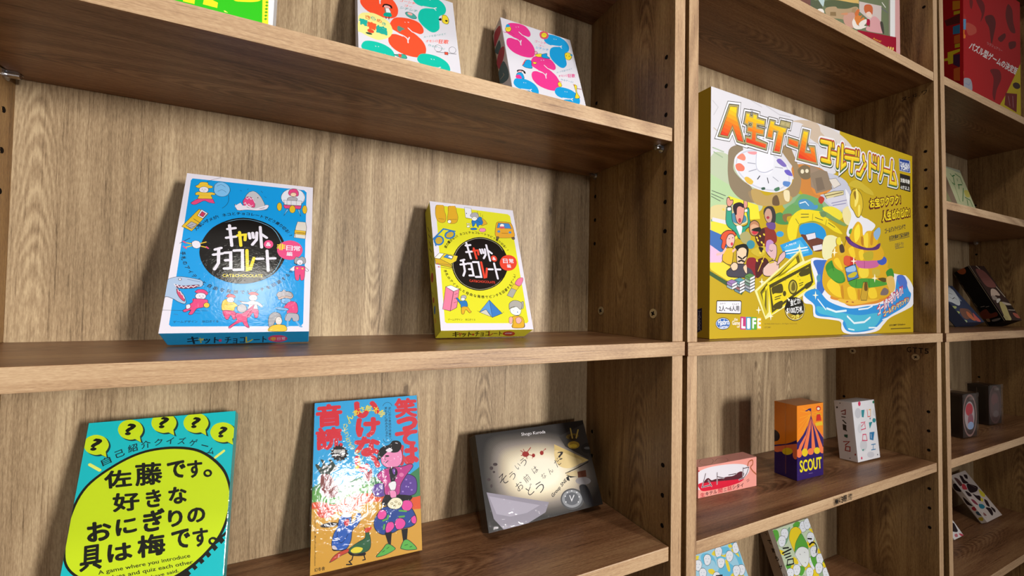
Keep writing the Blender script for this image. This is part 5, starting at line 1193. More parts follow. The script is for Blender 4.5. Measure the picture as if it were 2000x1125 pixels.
ART['G_F'] = '''
b f0512f 508 13349 913 14182 1619 14620 2638 14851 3427 14709 3863 14071 3841 13409 3424 13009 2800 12980 3218 12661 3767 12078 4040 11187 3845 10199 3206 9616 2114 9437 1000 9669 358 10317 280 11074 529 11672 1042 11939 1756 11917 1266 12244 761 12461 445 12734
s d8d6df 130 2285 13379 2681 13009 3514 12953
S d8d6df 130 612 12082 1067 12109 1567 12095 2001 11936 2223 11653
s d8d6df 130 2223 11653 2362 12072
s d8d6df 130 2209 11721 2209 11253
s d8d6df 80 1946 14116 2035 14062
s d8d6df 80 2259 14242 2407 14240
b f0512f 3169 9033 3596 9823 4320 10219 5360 10405 6159 10239 6592 9607 6557 8969 6127 8598 5492 8592 5911 8270 6460 7687 6721 6817 6506 5869 5846 5330 4733 5197 3605 5461 2964 6111 2897 6844 3161 7413 3687 7652 4413 7605 3920 7938 3411 8166 3094 8441
s d8d6df 130 4976 8997 5372 8625 6218 8541
S d8d6df 130 3252 7805 3715 7816 4224 7783 4662 7614 4883 7332
s d8d6df 130 4883 7332 5031 7732
s d8d6df 130 4870 7399 4861 6947
s d8d6df 80 4644 9721 4734 9665
s d8d6df 80 4965 9831 5114 9824
b 12bda6 5740 13463 6120 14331 6924 14750 8152 14844 9095 14444 9433 13626 9197 12762 8543 12100 8478 11136 8392 10207 7811 9511 7218 9493 6437 10142 6121 10920 6389 12062 6991 12674 7777 12960 6822 12826 6056 12925
s d8d6df 120 6764 12866 8051 13122 8310 13340
s d8d6df 120 8051 13122 8223 12906
s d8d6df 80 7276 14151 7404 14122
s d8d6df 80 7598 14226 7701 14202
b 12bda6 275 4819 575 5534 1253 5838 2302 5839 3123 5439 3439 4723 3265 4005 2727 3483 2703 2666 2659 1880 2183 1321 1673 1341 980 1943 683 2627 878 3585 1376 4069 2042 4263 1227 4209 565 4341
s d8d6df 120 1175 4246 2271 4382 2487 4552
s d8d6df 120 2271 4382 2426 4189
s d8d6df 80 1574 5307 1684 5273
s d8d6df 80 1848 5350 1937 5323
b 12bda6 5685 5077 6044 5830 6804 6153 7963 6157 8853 5737 9173 4984 8951 4227 8335 3676 8275 2816 8195 1988 7646 1401 7085 1421 6346 2054 6047 2772 6300 3779 6868 4289 7611 4495 6709 4437 5984 4575
s d8d6df 120 6654 4476 7869 4622 8114 4801
s d8d6df 120 7869 4622 8032 4418
s d8d6df 80 7137 5594 7257 5559
s d8d6df 80 7441 5640 7538 5612
t f0512f .01|4249 12481 5884 12695 4386 12907|ゴーシチ
t f0512f .01|4704 11976 5513 12076 4818 12332|ゴー
t 3a9a94 .01|4192 11419 6050 11640 4324 11823|シチシチ
t 3a9a94 .005|6551 8217 9080 9660 6581 8500|カードを並べかえて
t f0512f .015|6731 7700 8070 8221 6801 8052|オモシロ
t f0512f .02|8102 8057 9239 8412 8232 8680|狂歌
t 3a9a94 .005|6925 7262 8723 7382 7041 7583|作るゲーム!
b e8e08a 58 7763 71 8581 400 9178 924 9448 1454 9627 2050 9553 2648 9335 3042 8982 3292 8431 3335 7801 3036 7044 2553 6589 1885 6202 1368 6228 859 6343 355 6545 41 6599 -392 6957
t d8602c .02|726 8574 1226 8574 726 9074|き
t 3aa89a .02|1271 8675 1731 8675 1271 9135|ら
t d8602c .02|1831 8583 2291 8583 1831 9043|め
t 3aa89a .02|2321 8384 2721 8384 2321 8784|き
t 22a898 .05|140 7605 940 7605 140 8405|青
t e85a30 .05|893 7383 1793 7383 893 8283|春
t 22a898 .05|1758 7152 2758 7152 1758 8152|編
b d84a2c 1512 7062 1374 6900 1133 6854 930 6951 883 7133 1018 7295 1259 7342 1464 7245
b 2a4a3a 1337 6724 1227 6630 1000 6588 790 6623 718 6713 826 6807 1053 6849 1265 6815
b e8a8a0 3328 11248 3182 10996 2901 10850 2652 10895 2577 11103 2721 11354 3001 11502 3254 11458
S 26262e 30 3328 11248 3182 10996 2901 10850 2652 10895 2577 11103 2721 11354 3001 11502 3254 11458 3328 11248
b 2a1418 2429 10898 2579 11330 2999 11535 3411 11425 3395 11031 3128 11301 2713 11234 2531 10895
b e8e6ea 2663 10761 3047 10976 3270 10497 3092 10325 2681 10292
S 26262e 30 2663 10761 3047 10976 3270 10497 3092 10325 2681 10292 2663 10761
b 8a7a6a 2630 10795 2734 10840 2784 10337 2648 10326
b 12a08c 2607 10118 3232 10385 3295 9888 2558 9673
s 2a2a2a 80 2761 9664 2751 9377
s 2a2a2a 80 3072 9794 3023 9397
b 4aa69a 4768 11039 5031 11298 5609 11299 5953 10953 5864 10671 5422 10536 4930 10719
S 26262e 40 4768 11039 5031 11298 5609 11299 5953 10953 5864 10671 5422 10536 4930 10719 4768 11039
b e8a8a0 5544 11088 5425 10960 5219 10919 5044 10988 5004 11127 5121 11255 5328 11297 5503 11228
b 5a8a7a 3850 8654 3999 8902 4410 8784 4616 8697 4326 8469 4103 8148 3868 8288
b e6d034 8925 12452 9330 12623 9607 12175 9508 11473 9140 11273 8813 11542
S 26262e 50 8925 12452 9330 12623 9607 12175 9508 11473 9140 11273 8813 11542 8925 12452
b 1a1a1a 8439 11690 8730 11963 8741 11614 8542 11531
b 1a1a1a 9228 11865 9467 11913 9409 11686 9213 11687
S 4a4a52 35 8424 7267 8181 6954 7866 6879 7660 7082 7683 7446 7923 7760 8241 7840 8449 7635 8424 7267
S 4a4a52 35 10023 7599 9782 7291 9477 7215 9283 7411 9313 7766 9551 8075 9859 8155 10055 7958 10023 7599
s 4a4a52 50 7801 6776 10067 7248
p d8503c 8734 7090 9103 7165 9088 6808 8719 6725
s 26262e 40 8734 7090 9103 7165 9088 6808 8719 6725 8734 7090
b 3aa890 3349 4833 3826 5045 4443 5218 4626 4792 4077 4646
S 26262e 40 3349 4833 3826 5045 4443 5218 4626 4792 4077 4646 3349 4833
b d8503c 3794 5078 4066 5130 4083 4781 3846 4742
'''
ART['H_F'] = '''
p f0e22a -5204 12934 13783 26397 14724 1870 -2411 -3990
p 2cc010 -5204 12934 13301 26055 14292 1722 -2411 -3990
p f2de20 8739 4744 9533 5078 9569 3546 8841 3520
p f2de20 10151 4530 10531 4454 11074 4280 11054 3733 10098 3733
b f2de20 12099 5206 13027 5703 14037 5993 13931 5617 13455 5301 12665 5009 12195 4921
p f0ec70 11491 3639 11612 3674 11812 3550 11583 3519
p 4aa812 14337 5641 14463 5800 14593 5718 14466 5547
p 4aa812 14337 5278 14462 5448 14592 5366 14466 5184
p 4aa812 14329 4914 14454 5083 14583 5000 14458 4820
p 4aa812 14328 4578 14454 4734 14582 4652 14449 4469
p 4aa812 14321 4206 14445 4372 14574 4290 14441 4109
p 4aa812 14321 3851 14445 4016 14573 3933 14441 3754
'''
ART['Z_L'] = '''
p 2a2a4a 5699 3430 6431 3654 6455 984 5726 580
t 8a8a9a .02|5855 2860 6255 2860 5855 3260|T
t 8a8a9a .02|5858 2468 6258 2468 5858 2868|A
t 8a8a9a .02|5862 2077 6262 2077 5862 2477|K
t 8a8a9a .02|5865 1685 6265 1685 5865 2085|A
t 8a8a9a .02|5869 1294 6269 1294 5869 1694|R
t 8a8a9a .02|5872 903 6272 903 5872 1303|A
'''
ART['Z_F'] = '''
p bea012 -1823 30977 56172 32529 55654 -1843 -1479 -1165
p d8d6de -1823 30977 28102 31053 26796 23773 23068 22515 83 18600 -1688 18352
b d4ccc8 23070 30222 28099 29778 31425 28180 28090 26142 21868 27891
b c8b4a0 18383 29278 23070 29167 25536 27145 20687 27671
b b8c4a8 52 21793 4268 22199 8978 18593 8993 16098 118 15126
p b0cc9c -471 19823 3848 18677 6133 17614 125 14404
b d8c890 112 15704 4316 16186 7089 14662 140 12817
p 5a9a74 126 14260 3888 13747 158 11088
p e4d83c 129 13971 2999 14256 6164 13354 4350 11996 140 12817
p 3a6ab0 -403 13056 3015 12334 3034 10120 163 10512
p e0b8d8 -385 11335 2597 10092 1323 8268 -359 8758
p e4d43c -362 9044 2605 9211 6208 7296 6219 5787 186 8212
p 3c5a34 -353 8186 6219 5787 5762 5324 -348 7672
b c8823c 16173 23173 23068 23912 26792 21621 23066 19029 18399 19816
b 8cae84 15640 19458 20693 19429 28073 19628 30708 17740 23066 17638 16190 16885 14045 17625
b 6aa05c 15108 17422 19537 19285 23066 19029 23066 17638 17844 16732 14051 16002
b c0c2d4 23068 23213 29393 23067 31392 20025 28069 18185 23067 19725
b d88a3c 20692 21484 24906 22781 25527 21096 21869 19921
b 4a8ec8 18401 18975 21279 19330 22167 18057 19539 17590 18402 18135
p e6dc34 3260 17447 8895 16940 9327 15226 6634 14818 4628 16312 2882 16884
b e8d422 16263 16363 18425 17466 21425 17652 24564 17543 24563 16323 21939 16288 19412 16035 17700 15212 16984 13274 15568 13017 15097 14538
b 8c9a3a 17700 15212 19412 15961 21939 16214 24030 16119 24030 15891 21939 15990 19413 15742 18185 15113
b 1e90d4 17942 15090 19661 15692 21939 15840 24029 15057 24028 13543 20918 13889 18187 13952
b 6a3a2c 18187 13952 20918 13889 24028 13543 24027 12332 21427 11853 19664 12905
p 2c98d8 13502 12153 18432 13682 20919 11819 20920 11375 16044 10349 14648 10547
p 4ab0e4 14185 11923 17946 13207 20164 11620 16043 10633
t e8ecf4 .02|14643 11956 17105 12594 14528 12201|人物日
p dcd8e4 19291 14046 21554 14537 21811 13740 19788 13281
s 26262e 50 19291 14046 21554 14537 21811 13740 19788 13281 19291 14046
p dcd8e4 20919 12558 23237 13029 23499 12295 21173 11836
s 26262e 50 20919 12558 23237 13029 23499 12295 21173 11836 20919 12558
s f0eef4 160 14645 11392 19665 12319
s f0eef4 120 14877 11055 19914 11970
b 4a8a4c 12364 16091 13712 16516 14630 15908 15328 15127 13265 14928 12145 15375
b 8a6a3c 14169 16284 15791 16599 16027 16338 15092 16098 14863 15366 14172 15579
s 5a5a2a 100 16978 16006 17700 15356
s 5a5a2a 100 18426 16883 19412 16548
s 5a5a2a 100 20663 17049 20790 16470
s 5a6a5a 100 264 17699 2687 17375
s 5a6a5a 100 177 17309 2312 16942
s 5a6a5a 100 180 16995 1751 16618
p dcd8e0 386 14502 2809 14368 2908 13864 300 14053
b 4a86a0 3473 15016 4634 15530 6428 15327 6434 14533 4449 14207
b 2f9a80 2890 15983 3752 16147 3858 15056 4058 14299 4942 13863 6841 14308 6625 16144 7134 16268 7245 15013 7455 14234 6442 13476 6449 12419 5250 12322 4655 12924 4067 13262 3100 13689 2751 14426
S 2a1a1a 90 2890 15983 3752 16147 3858 15056 4058 14299 4942 13863 6841 14308 6625 16144 7134 16268 7245 15013 7455 14234 6442 13476 6449 12419 5250 12322 4655 12924 4067 13262 3100 13689 2751 14426 2890 15983
b d89888 2975 17153 3357 17265 3553 16965 4036 17024 4039 16635 3559 16189 3079 16198 2884 16626
S 2a1a1a 90 2975 17153 3357 17265 3553 16965 4036 17024 4039 16635 3559 16189 3079 16198 2884 16626 2975 17153
b d89888 6112 17277 6617 17339 6824 16832 6624 16343 6118 16352
S 2a1a1a 90 6112 17277 6617 17339 6824 16832 6624 16343 6118 16352 6112 17277
b f0eee8 3042 16001 3656 16071 3660 15683 3046 15615
S 2a1a1a 60 3042 16001 3656 16071 3660 15683 3046 15615 3042 16001
b f0eee8 6221 16099 6747 16211 6790 15870 6264 15773
S 2a1a1a 60 6221 16099 6747 16211 6790 15870 6264 15773 6221 16099
b dc9684 4432 16290 5615 16624 6220 16231 6028 15021 5534 14182 4840 14376 4480 15252
S 2a1a1a 100 4432 16290 5615 16624 6220 16231 6028 15021 5534 14182 4840 14376 4480 15252 4432 16290
b 2a1a24 4045 15985 4235 16528 5216 16879 6015 16737 6059 16279 5318 16392 4827 16074 4734 15279 4342 15368
b e6e4ec 4746 13845 5735 13938 5740 13281 5445 12731 5046 13219
b b03040 5610 14649 5530 14437 5334 14333 5137 14398 5055 14593 5134 14805 5330 14910 5527 14845
b c49a84 10175 16405 11038 16983 12139 16762 12144 15513 11048 14851 10287 15460
S 2a1a1a 100 10175 16405 11038 16983 12139 16762 12144 15513 11048 14851 10287 15460 10175 16405
b 3a3434 10070 15847 10173 16610 11037 17079 12027 17027 12587 16115 12369 14980 11486 14756 11811 15756 11477 16618 10713 16671
b a83044 11241 15586 11152 15441 10937 15362 10722 15397 10632 15523 10720 15668 10935 15747 11151 15713
b 8a3024 9973 14065 12150 14128 12825 12658 11064 11697 9770 12146
b 4a1c18 8497 13257 10187 14085 10197 12178 9348 11573 8503 12317
b 6a4a8a 10614 14809 12369 14980 12372 14148 11052 14165
b b8805c 7151 13672 7351 14490 8174 14907 9013 14653 9229 13862 8708 13073 7876 12936 7359 13225
S 2a1a1a 100 7151 13672 7351 14490 8174 14907 9013 14653 9229 13862 8708 13073 7876 12936 7359 13225 7151 13672
b d8a884 7456 14100 8073 14427 8911 14238 9019 13707 8289 13239 7563 13443
b c83040 7665 13652 8286 13641 9018 13910 8811 13352 8186 13096 7770 13261
p f0f0f0 7623 13689 9018 13910 8914 13725 7707 13509
b a8a06a 5444 12861 6645 13361 7464 12901 7263 12219 6454 11759 5649 12092
b 3a8a9c 8298 11831 8057 11416 7475 11211 6897 11333 6656 11708 6891 12119 7468 12328 8052 12210
b d8502c 1793 12041 2162 12708 3105 13175 4262 13150 4657 12664 4073 12485 2928 11620 2461 10819 1989 11040 2170 11817
S 2a1a1a 90 1793 12041 2162 12708 3105 13175 4262 13150 4657 12664 4073 12485 2928 11620 2461 10819 1989 11040 2170 11817 1793 12041
b ecb8b0 2829 11997 3300 12678 4168 12752 4426 12125 4083 11321 3602 11092 2930 11364
S 2a1a1a 90 2829 11997 3300 12678 4168 12752 4426 12125 4083 11321 3602 11092 2930 11364 2829 11997
b c83048 4119 11582 4052 11431 3889 11358 3724 11407 3656 11547 3722 11698 3885 11771 4050 11724
b 2a1a1a 3516 12181 3482 12142 3401 12120 3320 12129 3286 12162 3319 12201 3400 12223 3482 12215
b 2a1a1a 4152 12362 4118 12323 4036 12301 3954 12309 3919 12343 3953 12382 4035 12404 4117 12396
b dcb42c 2649 10960 4085 11062 4094 9899 3716 8975 2381 9285 2187 9909
S 2a1a1a 90 2649 10960 4085 11062 4094 9899 3716 8975 2381 9285 2187 9909 2649 10960
s ecb8b0 300 2744 10903 2277 10360 1255 10103
s ecb8b0 300 4088 10675 4475 10960
b e8c8a8 4770 10721 5258 11277 6456 11363 6967 10738 6569 9788 5673 8950 4979 9173 4776 9941
S 2a1a1a 100 4770 10721 5258 11277 6456 11363 6967 10738 6569 9788 5673 8950 4979 9173 4776 9941 4770 10721
b 14100f 4473 11220 5059 11523 6454 11759 7066 11142 6869 10334 6566 10183 6661 10982 6055 11268 5260 11081 4967 10604 4775 10071 4966 10734
s 14100f 200 5070 10090 5765 9845
s 14100f 200 5965 9883 6465 10177
b 14100f 4976 9498 5667 9734 6368 9578 6068 9430 5668 9538 5273 9385
b 46424e 2958 8168 4103 8867 5077 9178 6674 9134 7902 8800 8113 8144 7703 7727 6082 7529 3344 7545
S 2a1a1a 100 2958 8168 4103 8867 5077 9178 6674 9134 7902 8800 8113 8144 7703 7727 6082 7529 3344 7545 2958 8168
b e8c8a8 3620 8842 4293 9329 4979 9108 4885 8518 4107 8286
S 2a1a1a 80 3620 8842 4293 9329 4979 9108 4885 8518 4107 8286 3620 8842
b e8c8a8 5973 8834 6674 9200 6783 8084 6378 8198
S 2a1a1a 80 5973 8834 6674 9200 6783 8084 6378 8198 5973 8834
b 8a2028 6871 9938 8101 10145 8624 9641 8533 7494 7698 8524 6675 9002
b 4a1a18 8520 9635 10208 10275 11075 9507 9370 7797 8531 7762
s e0b83c 140 8945 8450 10207 10411
b c8b030 7477 10905 8927 11542 10415 11650 10205 10682 8934 10331
b 2a1a18 9032 11550 9987 11483 9564 10911
b d8b0b4 10739 11673 11498 12278 12604 12086 12831 11269 12611 10422 12169 9981 11288 10478 10634 10983
S 2a1a1a 100 10739 11673 11498 12278 12604 12086 12831 11269 12611 10422 12169 9981 11288 10478 10634 10983 10739 11673
b b88ac0 10521 11930 10735 12493 11496 12691 12159 12329 11281 11987 11067 11149 10526 11112
s 2a1a1a 80 11284 11369 11613 11186 11942 11346
b e0bcb0 10001 8906 11292 9793 12391 9994 13287 9489 12843 8357 11083 7868 10006 8094
S 2a1a1a 100 10001 8906 11292 9793 12391 9994 13287 9489 12843 8357 11083 7868 10006 8094 10001 8906
b d8b0b4 13395 10749 14416 11377 14648 10688 13737 9933 12839 9465
S 2a1a1a 80 13395 10749 14416 11377 14648 10688 13737 9933 12839 9465 13395 10749
b 3a9ad0 14316 13691 14076 13392 13498 13229 12924 13295 12687 13551 12922 13847 13495 14012 14074 13948
s c8b030 150 11071 10328 12168 10188
s c8b030 240 11292 9656 12170 9843
b e8cc3c 9487 13058 9534 12947 9468 12862 9327 12853 9194 12925 9147 13037 9212 13122 9353 13131
b e8cc3c 10297 13331 10345 13219 10278 13133 10135 13124 10001 13197 9953 13309 10019 13394 10162 13404
b e8cc3c 9067 12483 9114 12372 9049 12287 8909 12279 8776 12352 8729 12463 8795 12547 8935 12556
b e8cc3c 9810 12271 9858 12159 9792 12074 9650 12066 9516 12140 9469 12251 9535 12336 9676 12344
b e8cc3c 10240 12032 10288 11919 10221 11834 10078 11827 9943 11901 9896 12013 9962 12098 10105 12106
b e8cc3c 8855 12803 8902 12692 8836 12607 8697 12599 8565 12671 8518 12782 8583 12866 8723 12875
b e8cc3c 9499 10894 9547 10782 9480 10698 9340 10692 9207 10766 9159 10878 9225 10962 9366 10968
b e8cc3c 10137 11140 10185 11028 10118 10943 9976 10937 9842 11011 9794 11124 9860 11208 10003 11215
b e8cc3c 8872 9843 8920 9732 8854 9649 8715 9644 8583 9719 8536 9831 8601 9913 8741 9919
b e8cc3c 9930 9838 9978 9725 9912 9641 9770 9636 9636 9712 9589 9825 9655 9908 9796 9913
b e8cc3c 2454 15728 2497 15624 2438 15542 2312 15531 2194 15597 2151 15701 2209 15783 2335 15794
p 7a90a0 6332 6226 7342 6547 8332 6286 7346 5939
s 2a1a1a 50 6332 6226 7342 6547 8332 6286 7346 5939 6332 6226
p e6e6ec 7346 5939 8332 6286 8334 5993 7349 5622
s 2a1a1a 50 7346 5939 8332 6286 8334 5993 7349 5622 7346 5939
p 7a90a0 6332 6226 7346 5939 7349 5622 6334 5938
s 2a1a1a 50 6332 6226 7346 5939 7349 5622 6334 5938 6332 6226
p a0a4ac 6329 6620 7340 6944 8330 6686 7344 6336
s 2a1a1a 50 6329 6620 7340 6944 8330 6686 7344 6336 6329 6620
p e6e6ec 7344 6336 8330 6686 8332 6392 7346 6018
s 2a1a1a 50 7344 6336 8330 6686 8332 6392 7346 6018 7344 6336
p a0a4ac 6329 6620 7344 6336 7346 6018 6331 6331
s 2a1a1a 50 6329 6620 7344 6336 7346 6018 6331 6331 6329 6620
p 6a8a7a 6326 7013 7337 7341 8327 7086 7341 6733
s 2a1a1a 50 6326 7013 7337 7341 8327 7086 7341 6733 6326 7013
p e6e6ec 7341 6733 8327 7086 8329 6792 7343 6415
s 2a1a1a 50 7341 6733 8327 7086 8329 6792 7343 6415 7341 6733
p 6a8a7a 6326 7013 7341 6733 7343 6415 6328 6725
s 2a1a1a 50 6326 7013 7341 6733 7343 6415 6328 6725 6326 7013
p 9ab0a0 6324 7407 7334 7738 8325 7486 7338 7129
s 2a1a1a 50 6324 7407 7334 7738 8325 7486 7338 7129 6324 7407
p e6e6ec 7338 7129 8325 7486 8327 7193 7341 6812
s 2a1a1a 50 7338 7129 8325 7486 8327 7193 7341 6812 7338 7129
p 9ab0a0 6324 7407 7338 7129 7341 6812 6326 7118
s 2a1a1a 50 6324 7407 7338 7129 7341 6812 6326 7118 6324 7407
p 5a8a4a 6321 7801 7332 8136 8322 7886 7336 7526
s 2a1a1a 50 6321 7801 7332 8136 8322 7886 7336 7526 6321 7801
p e6e6ec 7336 7526 8322 7886 8324 7593 7338 7209
s 2a1a1a 50 7336 7526 8322 7886 8324 7593 7338 7209 7336 7526
p 5a8a4a 6321 7801 7336 7526 7338 7209 6323 7512
s 2a1a1a 50 6321 7801 7336 7526 7338 7209 6323 7512 6321 7801
p 6a8a98 4397 6066 5375 6380 6333 6122 5379 5782
s 2a1a1a 50 4397 6066 5375 6380 6333 6122 5379 5782 4397 6066
p e6e6ec 5379 5782 6333 6122 6335 5833 5381 5470
s 2a1a1a 50 5379 5782 6333 6122 6335 5833 5381 5470 5379 5782
p 6a8a98 4397 6066 5379 5782 5381 5470 4399 5782
s 2a1a1a 50 4397 6066 5379 5782 5381 5470 4399 5782 4397 6066
p a06a6a 4394 6453 5372 6770 6330 6515 5376 6172
s 2a1a1a 50 4394 6453 5372 6770 6330 6515 5376 6172 4394 6453
p e6e6ec 5376 6172 6330 6515 6332 6226 5379 5860
s 2a1a1a 50 5376 6172 6330 6515 6332 6226 5379 5860 5376 6172
p a06a6a 4394 6453 5376 6172 5379 5860 4396 6169
s 2a1a1a 50 4394 6453 5376 6172 5379 5860 4396 6169 4394 6453
p 98a8b0 4391 6840 5369 7161 6327 6908 5373 6562
s 2a1a1a 50 4391 6840 5369 7161 6327 6908 5373 6562 4391 6840
p e6e6ec 5373 6562 6327 6908 6329 6620 5376 6250
s 2a1a1a 50 5373 6562 6327 6908 6329 6620 5376 6250 5373 6562
p 98a8b0 4391 6840 5373 6562 5376 6250 4393 6556
s 2a1a1a 50 4391 6840 5373 6562 5376 6250 4393 6556 4391 6840
p 5a96a0 4388 7176 5366 7499 6325 7250 5371 6901
s 2a1a1a 50 4388 7176 5366 7499 6325 7250 5371 6901 4388 7176
p e6e6ec 5371 6901 6325 7250 6327 6961 5373 6588
s 2a1a1a 50 5371 6901 6325 7250 6327 6961 5373 6588 5371 6901
p 5a96a0 4388 7176 5371 6901 5373 6588 4390 6892
s 2a1a1a 50 4388 7176 5371 6901 5373 6588 4390 6892 4388 7176
p 9ab0b8 2972 6509 3926 6824 4861 6571 3931 6232
s 2a1a1a 50 2972 6509 3926 6824 4861 6571 3931 6232 2972 6509
p e6e6ec 3931 6232 4861 6571 4864 6286 3933 5924
s 2a1a1a 50 3931 6232 4861 6571 4864 6286 3933 5924 3931 6232
p 9ab0b8 2972 6509 3931 6232 3933 5924 2974 6229
s 2a1a1a 50 2972 6509 3931 6232 3933 5924 2974 6229 2972 6509
p 9a7ab0 2969 6892 3923 7209 4858 6960 3928 6618
s 2a1a1a 50 2969 6892 3923 7209 4858 6960 3928 6618 2969 6892
p e6e6ec 3928 6618 4858 6960 4861 6675 3930 6309
s 2a1a1a 50 3928 6618 4858 6960 4861 6675 3930 6309 3928 6618
p 9a7ab0 2969 6892 3928 6618 3930 6309 2971 6611
s 2a1a1a 50 2969 6892 3928 6618 3930 6309 2971 6611 2969 6892
b 1a1810 7665 13569 8077 13874 9334 14125 9337 13583
p f0e6a0 8231 5933 18070 11925 19050 10290 20920 10884 21889 6817 10465 2270
p c8b420 8751 5880 17828 11518 18559 10334 12402 7492 11088 6896 11107 3219 10463 2676
p 6a5e14 9382 5762 17588 11142 17952 10154 11959 7750 10656 6881 10674 3353
p ecd81c 9807 5570 16990 10673 17350 9977 11960 7475 10443 6467 10242 3891
p e8d418 10828 6996 20668 10530 21556 7250 11544 2812
p 4a4210 11198 6763 20416 10118 21124 7457 11805 3113
p e6d01c 11527 6363 19917 9534 20619 7659 12198 3636
b 4a4210 11702 6300 12406 6665 13862 6990 14093 5880 12410 5700 11969 5553
b 4a4210 17834 8707 20166 9474 20292 8673 18198 8146
b 4a4210 12195 4184 13983 4763 13874 3788 12419 3637
b 4a4210 19054 7020 20670 7588 20720 7075 19424 6451
b 4a4210 17382 6679 17075 5943 16339 5625 15610 5906 15308 6616 15605 7344 16334 7670 17072 7397
b b8a83c 17143 6672 16907 6079 16339 5823 15774 6050 15540 6623 15771 7210 16334 7471 16904 7250
b 6a5e1c 16054 6922 16523 7365 16880 6806 16763 6233 16055 6213
b 4a4210 14849 5731 14742 5471 14483 5359 14224 5459 14116 5714 14222 5973 14480 6086 14740 5986
a 4a4210 .03|16336 6647 1900 1900 150 30 300|DOLLARS
s 4a4210 120 12412 5150 13754 5455
s 4a4210 120 12413 4875 13530 5103
s 4a4210 120 17717 7120 18686 7370
s 4a4210 120 17838 6837 18565 7077
p e6e4ee 1307 4529 5546 4598 5746 4432 5637 3091 5440 2999 1321 3075 1191 3200 1235 4403
s 2a1a1a 120 1307 4529 5546 4598 5746 4432 5637 3091 5440 2999 1321 3075 1191 3200 1235 4403 1307 4529
t 2a2a34 .02|1651 3278 5319 3323 1645 3956|2人～6人用
t 2a2a34 .01|1773 4121 2765 4134 1771 4310|ふたり
t 2a2a34 .01|4045 4086 5274 4101 4043 4291|にんよう
b dce0ea 3699 1781 3311 1280 2379 1084 1457 1302 1076 1800 1448 2294 2366 2498 3303 2288
S 2a1a1a 80 3699 1781 3311 1280 2379 1084 1457 1302 1076 1800 1448 2294 2366 2498 3303 2288 3699 1781
b 1e5cae 3546 1782 3203 1353 2378 1185 1561 1371 1222 1799 1553 2222 2367 2397 3196 2216
t eef2fa .03|1482 1647 3432 1681 1512 2299|Hasbro
t eef2fa .02|1800 1230 3207 1276 1796 1607|Games
t f0e8dc .02|4390 2135 5033 2132 4387 2495|the
t f0e8dc .03|4007 1650 5450 1612 4042 2137|Game
t f0e8dc .02|4903 1282 5453 1275 4940 1578|of
p c0387c 5561 2649 6599 2597 6610 1000 5533 1041
p 3a94c8 6639 2597 7614 2596 7625 986 6651 1000
p 5aa83c 7655 2596 8688 2569 8698 971 7665 986
p d8b020 8730 2569 9696 2541 9705 984 8739 971
t f2f2f2 .04|5809 1245 6448 1211 5840 2389|L
t f2f2f2 .05|6932 1206 7337 1201 6923 2386|I
t f2f2f2 .04|7910 1194 8530 1186 7903 2384|F
t f2f2f2 .04|8905 1208 9493 1201 8898 2355|E
t 7a6420 .005|10297 1569 17369 1564 10296 1785|©1968,2020 Hasbro. All Rights Reserved.
t 7a6420 .005|10300 1138 11661 1149 10299 1354|©TOMY
b e8e0b0 19133 3689 18448 2565 16821 2108 15231 2567 14580 3654 15224 4752 16813 5237 18444 4804
S 2a1a1a 100 19133 3689 18448 2565 16821 2108 15231 2567 14580 3654 15224 4752 16813 5237 18444 4804 19133 3689
b a88c1c 18936 3688 18310 2646 16820 2222 15361 2646 14764 3655 15355 4675 16813 5123 18307 4721
b 1a1810 14672 3515 15359 5067 17003 5240 18447 4836 18815 3254 17009 2819
t f2f2f2 .03|15827 4087 18084 4471 15708 4933|金ピカ!
t f2f2f2 .03|14950 2984 18644 3166 14947 3909|$100万札
t f2e86a .03|16020 2253 17726 2390 16018 2846|つき
p fdf8d0 15012 5201 15708 4933 15476 4647
p fbf6d8 17826 12673 17972 12193 18507 12144 17973 12019 17828 11518 17683 11998 17154 12047 17682 12172
p fbf6d8 21557 6364 21710 5865 22274 5789 21710 5688 21557 5183 21404 5681 20847 5757 21404 5858
p fbf6d8 9077 4013 9205 3559 9670 3482 9206 3398 9083 2943 8954 3397 8495 3474 8954 3557
p fbf6d8 9689 7658 9819 7204 10289 7140 9820 7042 9695 6579 9565 7033 9100 7097 9564 7194
p fbf6d8 11542 3221 11675 2758 12158 2676 11676 2594 11547 2131 11414 2594 10936 2676 11413 2757
b 8a7a62 3290 23175 4503 23936 5747 24021 5754 23191 4516 22293 4119 20862 5779 19737 7480 19140 8795 17340 5797 17256 3734 18359 3118 19897 3102 21788
b 9a8260 13793 25015 15481 26211 16223 25140 17477 23532 18241 21822 17737 19775 16240 18831 13344 18178 10577 17267 7924 17236 7056 18524 10571 18412 14291 19474 16234 20930 16477 22770 15244 23774
b b89a5c 7484 18581 8785 19034 10571 18412 13340 19203 16240 18831 14298 17630 8797 16987
b 6a5236 11943 18296 12872 18704 13347 17519 11947 17355
b e6d8b0 14291 19474 15501 19633 15505 18292 14535 18323
b dfe0ea 15995 20740 12890 19137 8258 19061 4851 20424 4386 22414 7086 23988 11640 24247 15453 22914
S c8cad8 200 15484 20813 12670 19376 8423 19313 5266 20551 4815 22353 7288 23765 11466 23981 14963 22768 15484 20813
b e6e7f0 8537 23811 10088 24510 11915 24249 11925 22068 10784 21171 8770 21580
S b8bace 120 8537 23669 8593 21695 10105 21357 11925 22068
b e88a72 4762 22471 5754 23122 6389 22743 6180 22291 5343 22292
b e87a62 4482 21466 5346 21810 6186 21459 5980 20942 4836 20836
b e89aa0 6808 23512 8537 23811 8320 23419 7238 23305
b e0b84a 6196 20074 6830 20305 7907 19900 7478 19419 6623 19579
b 7a68b8 12735 23437 13559 23720 14882 23045 14280 22757 13089 23055
b 6a5cc0 14401 22272 15492 22499 16232 21830 15007 21799
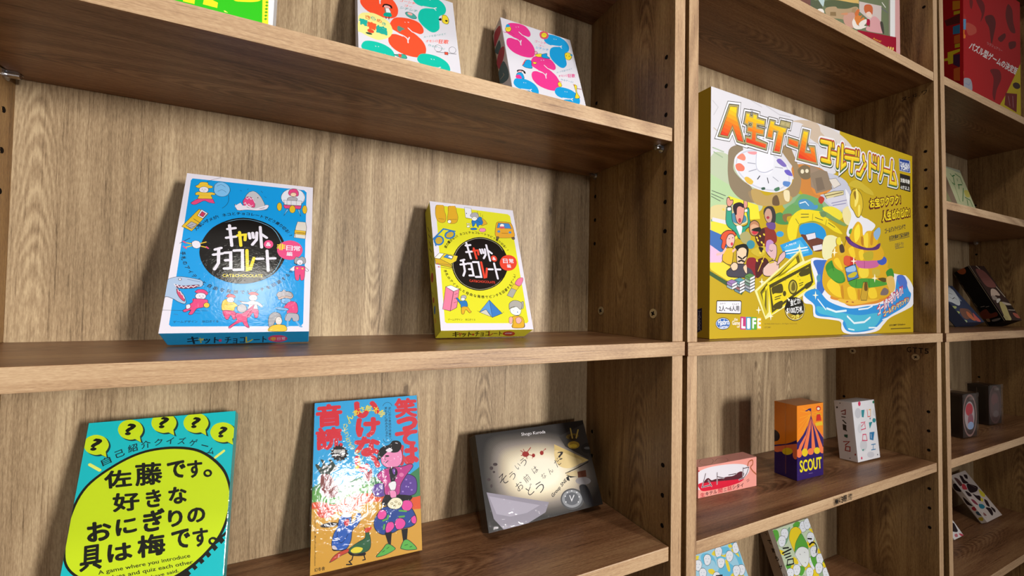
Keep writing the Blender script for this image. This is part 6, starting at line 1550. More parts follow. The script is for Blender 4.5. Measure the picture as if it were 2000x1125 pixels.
b 5a86c8 14286 20804 15742 20861 15255 20196 14169 20270
b 4a7a5c 12215 19492 13220 19890 13339 19496 12519 19212
b 3a5a4a 9557 19280 10228 19442 10297 19165 9670 19039
s 3a3a4a 160 9216 20768 8777 20307
s 3a3a4a 160 10786 20740 11016 20124
s 9a9cae 100 6818 22116 8327 22219
s 9a9cae 100 7039 21034 8550 21547
s 9a9cae 100 11930 21051 13099 20636
s 9a9cae 100 12388 22431 14041 22542
s c6c4cc 140 296 28622 1268 28038 504 26937
s c6c4cc 140 5698 30688 7841 30197 9609 29878
s c2c0c8 140 10510 30221 13299 29655 15716 29867
s c4b8a8 140 520 25344 1885 24808
s a8b8a0 160 352 22925 2297 22732
s 9ab090 160 548 22429 2106 22027
b c8b4a0 16212 29365 18227 29472 20570 28854 22585 27505 22586 30040 19257 30146
b 6aa468 16737 18291 18245 19537 20314 19646 22584 19305 22584 18599 16738 17915
b 7a6a50 17478 22925 19007 23775 20574 23403 20312 22122 18753 21743 17732 22204
b e6dcc0 18905 22838 18785 22603 18495 22470 18206 22516 18086 22714 18205 22948 18494 23082 18784 23037
b e6dcc0 19996 23081 19873 22866 19579 22740 19285 22777 19163 22954 19284 23169 19578 23295 19873 23259
p 9a8470 20310 23982 22585 23713 22584 20406 20576 20919
s 4a4438 1350 3447 28573 4712 28770 4556 27660 5869 24626 4868 24663 3871 26351 2996 24817 1689 24744 3447 28573
s 4a4438 1300 6562 28336 7117 28398 7034 28015 7855 28073 7895 28507 8552 28532 8489 28063 10113 28113 10026 27634 8426 27538 8386 26848 9895 26859 9808 26354 8346 26272 8308 25357 10491 25129 10358 24615 6481 24683 6541 25252 7569 25333 7650 26222 6790 26196 6872 26689 7689 26767 7771 27490 6952 27435 6784 27092 6273 27156 6562 28336
s 4a4438 1200 11434 28384 12175 28419 12038 27893 14744 28017 14552 27502 14167 27487 13319 24637 12192 24589 13024 27413 11855 27360 11675 26246 10758 26218 11434 28384
s 4a4438 1200 13731 28737 14451 28795 14332 28443 13637 28421 13731 28737
s 4a4438 1200 14887 28824 15522 28863 15401 28477 14742 28465 14887 28824
s 4a4438 1200 15430 26771 17470 26756 17370 25977 15334 26094 15430 26771
s 4a4438 1300 18794 28477 19833 28524 19056 25629 20891 25634 20308 26468 21317 26584 21854 24542 17525 24513 18794 28477
s e8e8f0 1200 3447 28573 4712 28770 4556 27660 5869 24626 4868 24663 3871 26351 2996 24817 1689 24744 3447 28573
s e8e8f0 1100 6562 28336 7117 28398 7034 28015 7855 28073 7895 28507 8552 28532 8489 28063 10113 28113 10026 27634 8426 27538 8386 26848 9895 26859 9808 26354 8346 26272 8308 25357 10491 25129 10358 24615 6481 24683 6541 25252 7569 25333 7650 26222 6790 26196 6872 26689 7689 26767 7771 27490 6952 27435 6784 27092 6273 27156 6562 28336
s e8e8f0 1000 11434 28384 12175 28419 12038 27893 14744 28017 14552 27502 14167 27487 13319 24637 12192 24589 13024 27413 11855 27360 11675 26246 10758 26218 11434 28384
s e8e8f0 1000 13731 28737 14451 28795 14332 28443 13637 28421 13731 28737
s e8e8f0 1000 14887 28824 15522 28863 15401 28477 14742 28465 14887 28824
s e8e8f0 1000 15430 26771 17470 26756 17370 25977 15334 26094 15430 26771
s e8e8f0 1200 18794 28477 19833 28524 19056 25629 20891 25634 20308 26468 21317 26584 21854 24542 17525 24513 18794 28477
s 3a3628 700 3447 28573 4712 28770 4556 27660 5869 24626 4868 24663 3871 26351 2996 24817 1689 24744 3447 28573
s 3a3628 650 6562 28336 7117 28398 7034 28015 7855 28073 7895 28507 8552 28532 8489 28063 10113 28113 10026 27634 8426 27538 8386 26848 9895 26859 9808 26354 8346 26272 8308 25357 10491 25129 10358 24615 6481 24683 6541 25252 7569 25333 7650 26222 6790 26196 6872 26689 7689 26767 7771 27490 6952 27435 6784 27092 6273 27156 6562 28336
s 3a3628 600 11434 28384 12175 28419 12038 27893 14744 28017 14552 27502 14167 27487 13319 24637 12192 24589 13024 27413 11855 27360 11675 26246 10758 26218 11434 28384
s 3a3628 600 13731 28737 14451 28795 14332 28443 13637 28421 13731 28737
s 3a3628 600 14887 28824 15522 28863 15401 28477 14742 28465 14887 28824
s 3a3628 600 15430 26771 17470 26756 17370 25977 15334 26094 15430 26771
s 3a3628 700 18794 28477 19833 28524 19056 25629 20891 25634 20308 26468 21317 26584 21854 24542 17525 24513 18794 28477
s a89c6c 500 3447 28573 4712 28770 4556 27660 5869 24626 4868 24663 3871 26351 2996 24817 1689 24744 3447 28573
s a89c6c 440 6562 28336 7117 28398 7034 28015 7855 28073 7895 28507 8552 28532 8489 28063 10113 28113 10026 27634 8426 27538 8386 26848 9895 26859 9808 26354 8346 26272 8308 25357 10491 25129 10358 24615 6481 24683 6541 25252 7569 25333 7650 26222 6790 26196 6872 26689 7689 26767 7771 27490 6952 27435 6784 27092 6273 27156 6562 28336
s a89c6c 400 11434 28384 12175 28419 12038 27893 14744 28017 14552 27502 14167 27487 13319 24637 12192 24589 13024 27413 11855 27360 11675 26246 10758 26218 11434 28384
s a89c6c 400 13731 28737 14451 28795 14332 28443 13637 28421 13731 28737
s a89c6c 400 14887 28824 15522 28863 15401 28477 14742 28465 14887 28824
s a89c6c 400 15430 26771 17470 26756 17370 25977 15334 26094 15430 26771
s a89c6c 500 18794 28477 19833 28524 19056 25629 20891 25634 20308 26468 21317 26584 21854 24542 17525 24513 18794 28477
s 2a2418 80 3447 28573 4712 28770 4556 27660 5869 24626 4868 24663 3871 26351 2996 24817 1689 24744 3447 28573
p f4d41c~ee7c1c~12 3262 28171 3447 28573 4712 28770 4602 27983
p f4d41c~ee7c1c~38 3038 27683 3262 28171 4602 27983 4556 27660 4463 27483
p f4d41c~ee7c1c~62 2814 27195 3038 27683 4463 27483 4210 26999
p f4d41c~ee7c1c~88 2590 26707 2814 27195 4210 26999 3956 26515
p ee7c1c~dc2a1c~12 2366 26219 2590 26707 3956 26515 3871 26351 3689 26033
p ee7c1c~dc2a1c~38 2142 25731 2366 26219 3689 26033 3414 25552
p ee7c1c~dc2a1c~62 1918 25242 2142 25731 3414 25552 3140 25071
p ee7c1c~dc2a1c~88 1918 25242 3140 25071 2996 24817 1689 24744
p f4d41c~ee7c1c~38 4463 27483 4556 27660 4644 27457
p f4d41c~ee7c1c~62 4210 26999 4463 27483 4644 27457 4883 26904
p f4d41c~ee7c1c~88 3956 26515 4210 26999 4883 26904 5123 26351
p ee7c1c~dc2a1c~12 3956 26515 5123 26351 5362 25797 4093 25976 3871 26351
p ee7c1c~dc2a1c~38 5362 25797 5602 25244 4427 25409 4093 25976
p ee7c1c~dc2a1c~62 5602 25244 5841 24691 4762 24842 4427 25409
p ee7c1c~dc2a1c~88 5841 24691 5869 24626 4868 24663 4762 24842
p f4d41c~ee7c1c~12 6514 28142 6562 28336 7117 28398 7038 28087
p f4d41c~ee7c1c~38 6396 27661 6514 28142 7038 28087 6915 27606
p f4d41c~ee7c1c~62 6278 27180 6396 27661 6915 27606 6792 27125
p f4d41c~ee7c1c~88 6278 27180 6792 27125 6784 27092 6273 27156
p f4d41c~ee7c1c~12 7485 28040 10113 28113 10051 27769
p f4d41c~ee7c1c~38 6892 27608 6948 28025 7485 28040 10051 27769 10026 27634 7980 27494
p f4d41c~ee7c1c~62 6892 27608 7980 27494 6867 27418
p f4d41c~ee7c1c~12 7847 28001 7895 28507 8552 28532 8509 27932
p f4d41c~ee7c1c~38 7800 27513 7847 28001 8509 27932 8474 27442
p f4d41c~ee7c1c~62 7753 27024 7800 27513 8474 27442 8440 26952
p f4d41c~ee7c1c~88 7706 26535 7753 27024 8440 26952 8405 26462
p ee7c1c~dc2a1c~12 7659 26047 7706 26535 8405 26462 8370 25972
p ee7c1c~dc2a1c~38 7612 25558 7659 26047 8370 25972 8335 25482
p ee7c1c~dc2a1c~62 7612 25558 8335 25482 8309 25117 7570 25122
p f4d41c~ee7c1c~62 9518 26838 9895 26859 9885 26799
p f4d41c~ee7c1c~88 6861 26625 6872 26689 9518 26838 9885 26799 9808 26354 9554 26341
p ee7c1c~dc2a1c~12 6861 26625 9554 26341 6790 26196
p ee7c1c~dc2a1c~62 6533 25178 6541 25252 10491 25129 10398 24771
p ee7c1c~dc2a1c~88 6533 25178 10398 24771 10358 24615 6481 24683
p f4d41c~ee7c1c~12 11389 28239 11434 28384 12175 28419 12106 28119
p f4d41c~ee7c1c~38 11233 27740 11389 28239 12106 28119 11990 27613
p f4d41c~ee7c1c~62 11077 27241 11233 27740 11990 27613 11873 27107
p f4d41c~ee7c1c~88 10921 26741 11077 27241 11873 27107 11757 26602
p ee7c1c~dc2a1c~12 10765 26242 10921 26741 11757 26602 11675 26246 10887 26222
p ee7c1c~dc2a1c~38 10765 26242 10887 26222 10758 26218
p f4d41c~ee7c1c~12 12899 27987 14744 28017 14625 27698
p f4d41c~ee7c1c~38 11914 27626 11991 27972 12899 27987 14625 27698 14552 27502 13110 27426
p f4d41c~ee7c1c~62 11914 27626 13110 27426 11855 27360
p f4d41c~ee7c1c~38 13116 27425 13118 27431 14167 27487 14099 27260
p f4d41c~ee7c1c~62 12954 26927 13116 27425 14099 27260 13950 26760
p f4d41c~ee7c1c~88 12792 26428 12954 26927 13950 26760 13801 26259
p ee7c1c~dc2a1c~12 12629 25930 12792 26428 13801 26259 13652 25759
p ee7c1c~dc2a1c~38 12467 25432 12629 25930 13652 25759 13503 25259
p ee7c1c~dc2a1c~62 12305 24934 12467 25432 13503 25259 13355 24758
p ee7c1c~dc2a1c~88 12305 24934 13355 24758 13319 24637 12192 24589
p f4d41c~ee7c1c~12 18721 28249 18794 28477 19833 28524 19695 28010
p f4d41c~ee7c1c~38 18556 27734 18721 28249 19695 28010 19555 27488
p f4d41c~ee7c1c~62 18391 27218 18556 27734 19555 27488 19415 26966
p f4d41c~ee7c1c~88 18226 26702 18391 27218 19415 26966 19275 26444
p ee7c1c~dc2a1c~12 18061 26186 18226 26702 19275 26444 19135 25922
p ee7c1c~dc2a1c~38 17895 25670 18061 26186 19135 25922 19056 25629 18948 25412
p ee7c1c~dc2a1c~62 17730 25155 17895 25670 18948 25412 18703 24916
p ee7c1c~dc2a1c~88 17730 25155 18703 24916 18492 24490 17525 24513
p ee7c1c~dc2a1c~12 20414 25607 20997 25653 21176 25420
p ee7c1c~dc2a1c~38 18693 25474 20414 25607 21176 25420 21706 24733
p ee7c1c~dc2a1c~62 17673 25169 17726 25399 18693 25474 21706 24733 21854 24542 20266 24531
p ee7c1c~dc2a1c~88 17673 25169 20266 24531 17525 24513
p f4d41c~ee7c1c~62 21079 26557 21317 26584 21341 26492
p f4d41c~ee7c1c~88 20418 26163 20308 26468 21079 26557 21341 26492 21497 25898
p ee7c1c~dc2a1c~12 20639 25552 20418 26163 21497 25898 21654 25303
p ee7c1c~dc2a1c~38 20639 25552 21654 25303 21810 24708 21102 24882 20838 25002
p ee7c1c~dc2a1c~62 21810 24708 21854 24542 21102 24882
p ee7c1c~e4481c~25 15413 26651 15430 26771 17470 26756 17400 26209
p ee7c1c~e4481c~75 15413 26651 17400 26209 17370 25977 15334 26094
p b8ac78 13731 28737 14451 28795 14332 28443 13637 28421
p b8ac78 14887 28824 15522 28863 15401 28477 14742 28465
s 3a3c28 1700 23146 27778 25380 27897 25009 25256
s 3a3c28 1700 23283 25102 25376 25122
s 3a3c28 1500 25693 28019 25806 27489
s 3a3c28 1500 26266 28058 26322 27548
s 3a3c28 1700 25805 26517 26955 26551
s 3a3c28 1700 27686 27495 27300 24812
s 3a3c28 1700 28721 28172 28475 24832 29460 25483
s 3a3c28 1700 29617 27468 31911 27595
s 3a3c28 1700 29463 26479 33160 26753
s 3a3c28 1700 31443 26639 31126 24575
s 3a3c28 1500 32537 27973 32440 27278
s 3a3c28 1500 33261 27996 33163 27298
s 3a3c28 1700 34599 27504 34789 26848
s 3a3c28 1700 35240 26404 33624 24442 32834 24494
s 3a3c28 1700 36560 28007 36472 24515
s 3a3c28 1700 36716 26465 38219 26175
s 3a3c28 1500 37626 28011 37688 27320
s 3a3c28 1500 38299 28018 38328 27318
s 3a3c28 1700 39183 27918 39033 26124
s 3a3c28 1700 40564 27967 40270 25958 39638 24621
s 3a3c28 1700 40969 26242 42738 26241
s 3a3c28 1700 43547 28092 42902 24545 44898 24549
s 3a3c28 1700 44109 26173 44827 24814
s e8e8ec 1600 23064 27858 25295 27979 24925 25338
s e8e8ec 1600 23200 25183 25291 25205
s e8e8ec 1400 25608 28100 25721 27570
s e8e8ec 1400 26180 28140 26236 27630
s e8e8ec 1600 25720 26600 26869 26634
s e8e8ec 1600 27599 27578 27213 24897
s e8e8ec 1600 28633 28256 28386 24917 29370 25568
s e8e8ec 1600 29527 27552 31818 27680
s e8e8ec 1600 29374 26563 33066 26839
s e8e8ec 1600 31350 26725 31035 24662
s e8e8ec 1400 32443 28059 32346 27364
s e8e8ec 1400 33166 28082 33068 27384
s e8e8ec 1600 34503 27591 34693 26935
s e8e8ec 1600 35143 26492 33529 24530 32740 24582
s e8e8ec 1600 36462 28095 36374 24605
s e8e8ec 1600 36617 26554 38118 26265
s e8e8ec 1400 37526 28100 37588 27409
s e8e8ec 1400 38198 28107 38227 27408
s e8e8ec 1600 39081 28007 38931 26214
s e8e8ec 1600 40461 28057 40167 26049 39536 24713
s e8e8ec 1600 40865 26334 42632 26333
s e8e8ec 1600 43439 28183 42795 24639 44789 24644
s e8e8ec 1600 44001 26267 44718 24909
s 3f6e3a 1000 23064 27763 25295 27882 24925 25242
s 3f6e3a 1000 23200 25088 25291 25109
s 3f6e3a 800 25608 28003 25721 27473
s 3f6e3a 800 26179 28042 26236 27532
s 3f6e3a 1000 25719 26503 26868 26536
s 3f6e3a 1000 27598 27479 27213 24799
s 3f6e3a 1000 28632 28156 28386 24818 29370 25469
s 3f6e3a 1000 29527 27452 31818 27579
s 3f6e3a 1000 29373 26464 33065 26737
s 3f6e3a 1000 31350 26624 31034 24561
s 3f6e3a 800 32443 27957 32346 27263
s 3f6e3a 800 33166 27980 33068 27282
s 3f6e3a 1000 34503 27488 34692 26832
s 3f6e3a 1000 35142 26388 33528 24427 32740 24480
s 3f6e3a 1000 36461 27990 36373 24501
s 3f6e3a 1000 36616 26449 38117 26159
s 3f6e3a 800 37525 27994 37587 27303
s 3f6e3a 800 38198 28001 38227 27302
s 3f6e3a 1000 39080 27901 38930 26108
s 3f6e3a 1000 40460 27950 40166 25942 39535 24606
s 3f6e3a 1000 40864 26226 42631 26224
s 3f6e3a 1000 43438 28074 42794 24530 44788 24534
s 3f6e3a 1000 44000 26157 44717 24799
s b8402c 900 23064 27938 25295 28059 24925 25419
s b8402c 900 23200 25263 25292 25286
s b8402c 800 25608 28181 25721 27651
s b8402c 800 26180 28221 26236 27711
s b8402c 900 25720 26681 26869 26715
s b8402c 900 27599 27660 27213 24978
s b8402c 900 28633 28338 28386 24999 29371 25651
s b8402c 900 29527 27635 31819 27764
s b8402c 900 29374 26646 33066 26925
s b8402c 900 31351 26809 31035 24745
s b8402c 800 32443 28143 32346 27449
s b8402c 800 33167 28167 33069 27469
s b8402c 900 34504 27677 34693 27021
s b8402c 900 35143 26578 33529 24615 32741 24667
s b8402c 900 36462 28182 36374 24692
s b8402c 900 36618 26641 38119 26353
s b8402c 800 37526 28187 37589 27496
s b8402c 800 38199 28195 38228 27496
s b8402c 900 39082 28096 38932 26303
s b8402c 900 40461 28146 40167 26138 39536 24801
s b8402c 900 40866 26423 42633 26424
s b8402c 900 43440 28274 42796 24730 44790 24736
s b8402c 900 44002 26358 44719 25001
s 7a7424 740 23064 27842 25295 27962 24925 25322
s 7a7424 740 23200 25168 25291 25189
s 7a7424 540 25608 28084 25721 27554
s 7a7424 540 26180 28123 26236 27614
s 7a7424 740 25719 26583 26869 26618
s 7a7424 740 27599 27561 27213 24880
s 7a7424 740 28632 28239 28386 24901 29370 25552
s 7a7424 740 29527 27535 31818 27663
s 7a7424 740 29374 26547 33066 26822
s 7a7424 740 31350 26708 31035 24645
s 7a7424 540 32443 28042 32346 27347
s 7a7424 540 33166 28065 33068 27367
s 7a7424 740 34503 27574 34693 26918
s 7a7424 740 35143 26475 33529 24513 32740 24565
s 7a7424 740 36462 28077 36374 24588
s 7a7424 740 36617 26536 38118 26247
s 7a7424 540 37526 28082 37588 27391
s 7a7424 540 38198 28089 38227 27390
s 7a7424 740 39081 27989 38931 26197
s 7a7424 740 40460 28039 40167 26031 39535 24695
s 7a7424 740 40865 26316 42632 26315
s 7a7424 740 43439 28165 42795 24621 44789 24626
s 7a7424 740 44001 26248 44718 24891
s ecc41a 560 23064 27858 25295 27979 24925 25338
s ecc41a 560 23200 25183 25291 25205
s ecc41a 340 25608 28100 25721 27570
s ecc41a 340 26180 28140 26236 27630
s ecc41a 560 25720 26600 26869 26634
s ecc41a 560 27599 27578 27213 24897
s ecc41a 560 28633 28256 28386 24917 29370 25568
s ecc41a 560 29527 27552 31818 27680
s ecc41a 560 29374 26563 33066 26839
s ecc41a 560 31350 26725 31035 24662
s ecc41a 340 32443 28059 32346 27364
s ecc41a 340 33166 28082 33068 27384
s ecc41a 560 34503 27591 34693 26935
s ecc41a 560 35143 26492 33529 24530 32740 24582
s ecc41a 560 36462 28095 36374 24605
s ecc41a 560 36617 26554 38118 26265
s ecc41a 340 37526 28100 37588 27409
s ecc41a 340 38198 28107 38227 27408
s ecc41a 560 39081 28007 38931 26214
s ecc41a 560 40461 28057 40167 26049 39536 24713
s ecc41a 560 40865 26334 42632 26333
s ecc41a 560 43439 28183 42795 24639 44789 24644
s ecc41a 560 44001 26267 44718 24909
s f2dc3c 160 23119 27996 25352 28118 24981 25476
s f2dc3c 160 23255 25319 25348 25343
s f2dc3c 100 25665 28240 25778 27710
s f2dc3c 100 26237 28280 26294 27770
s f2dc3c 160 25777 26739 26927 26774
s f2dc3c 160 27658 27719 27272 25036
s f2dc3c 160 28692 28399 28446 25058 29431 25710
s f2dc3c 160 29588 27696 31881 27826
s f2dc3c 160 29434 26706 33130 26986
s f2dc3c 160 31413 26870 31097 24805
s f2dc3c 100 32506 28205 32409 27510
s f2dc3c 100 33230 28229 33132 27531
s f2dc3c 160 34568 27740 34758 27084
s f2dc3c 160 35209 26640 33593 24675 32804 24727
s f2dc3c 160 36529 28245 36441 24754
s f2dc3c 160 36684 26704 38186 26416
s f2dc3c 100 37594 28251 37656 27560
s f2dc3c 100 38267 28259 38296 27560
s f2dc3c 160 39151 28160 39001 26367
s f2dc3c 160 40531 28212 40237 26202 39605 24865
s f2dc3c 160 40936 26488 42705 26489
s f2dc3c 160 43513 28341 42868 24794 44864 24801
s f2dc3c 160 44075 26424 44793 25066
b c8202c 34816 25924 35009 25747 35333 25729 35008 25575 34878 25349 34685 25525 34428 25589 34686 25731
p c8ccd8 45796 29157 49687 29387 49816 27212 45998 27083
s 2c2a1c 50 45796 29157 49687 29387 49816 27212 45998 27083 45796 29157
p 1c3f8e 46019 29083 49452 29273 49584 27328 46148 27217
t e8ecf4 .04|46232 28007 49361 28200 46238 28638|TAKARA
t e8ecf4 .05|46374 27325 49275 27508 46381 27994|TOMY
p 1c1a18 46142 26661 49732 26708 49777 23958 46114 23998
t e8e6e0 .03|46351 25212 49559 25287 46359 25953|対象年齢
t e8e6e0 .03|46414 24075 49468 24219 46421 24704|6才以上
p 8e7c68 20245 22713 22926 23746 24586 23682 25996 21313 21841 20133
p 7a6a5a 21572 22286 23199 22680 24026 21050 22110 20481
p dcd4cc 25006 22623 26861 23052 28172 22259 26282 21432
s 2c2a1c 50 25006 22623 26861 23052 28172 22259 26282 21432 25006 22623
p d8cc98 23748 20299 26282 21028 28910 21455 28908 20879 26567 20256 24582 19609
s 2c2a1c 60 23748 20299 26282 21028 28910 21455 28908 20879 26567 20256 24582 19609 23748 20299
s 6a5a2a 120 24025 20017 28612 21169
b b83c2c 22381 19418 23061 19896 23886 19603 23197 18808 22516 18963
b d0cedc 24303 19495 26856 20293 29806 20828 29799 18843 26852 18511
s 8a88b0 120 25708 19184 29803 20166
s 8a88b0 120 25992 18896 29501 19634
b 4a90c0 17676 18536 19207 19027 21041 18632 21307 17886 18185 17534
s e0e8f0 150 17930 18263 19208 18644 19988 18199
b e8d222 17679 17099 20250 17458 22381 17223 24579 16663 26847 15923 28595 14944 26557 15091 24022 15815 21042 16150 17682 15512
b e8d838 23334 18114 25707 18703 28015 18315 28602 17398 26849 16893
b 7a9a5a 22652 17409 24023 17795 26561 17186 29491 16502 29192 16145 26560 16541
b 6a8a5a 24384 17438 24156 17099 23608 16912 23066 16985 22842 17273 23066 17608 23609 17797 24156 17727
s 6a6a1a 80 21041 17158 20909 16214
s 6a6a1a 80 24439 16649 24160 15829
s 4a4a2a 100 18186 16775 19989 16968
s 4a4a2a 100 18187 16320 19989 16583
s 4a4a2a 100 21574 16670 23471 16472
s 4a4a2a 100 24858 16214 26559 15735
b e8dca0 28604 18380 30708 19278 31003 16648 29193 16637
b e6e6ee 29508 21782 33498 18412 36069 17826 38052 16980 34756 15220 29785 14800 31008 17813 30102 19374
b c8b030 30264 22381 31029 23155 32893 23588 34801 23174 37088 22445 37416 21791 34794 21973 33518 22317
b d8b82c 30715 20943 31640 22066 33200 21935 34147 21036 34299 19520 33496 18073 32553 17891 31626 18714 30709 19444
S 2c2a1c 100 30715 20943 31640 22066 33200 21935 34147 21036 34299 19520 33496 18073 32553 17891 31626 18714 30709 19444 30715 20943
b f2e070 32260 22149 33040 21576 32877 20203 31938 19419
b 8a6a18 31637 21395 32259 21812 32253 20464
b f0dc5c 32874 19527 33505 19769 33498 18412 33023 18024
t 5a1c14 .09|36342 19511 46386 21486 36221 21190|お宝ワクワク!
t 5a1c14 .09|40101 17774 49645 19575 39908 19593|人生ピカピカ!
t f0d820 .03|36475 19733 46164 21644 36352 21102|お宝ワクワク!
t f0d820 .03|40240 17965 49413 19702 40115 19509|人生ピカピカ!
t 3a3a40 .01|41077 16051 47928 17494 41012 16896|ゴールデンアイランドで
t 3a3a40 .01|42463 15088 49275 16409 42396 15829|お宝を集めて億万長者を
t 3a3a40 .01|44476 13889 47262 14471 44408 14714|目指そう!!
s 3a3a40 80 42536 14982 49273 16253
s 3a3a40 80 44551 13818 47340 14361
b e8e4b0 23865 13971 26205 14497 28621 13512 27397 11230 24439 10721 23291 11634
b e8e8f0 20502 10492 23007 10964 25313 10772 45042 9655 48152 9407 50545 7555 50510 4827 48088 3837 42718 2502 40522 1410 38388 350 32995 -53 29506 147 28280 671 27979 1847 25594 2190 21606 2524 21054 3162 20780 4276 18891 4568 18889 5826 21605 6693
b 3c6cc0 21051 10363 23007 10719 25020 10425 24436 7434 23005 5761 21883 6702 22161 8647
b 2c90d8 18889 5668 21883 6541 25013 4820 30455 3880 35667 4278 38418 4488 43490 5480 45038 9277 47358 8991 48922 7121 49717 6367 48096 4604 42722 2872 40168 1959 37695 718 32996 259 29818 480 28587 1507 28589 2180 25594 2520 21883 2844 21329 4283
b 48b4d4 22162 4132 27378 3353 33009 2859 38409 3227 39818 2869 37697 1076 32997 432 30130 645 28895 2011 25595 2685 22441 3167
b 4a70c8 44847 9269 46972 9549 48340 8452 47732 7280 45789 7792
s e0f0f8 200 22162 5098 24144 3663
s e0f0f8 300 24432 3829 26779 3350 29517 3533
s e0f0f8 300 29825 2685 31714 1654 34648 1809 36334 2509
s e0f0f8 240 33013 3728 35665 3924 37029 4292
s e0f0f8 240 35985 917 38392 889 39451 1419
s e0f0f8 180 30131 815 31709 623
s e0f0f8 160 40169 2141 41982 2503
b d88a2c 25306 5484 28291 4871 30456 4221 34331 4439 39124 4858 42752 6209 40570 7258 30469 7642
b e8b83c 27383 5191 31089 4400 35670 4809 39128 5402 37041 6079
b 8a5a2c 26189 5834 28599 5719 28292 5376 26783 5514
s a8482c 160 29522 4805 29989 4897
s a8482c 160 31090 4829 31567 4784
b d8a81c 23862 10032 25313 11104 28309 11285 40600 10928 43522 8840 43504 6972 41281 5808 38424 5389 32696 5287 28598 5213 25014 5807 23289 7394
b f0cc2c 24436 7106 25603 8136 27388 7536 28599 5551 26189 5834
b f0cc2c 29840 6938 31737 6995 32372 5281 30461 5417
b f0cc2c 35682 6758 37740 7174 38427 5750 36353 5530
b c88a1c 27992 6883 28604 7240 28905 5388 28293 5544
b c88a1c 32702 6676 33354 6694 33347 5298 32858 5289
b 3a8a2c 24149 9391 24439 10227 25902 10806 26792 9687 28609 9101 29222 7939 27388 7536 25310 8290
b 4a9a34 24437 9076 26493 9756 28916 8945 28299 7736 25603 8136
b 4a9a34 30156 7802 32710 8416 37058 8586 41302 8200 43525 9214 42771 8253 40573 7624 35684 7113 31737 6995
b 3a8a2c 41316 9860 43164 10505 43901 9230 42771 8253 42038 8782
s 2a6a24 120 25606 10457 26195 9324
s 2a6a24 120 32386 8316 32219 7183
s 2a6a24 120 36032 8510 36193 7217
b d8a81c 25755 11130 26201 12492 28314 13488 30486 12277 37777 12582 41335 12076 41687 10616 38456 9727 35022 8860 32386 8403 28609 9270 26494 9839
b f0cc2c 26198 10824 27397 11230 28610 9609 27393 9885
b f0d43c 33043 10000 35703 10132 35695 8888 33692 8629
b c8b03c 37067 10021 39164 10123 39157 9214 37405 8959
b c8302c 29233 11682 31756 11668 32074 10819 30479 10215 28921 10473
b d85a34 28924 11493 30484 11761 30479 10386 29075 10481
b c8649c 32237 11176 35711 11467 38821 11560 38814 10651 36042 10149 33044 10174
s 8a3a6a 100 34701 11320 34695 10170
b 3c58b8 41551 11719 41098 11171 40024 10897 38969 11054 38539 11543 38977 12083 40036 12363 41107 12215
b d8a81c 28926 12173 29865 14464 31768 14446 38489 14263 40617 12952 39888 11805 37077 11458 33049 11223 31117 11628
b f0cc2c 30173 12771 31443 13207 32078 11688 30800 11781
b f0cc2c 33056 12623 34376 12890 34369 11477 33378 11418
b b8a828 34374 12359 37086 12897 37078 11638 35036 11339
b 5a2c6a 29398 14596 30494 14515 32411 13800 35722 13339 38487 14081 39551 14344 38835 13379 35720 12982 32408 13102 30176 13630
b 6a3a88 30493 13998 32410 13538 33059 13149 31124 13356
b e0b01c 30495 14688 32100 16740 33078 17186 34064 16576 34389 15189 35738 16018 38501 15901 38487 14081 35722 13339 32087 13776
b f6e03c 31773 15664 33077 16834 33396 15105 32088 13950
b f2d43c 34388 15012 35736 15661 35723 13517 34714 13621
b b87a18 33725 14957 34387 14835 34380 13597 33719 13900
b c88a1c 36761 15750 37453 15991 37094 13977 36407 14105
b 8ab0d8 37802 16203 39215 16878 39564 15993 38493 14809 37450 15448
b 5a9a3c 30499 15723 31134 15953 30813 15146 30339 15191
b d8b02c 26800 13708 27102 14237 28011 14311 28314 13319 28929 13194 28925 12003 27398 11735 27099 12891
b e8d83c 27040 13391 27162 14157 27950 14306 28069 13266
b 4a3a2a 27704 13104 28621 13342 29081 12354 28005 12112
s fdf8e0 200 26498 12011 26499 12513
p 4a78b8 29166 9942 32074 10645 33037 8603 29999 7882
s 2c2a1c 100 29166 9942 32074 10645 33037 8603 29999 7882 29166 9942
b 9ac0e8 29538 9824 31751 10368 32069 9604 29848 9327
b c8b82c 30003 8822 31747 9416 32552 9279 31744 8637 30315 8493
b 5a4a1a 38799 8655 40583 8908 42036 8597 40577 8174
p c8a02c 33513 5650 34350 7952 35521 7994 35853 7118 35336 5157 33674 5129
s 2c2a1c 80 33513 5650 34350 7952 35521 7994 35853 7118 35336 5157 33674 5129 33513 5650
b 6a4a1a 34681 7788 35419 7902 35547 6754 34675 6730
b 7a6a68 39488 6135 40570 7258 42021 6931 41649 6184
b e0b860 41306 8753 43525 9214 44259 7368 42756 6580
b 4a90b0 21882 8313 22723 8672 22864 7866 22162 7517
p fbf6d8 21605 6292 21772 5750 22386 5667 21772 5557 21605 5008 21439 5550 20834 5632 21439 5742
p fbf6d8 26350 12670 26528 12114 27187 12057 26527 11913 26348 11333 26170 11889 25520 11946 26171 12089
p fbf6d8 37755 9424 37960 8820 38730 8742 37958 8604 37745 7983 37541 8587 36783 8665 37543 8803
p fbf6d8 31596 11745 31786 11167 32496 11104 31786 10959 31591 10359 31401 10937 30702 11000 31402 11144
t c83c5c .12|38756 2777 46938 6494 38416 4307|ゴールドもりもり!
t f0ecf0 .04|38827 2867 46860 6454 38556 4201|ゴールドもりもり!
t b84c5c .12|40531 2596 49101 5291 40180 3506|ゴールデンマウンテン
t e8e08c .04|40604 2687 48980 5289 40323 3416|ゴールデンマウンテン
t 5a4c1c .005|42336 1064 47663 1238 42339 1359|©TOMY ©Hasbro
s 4a3c14 130 42886 651 49446 721
'''
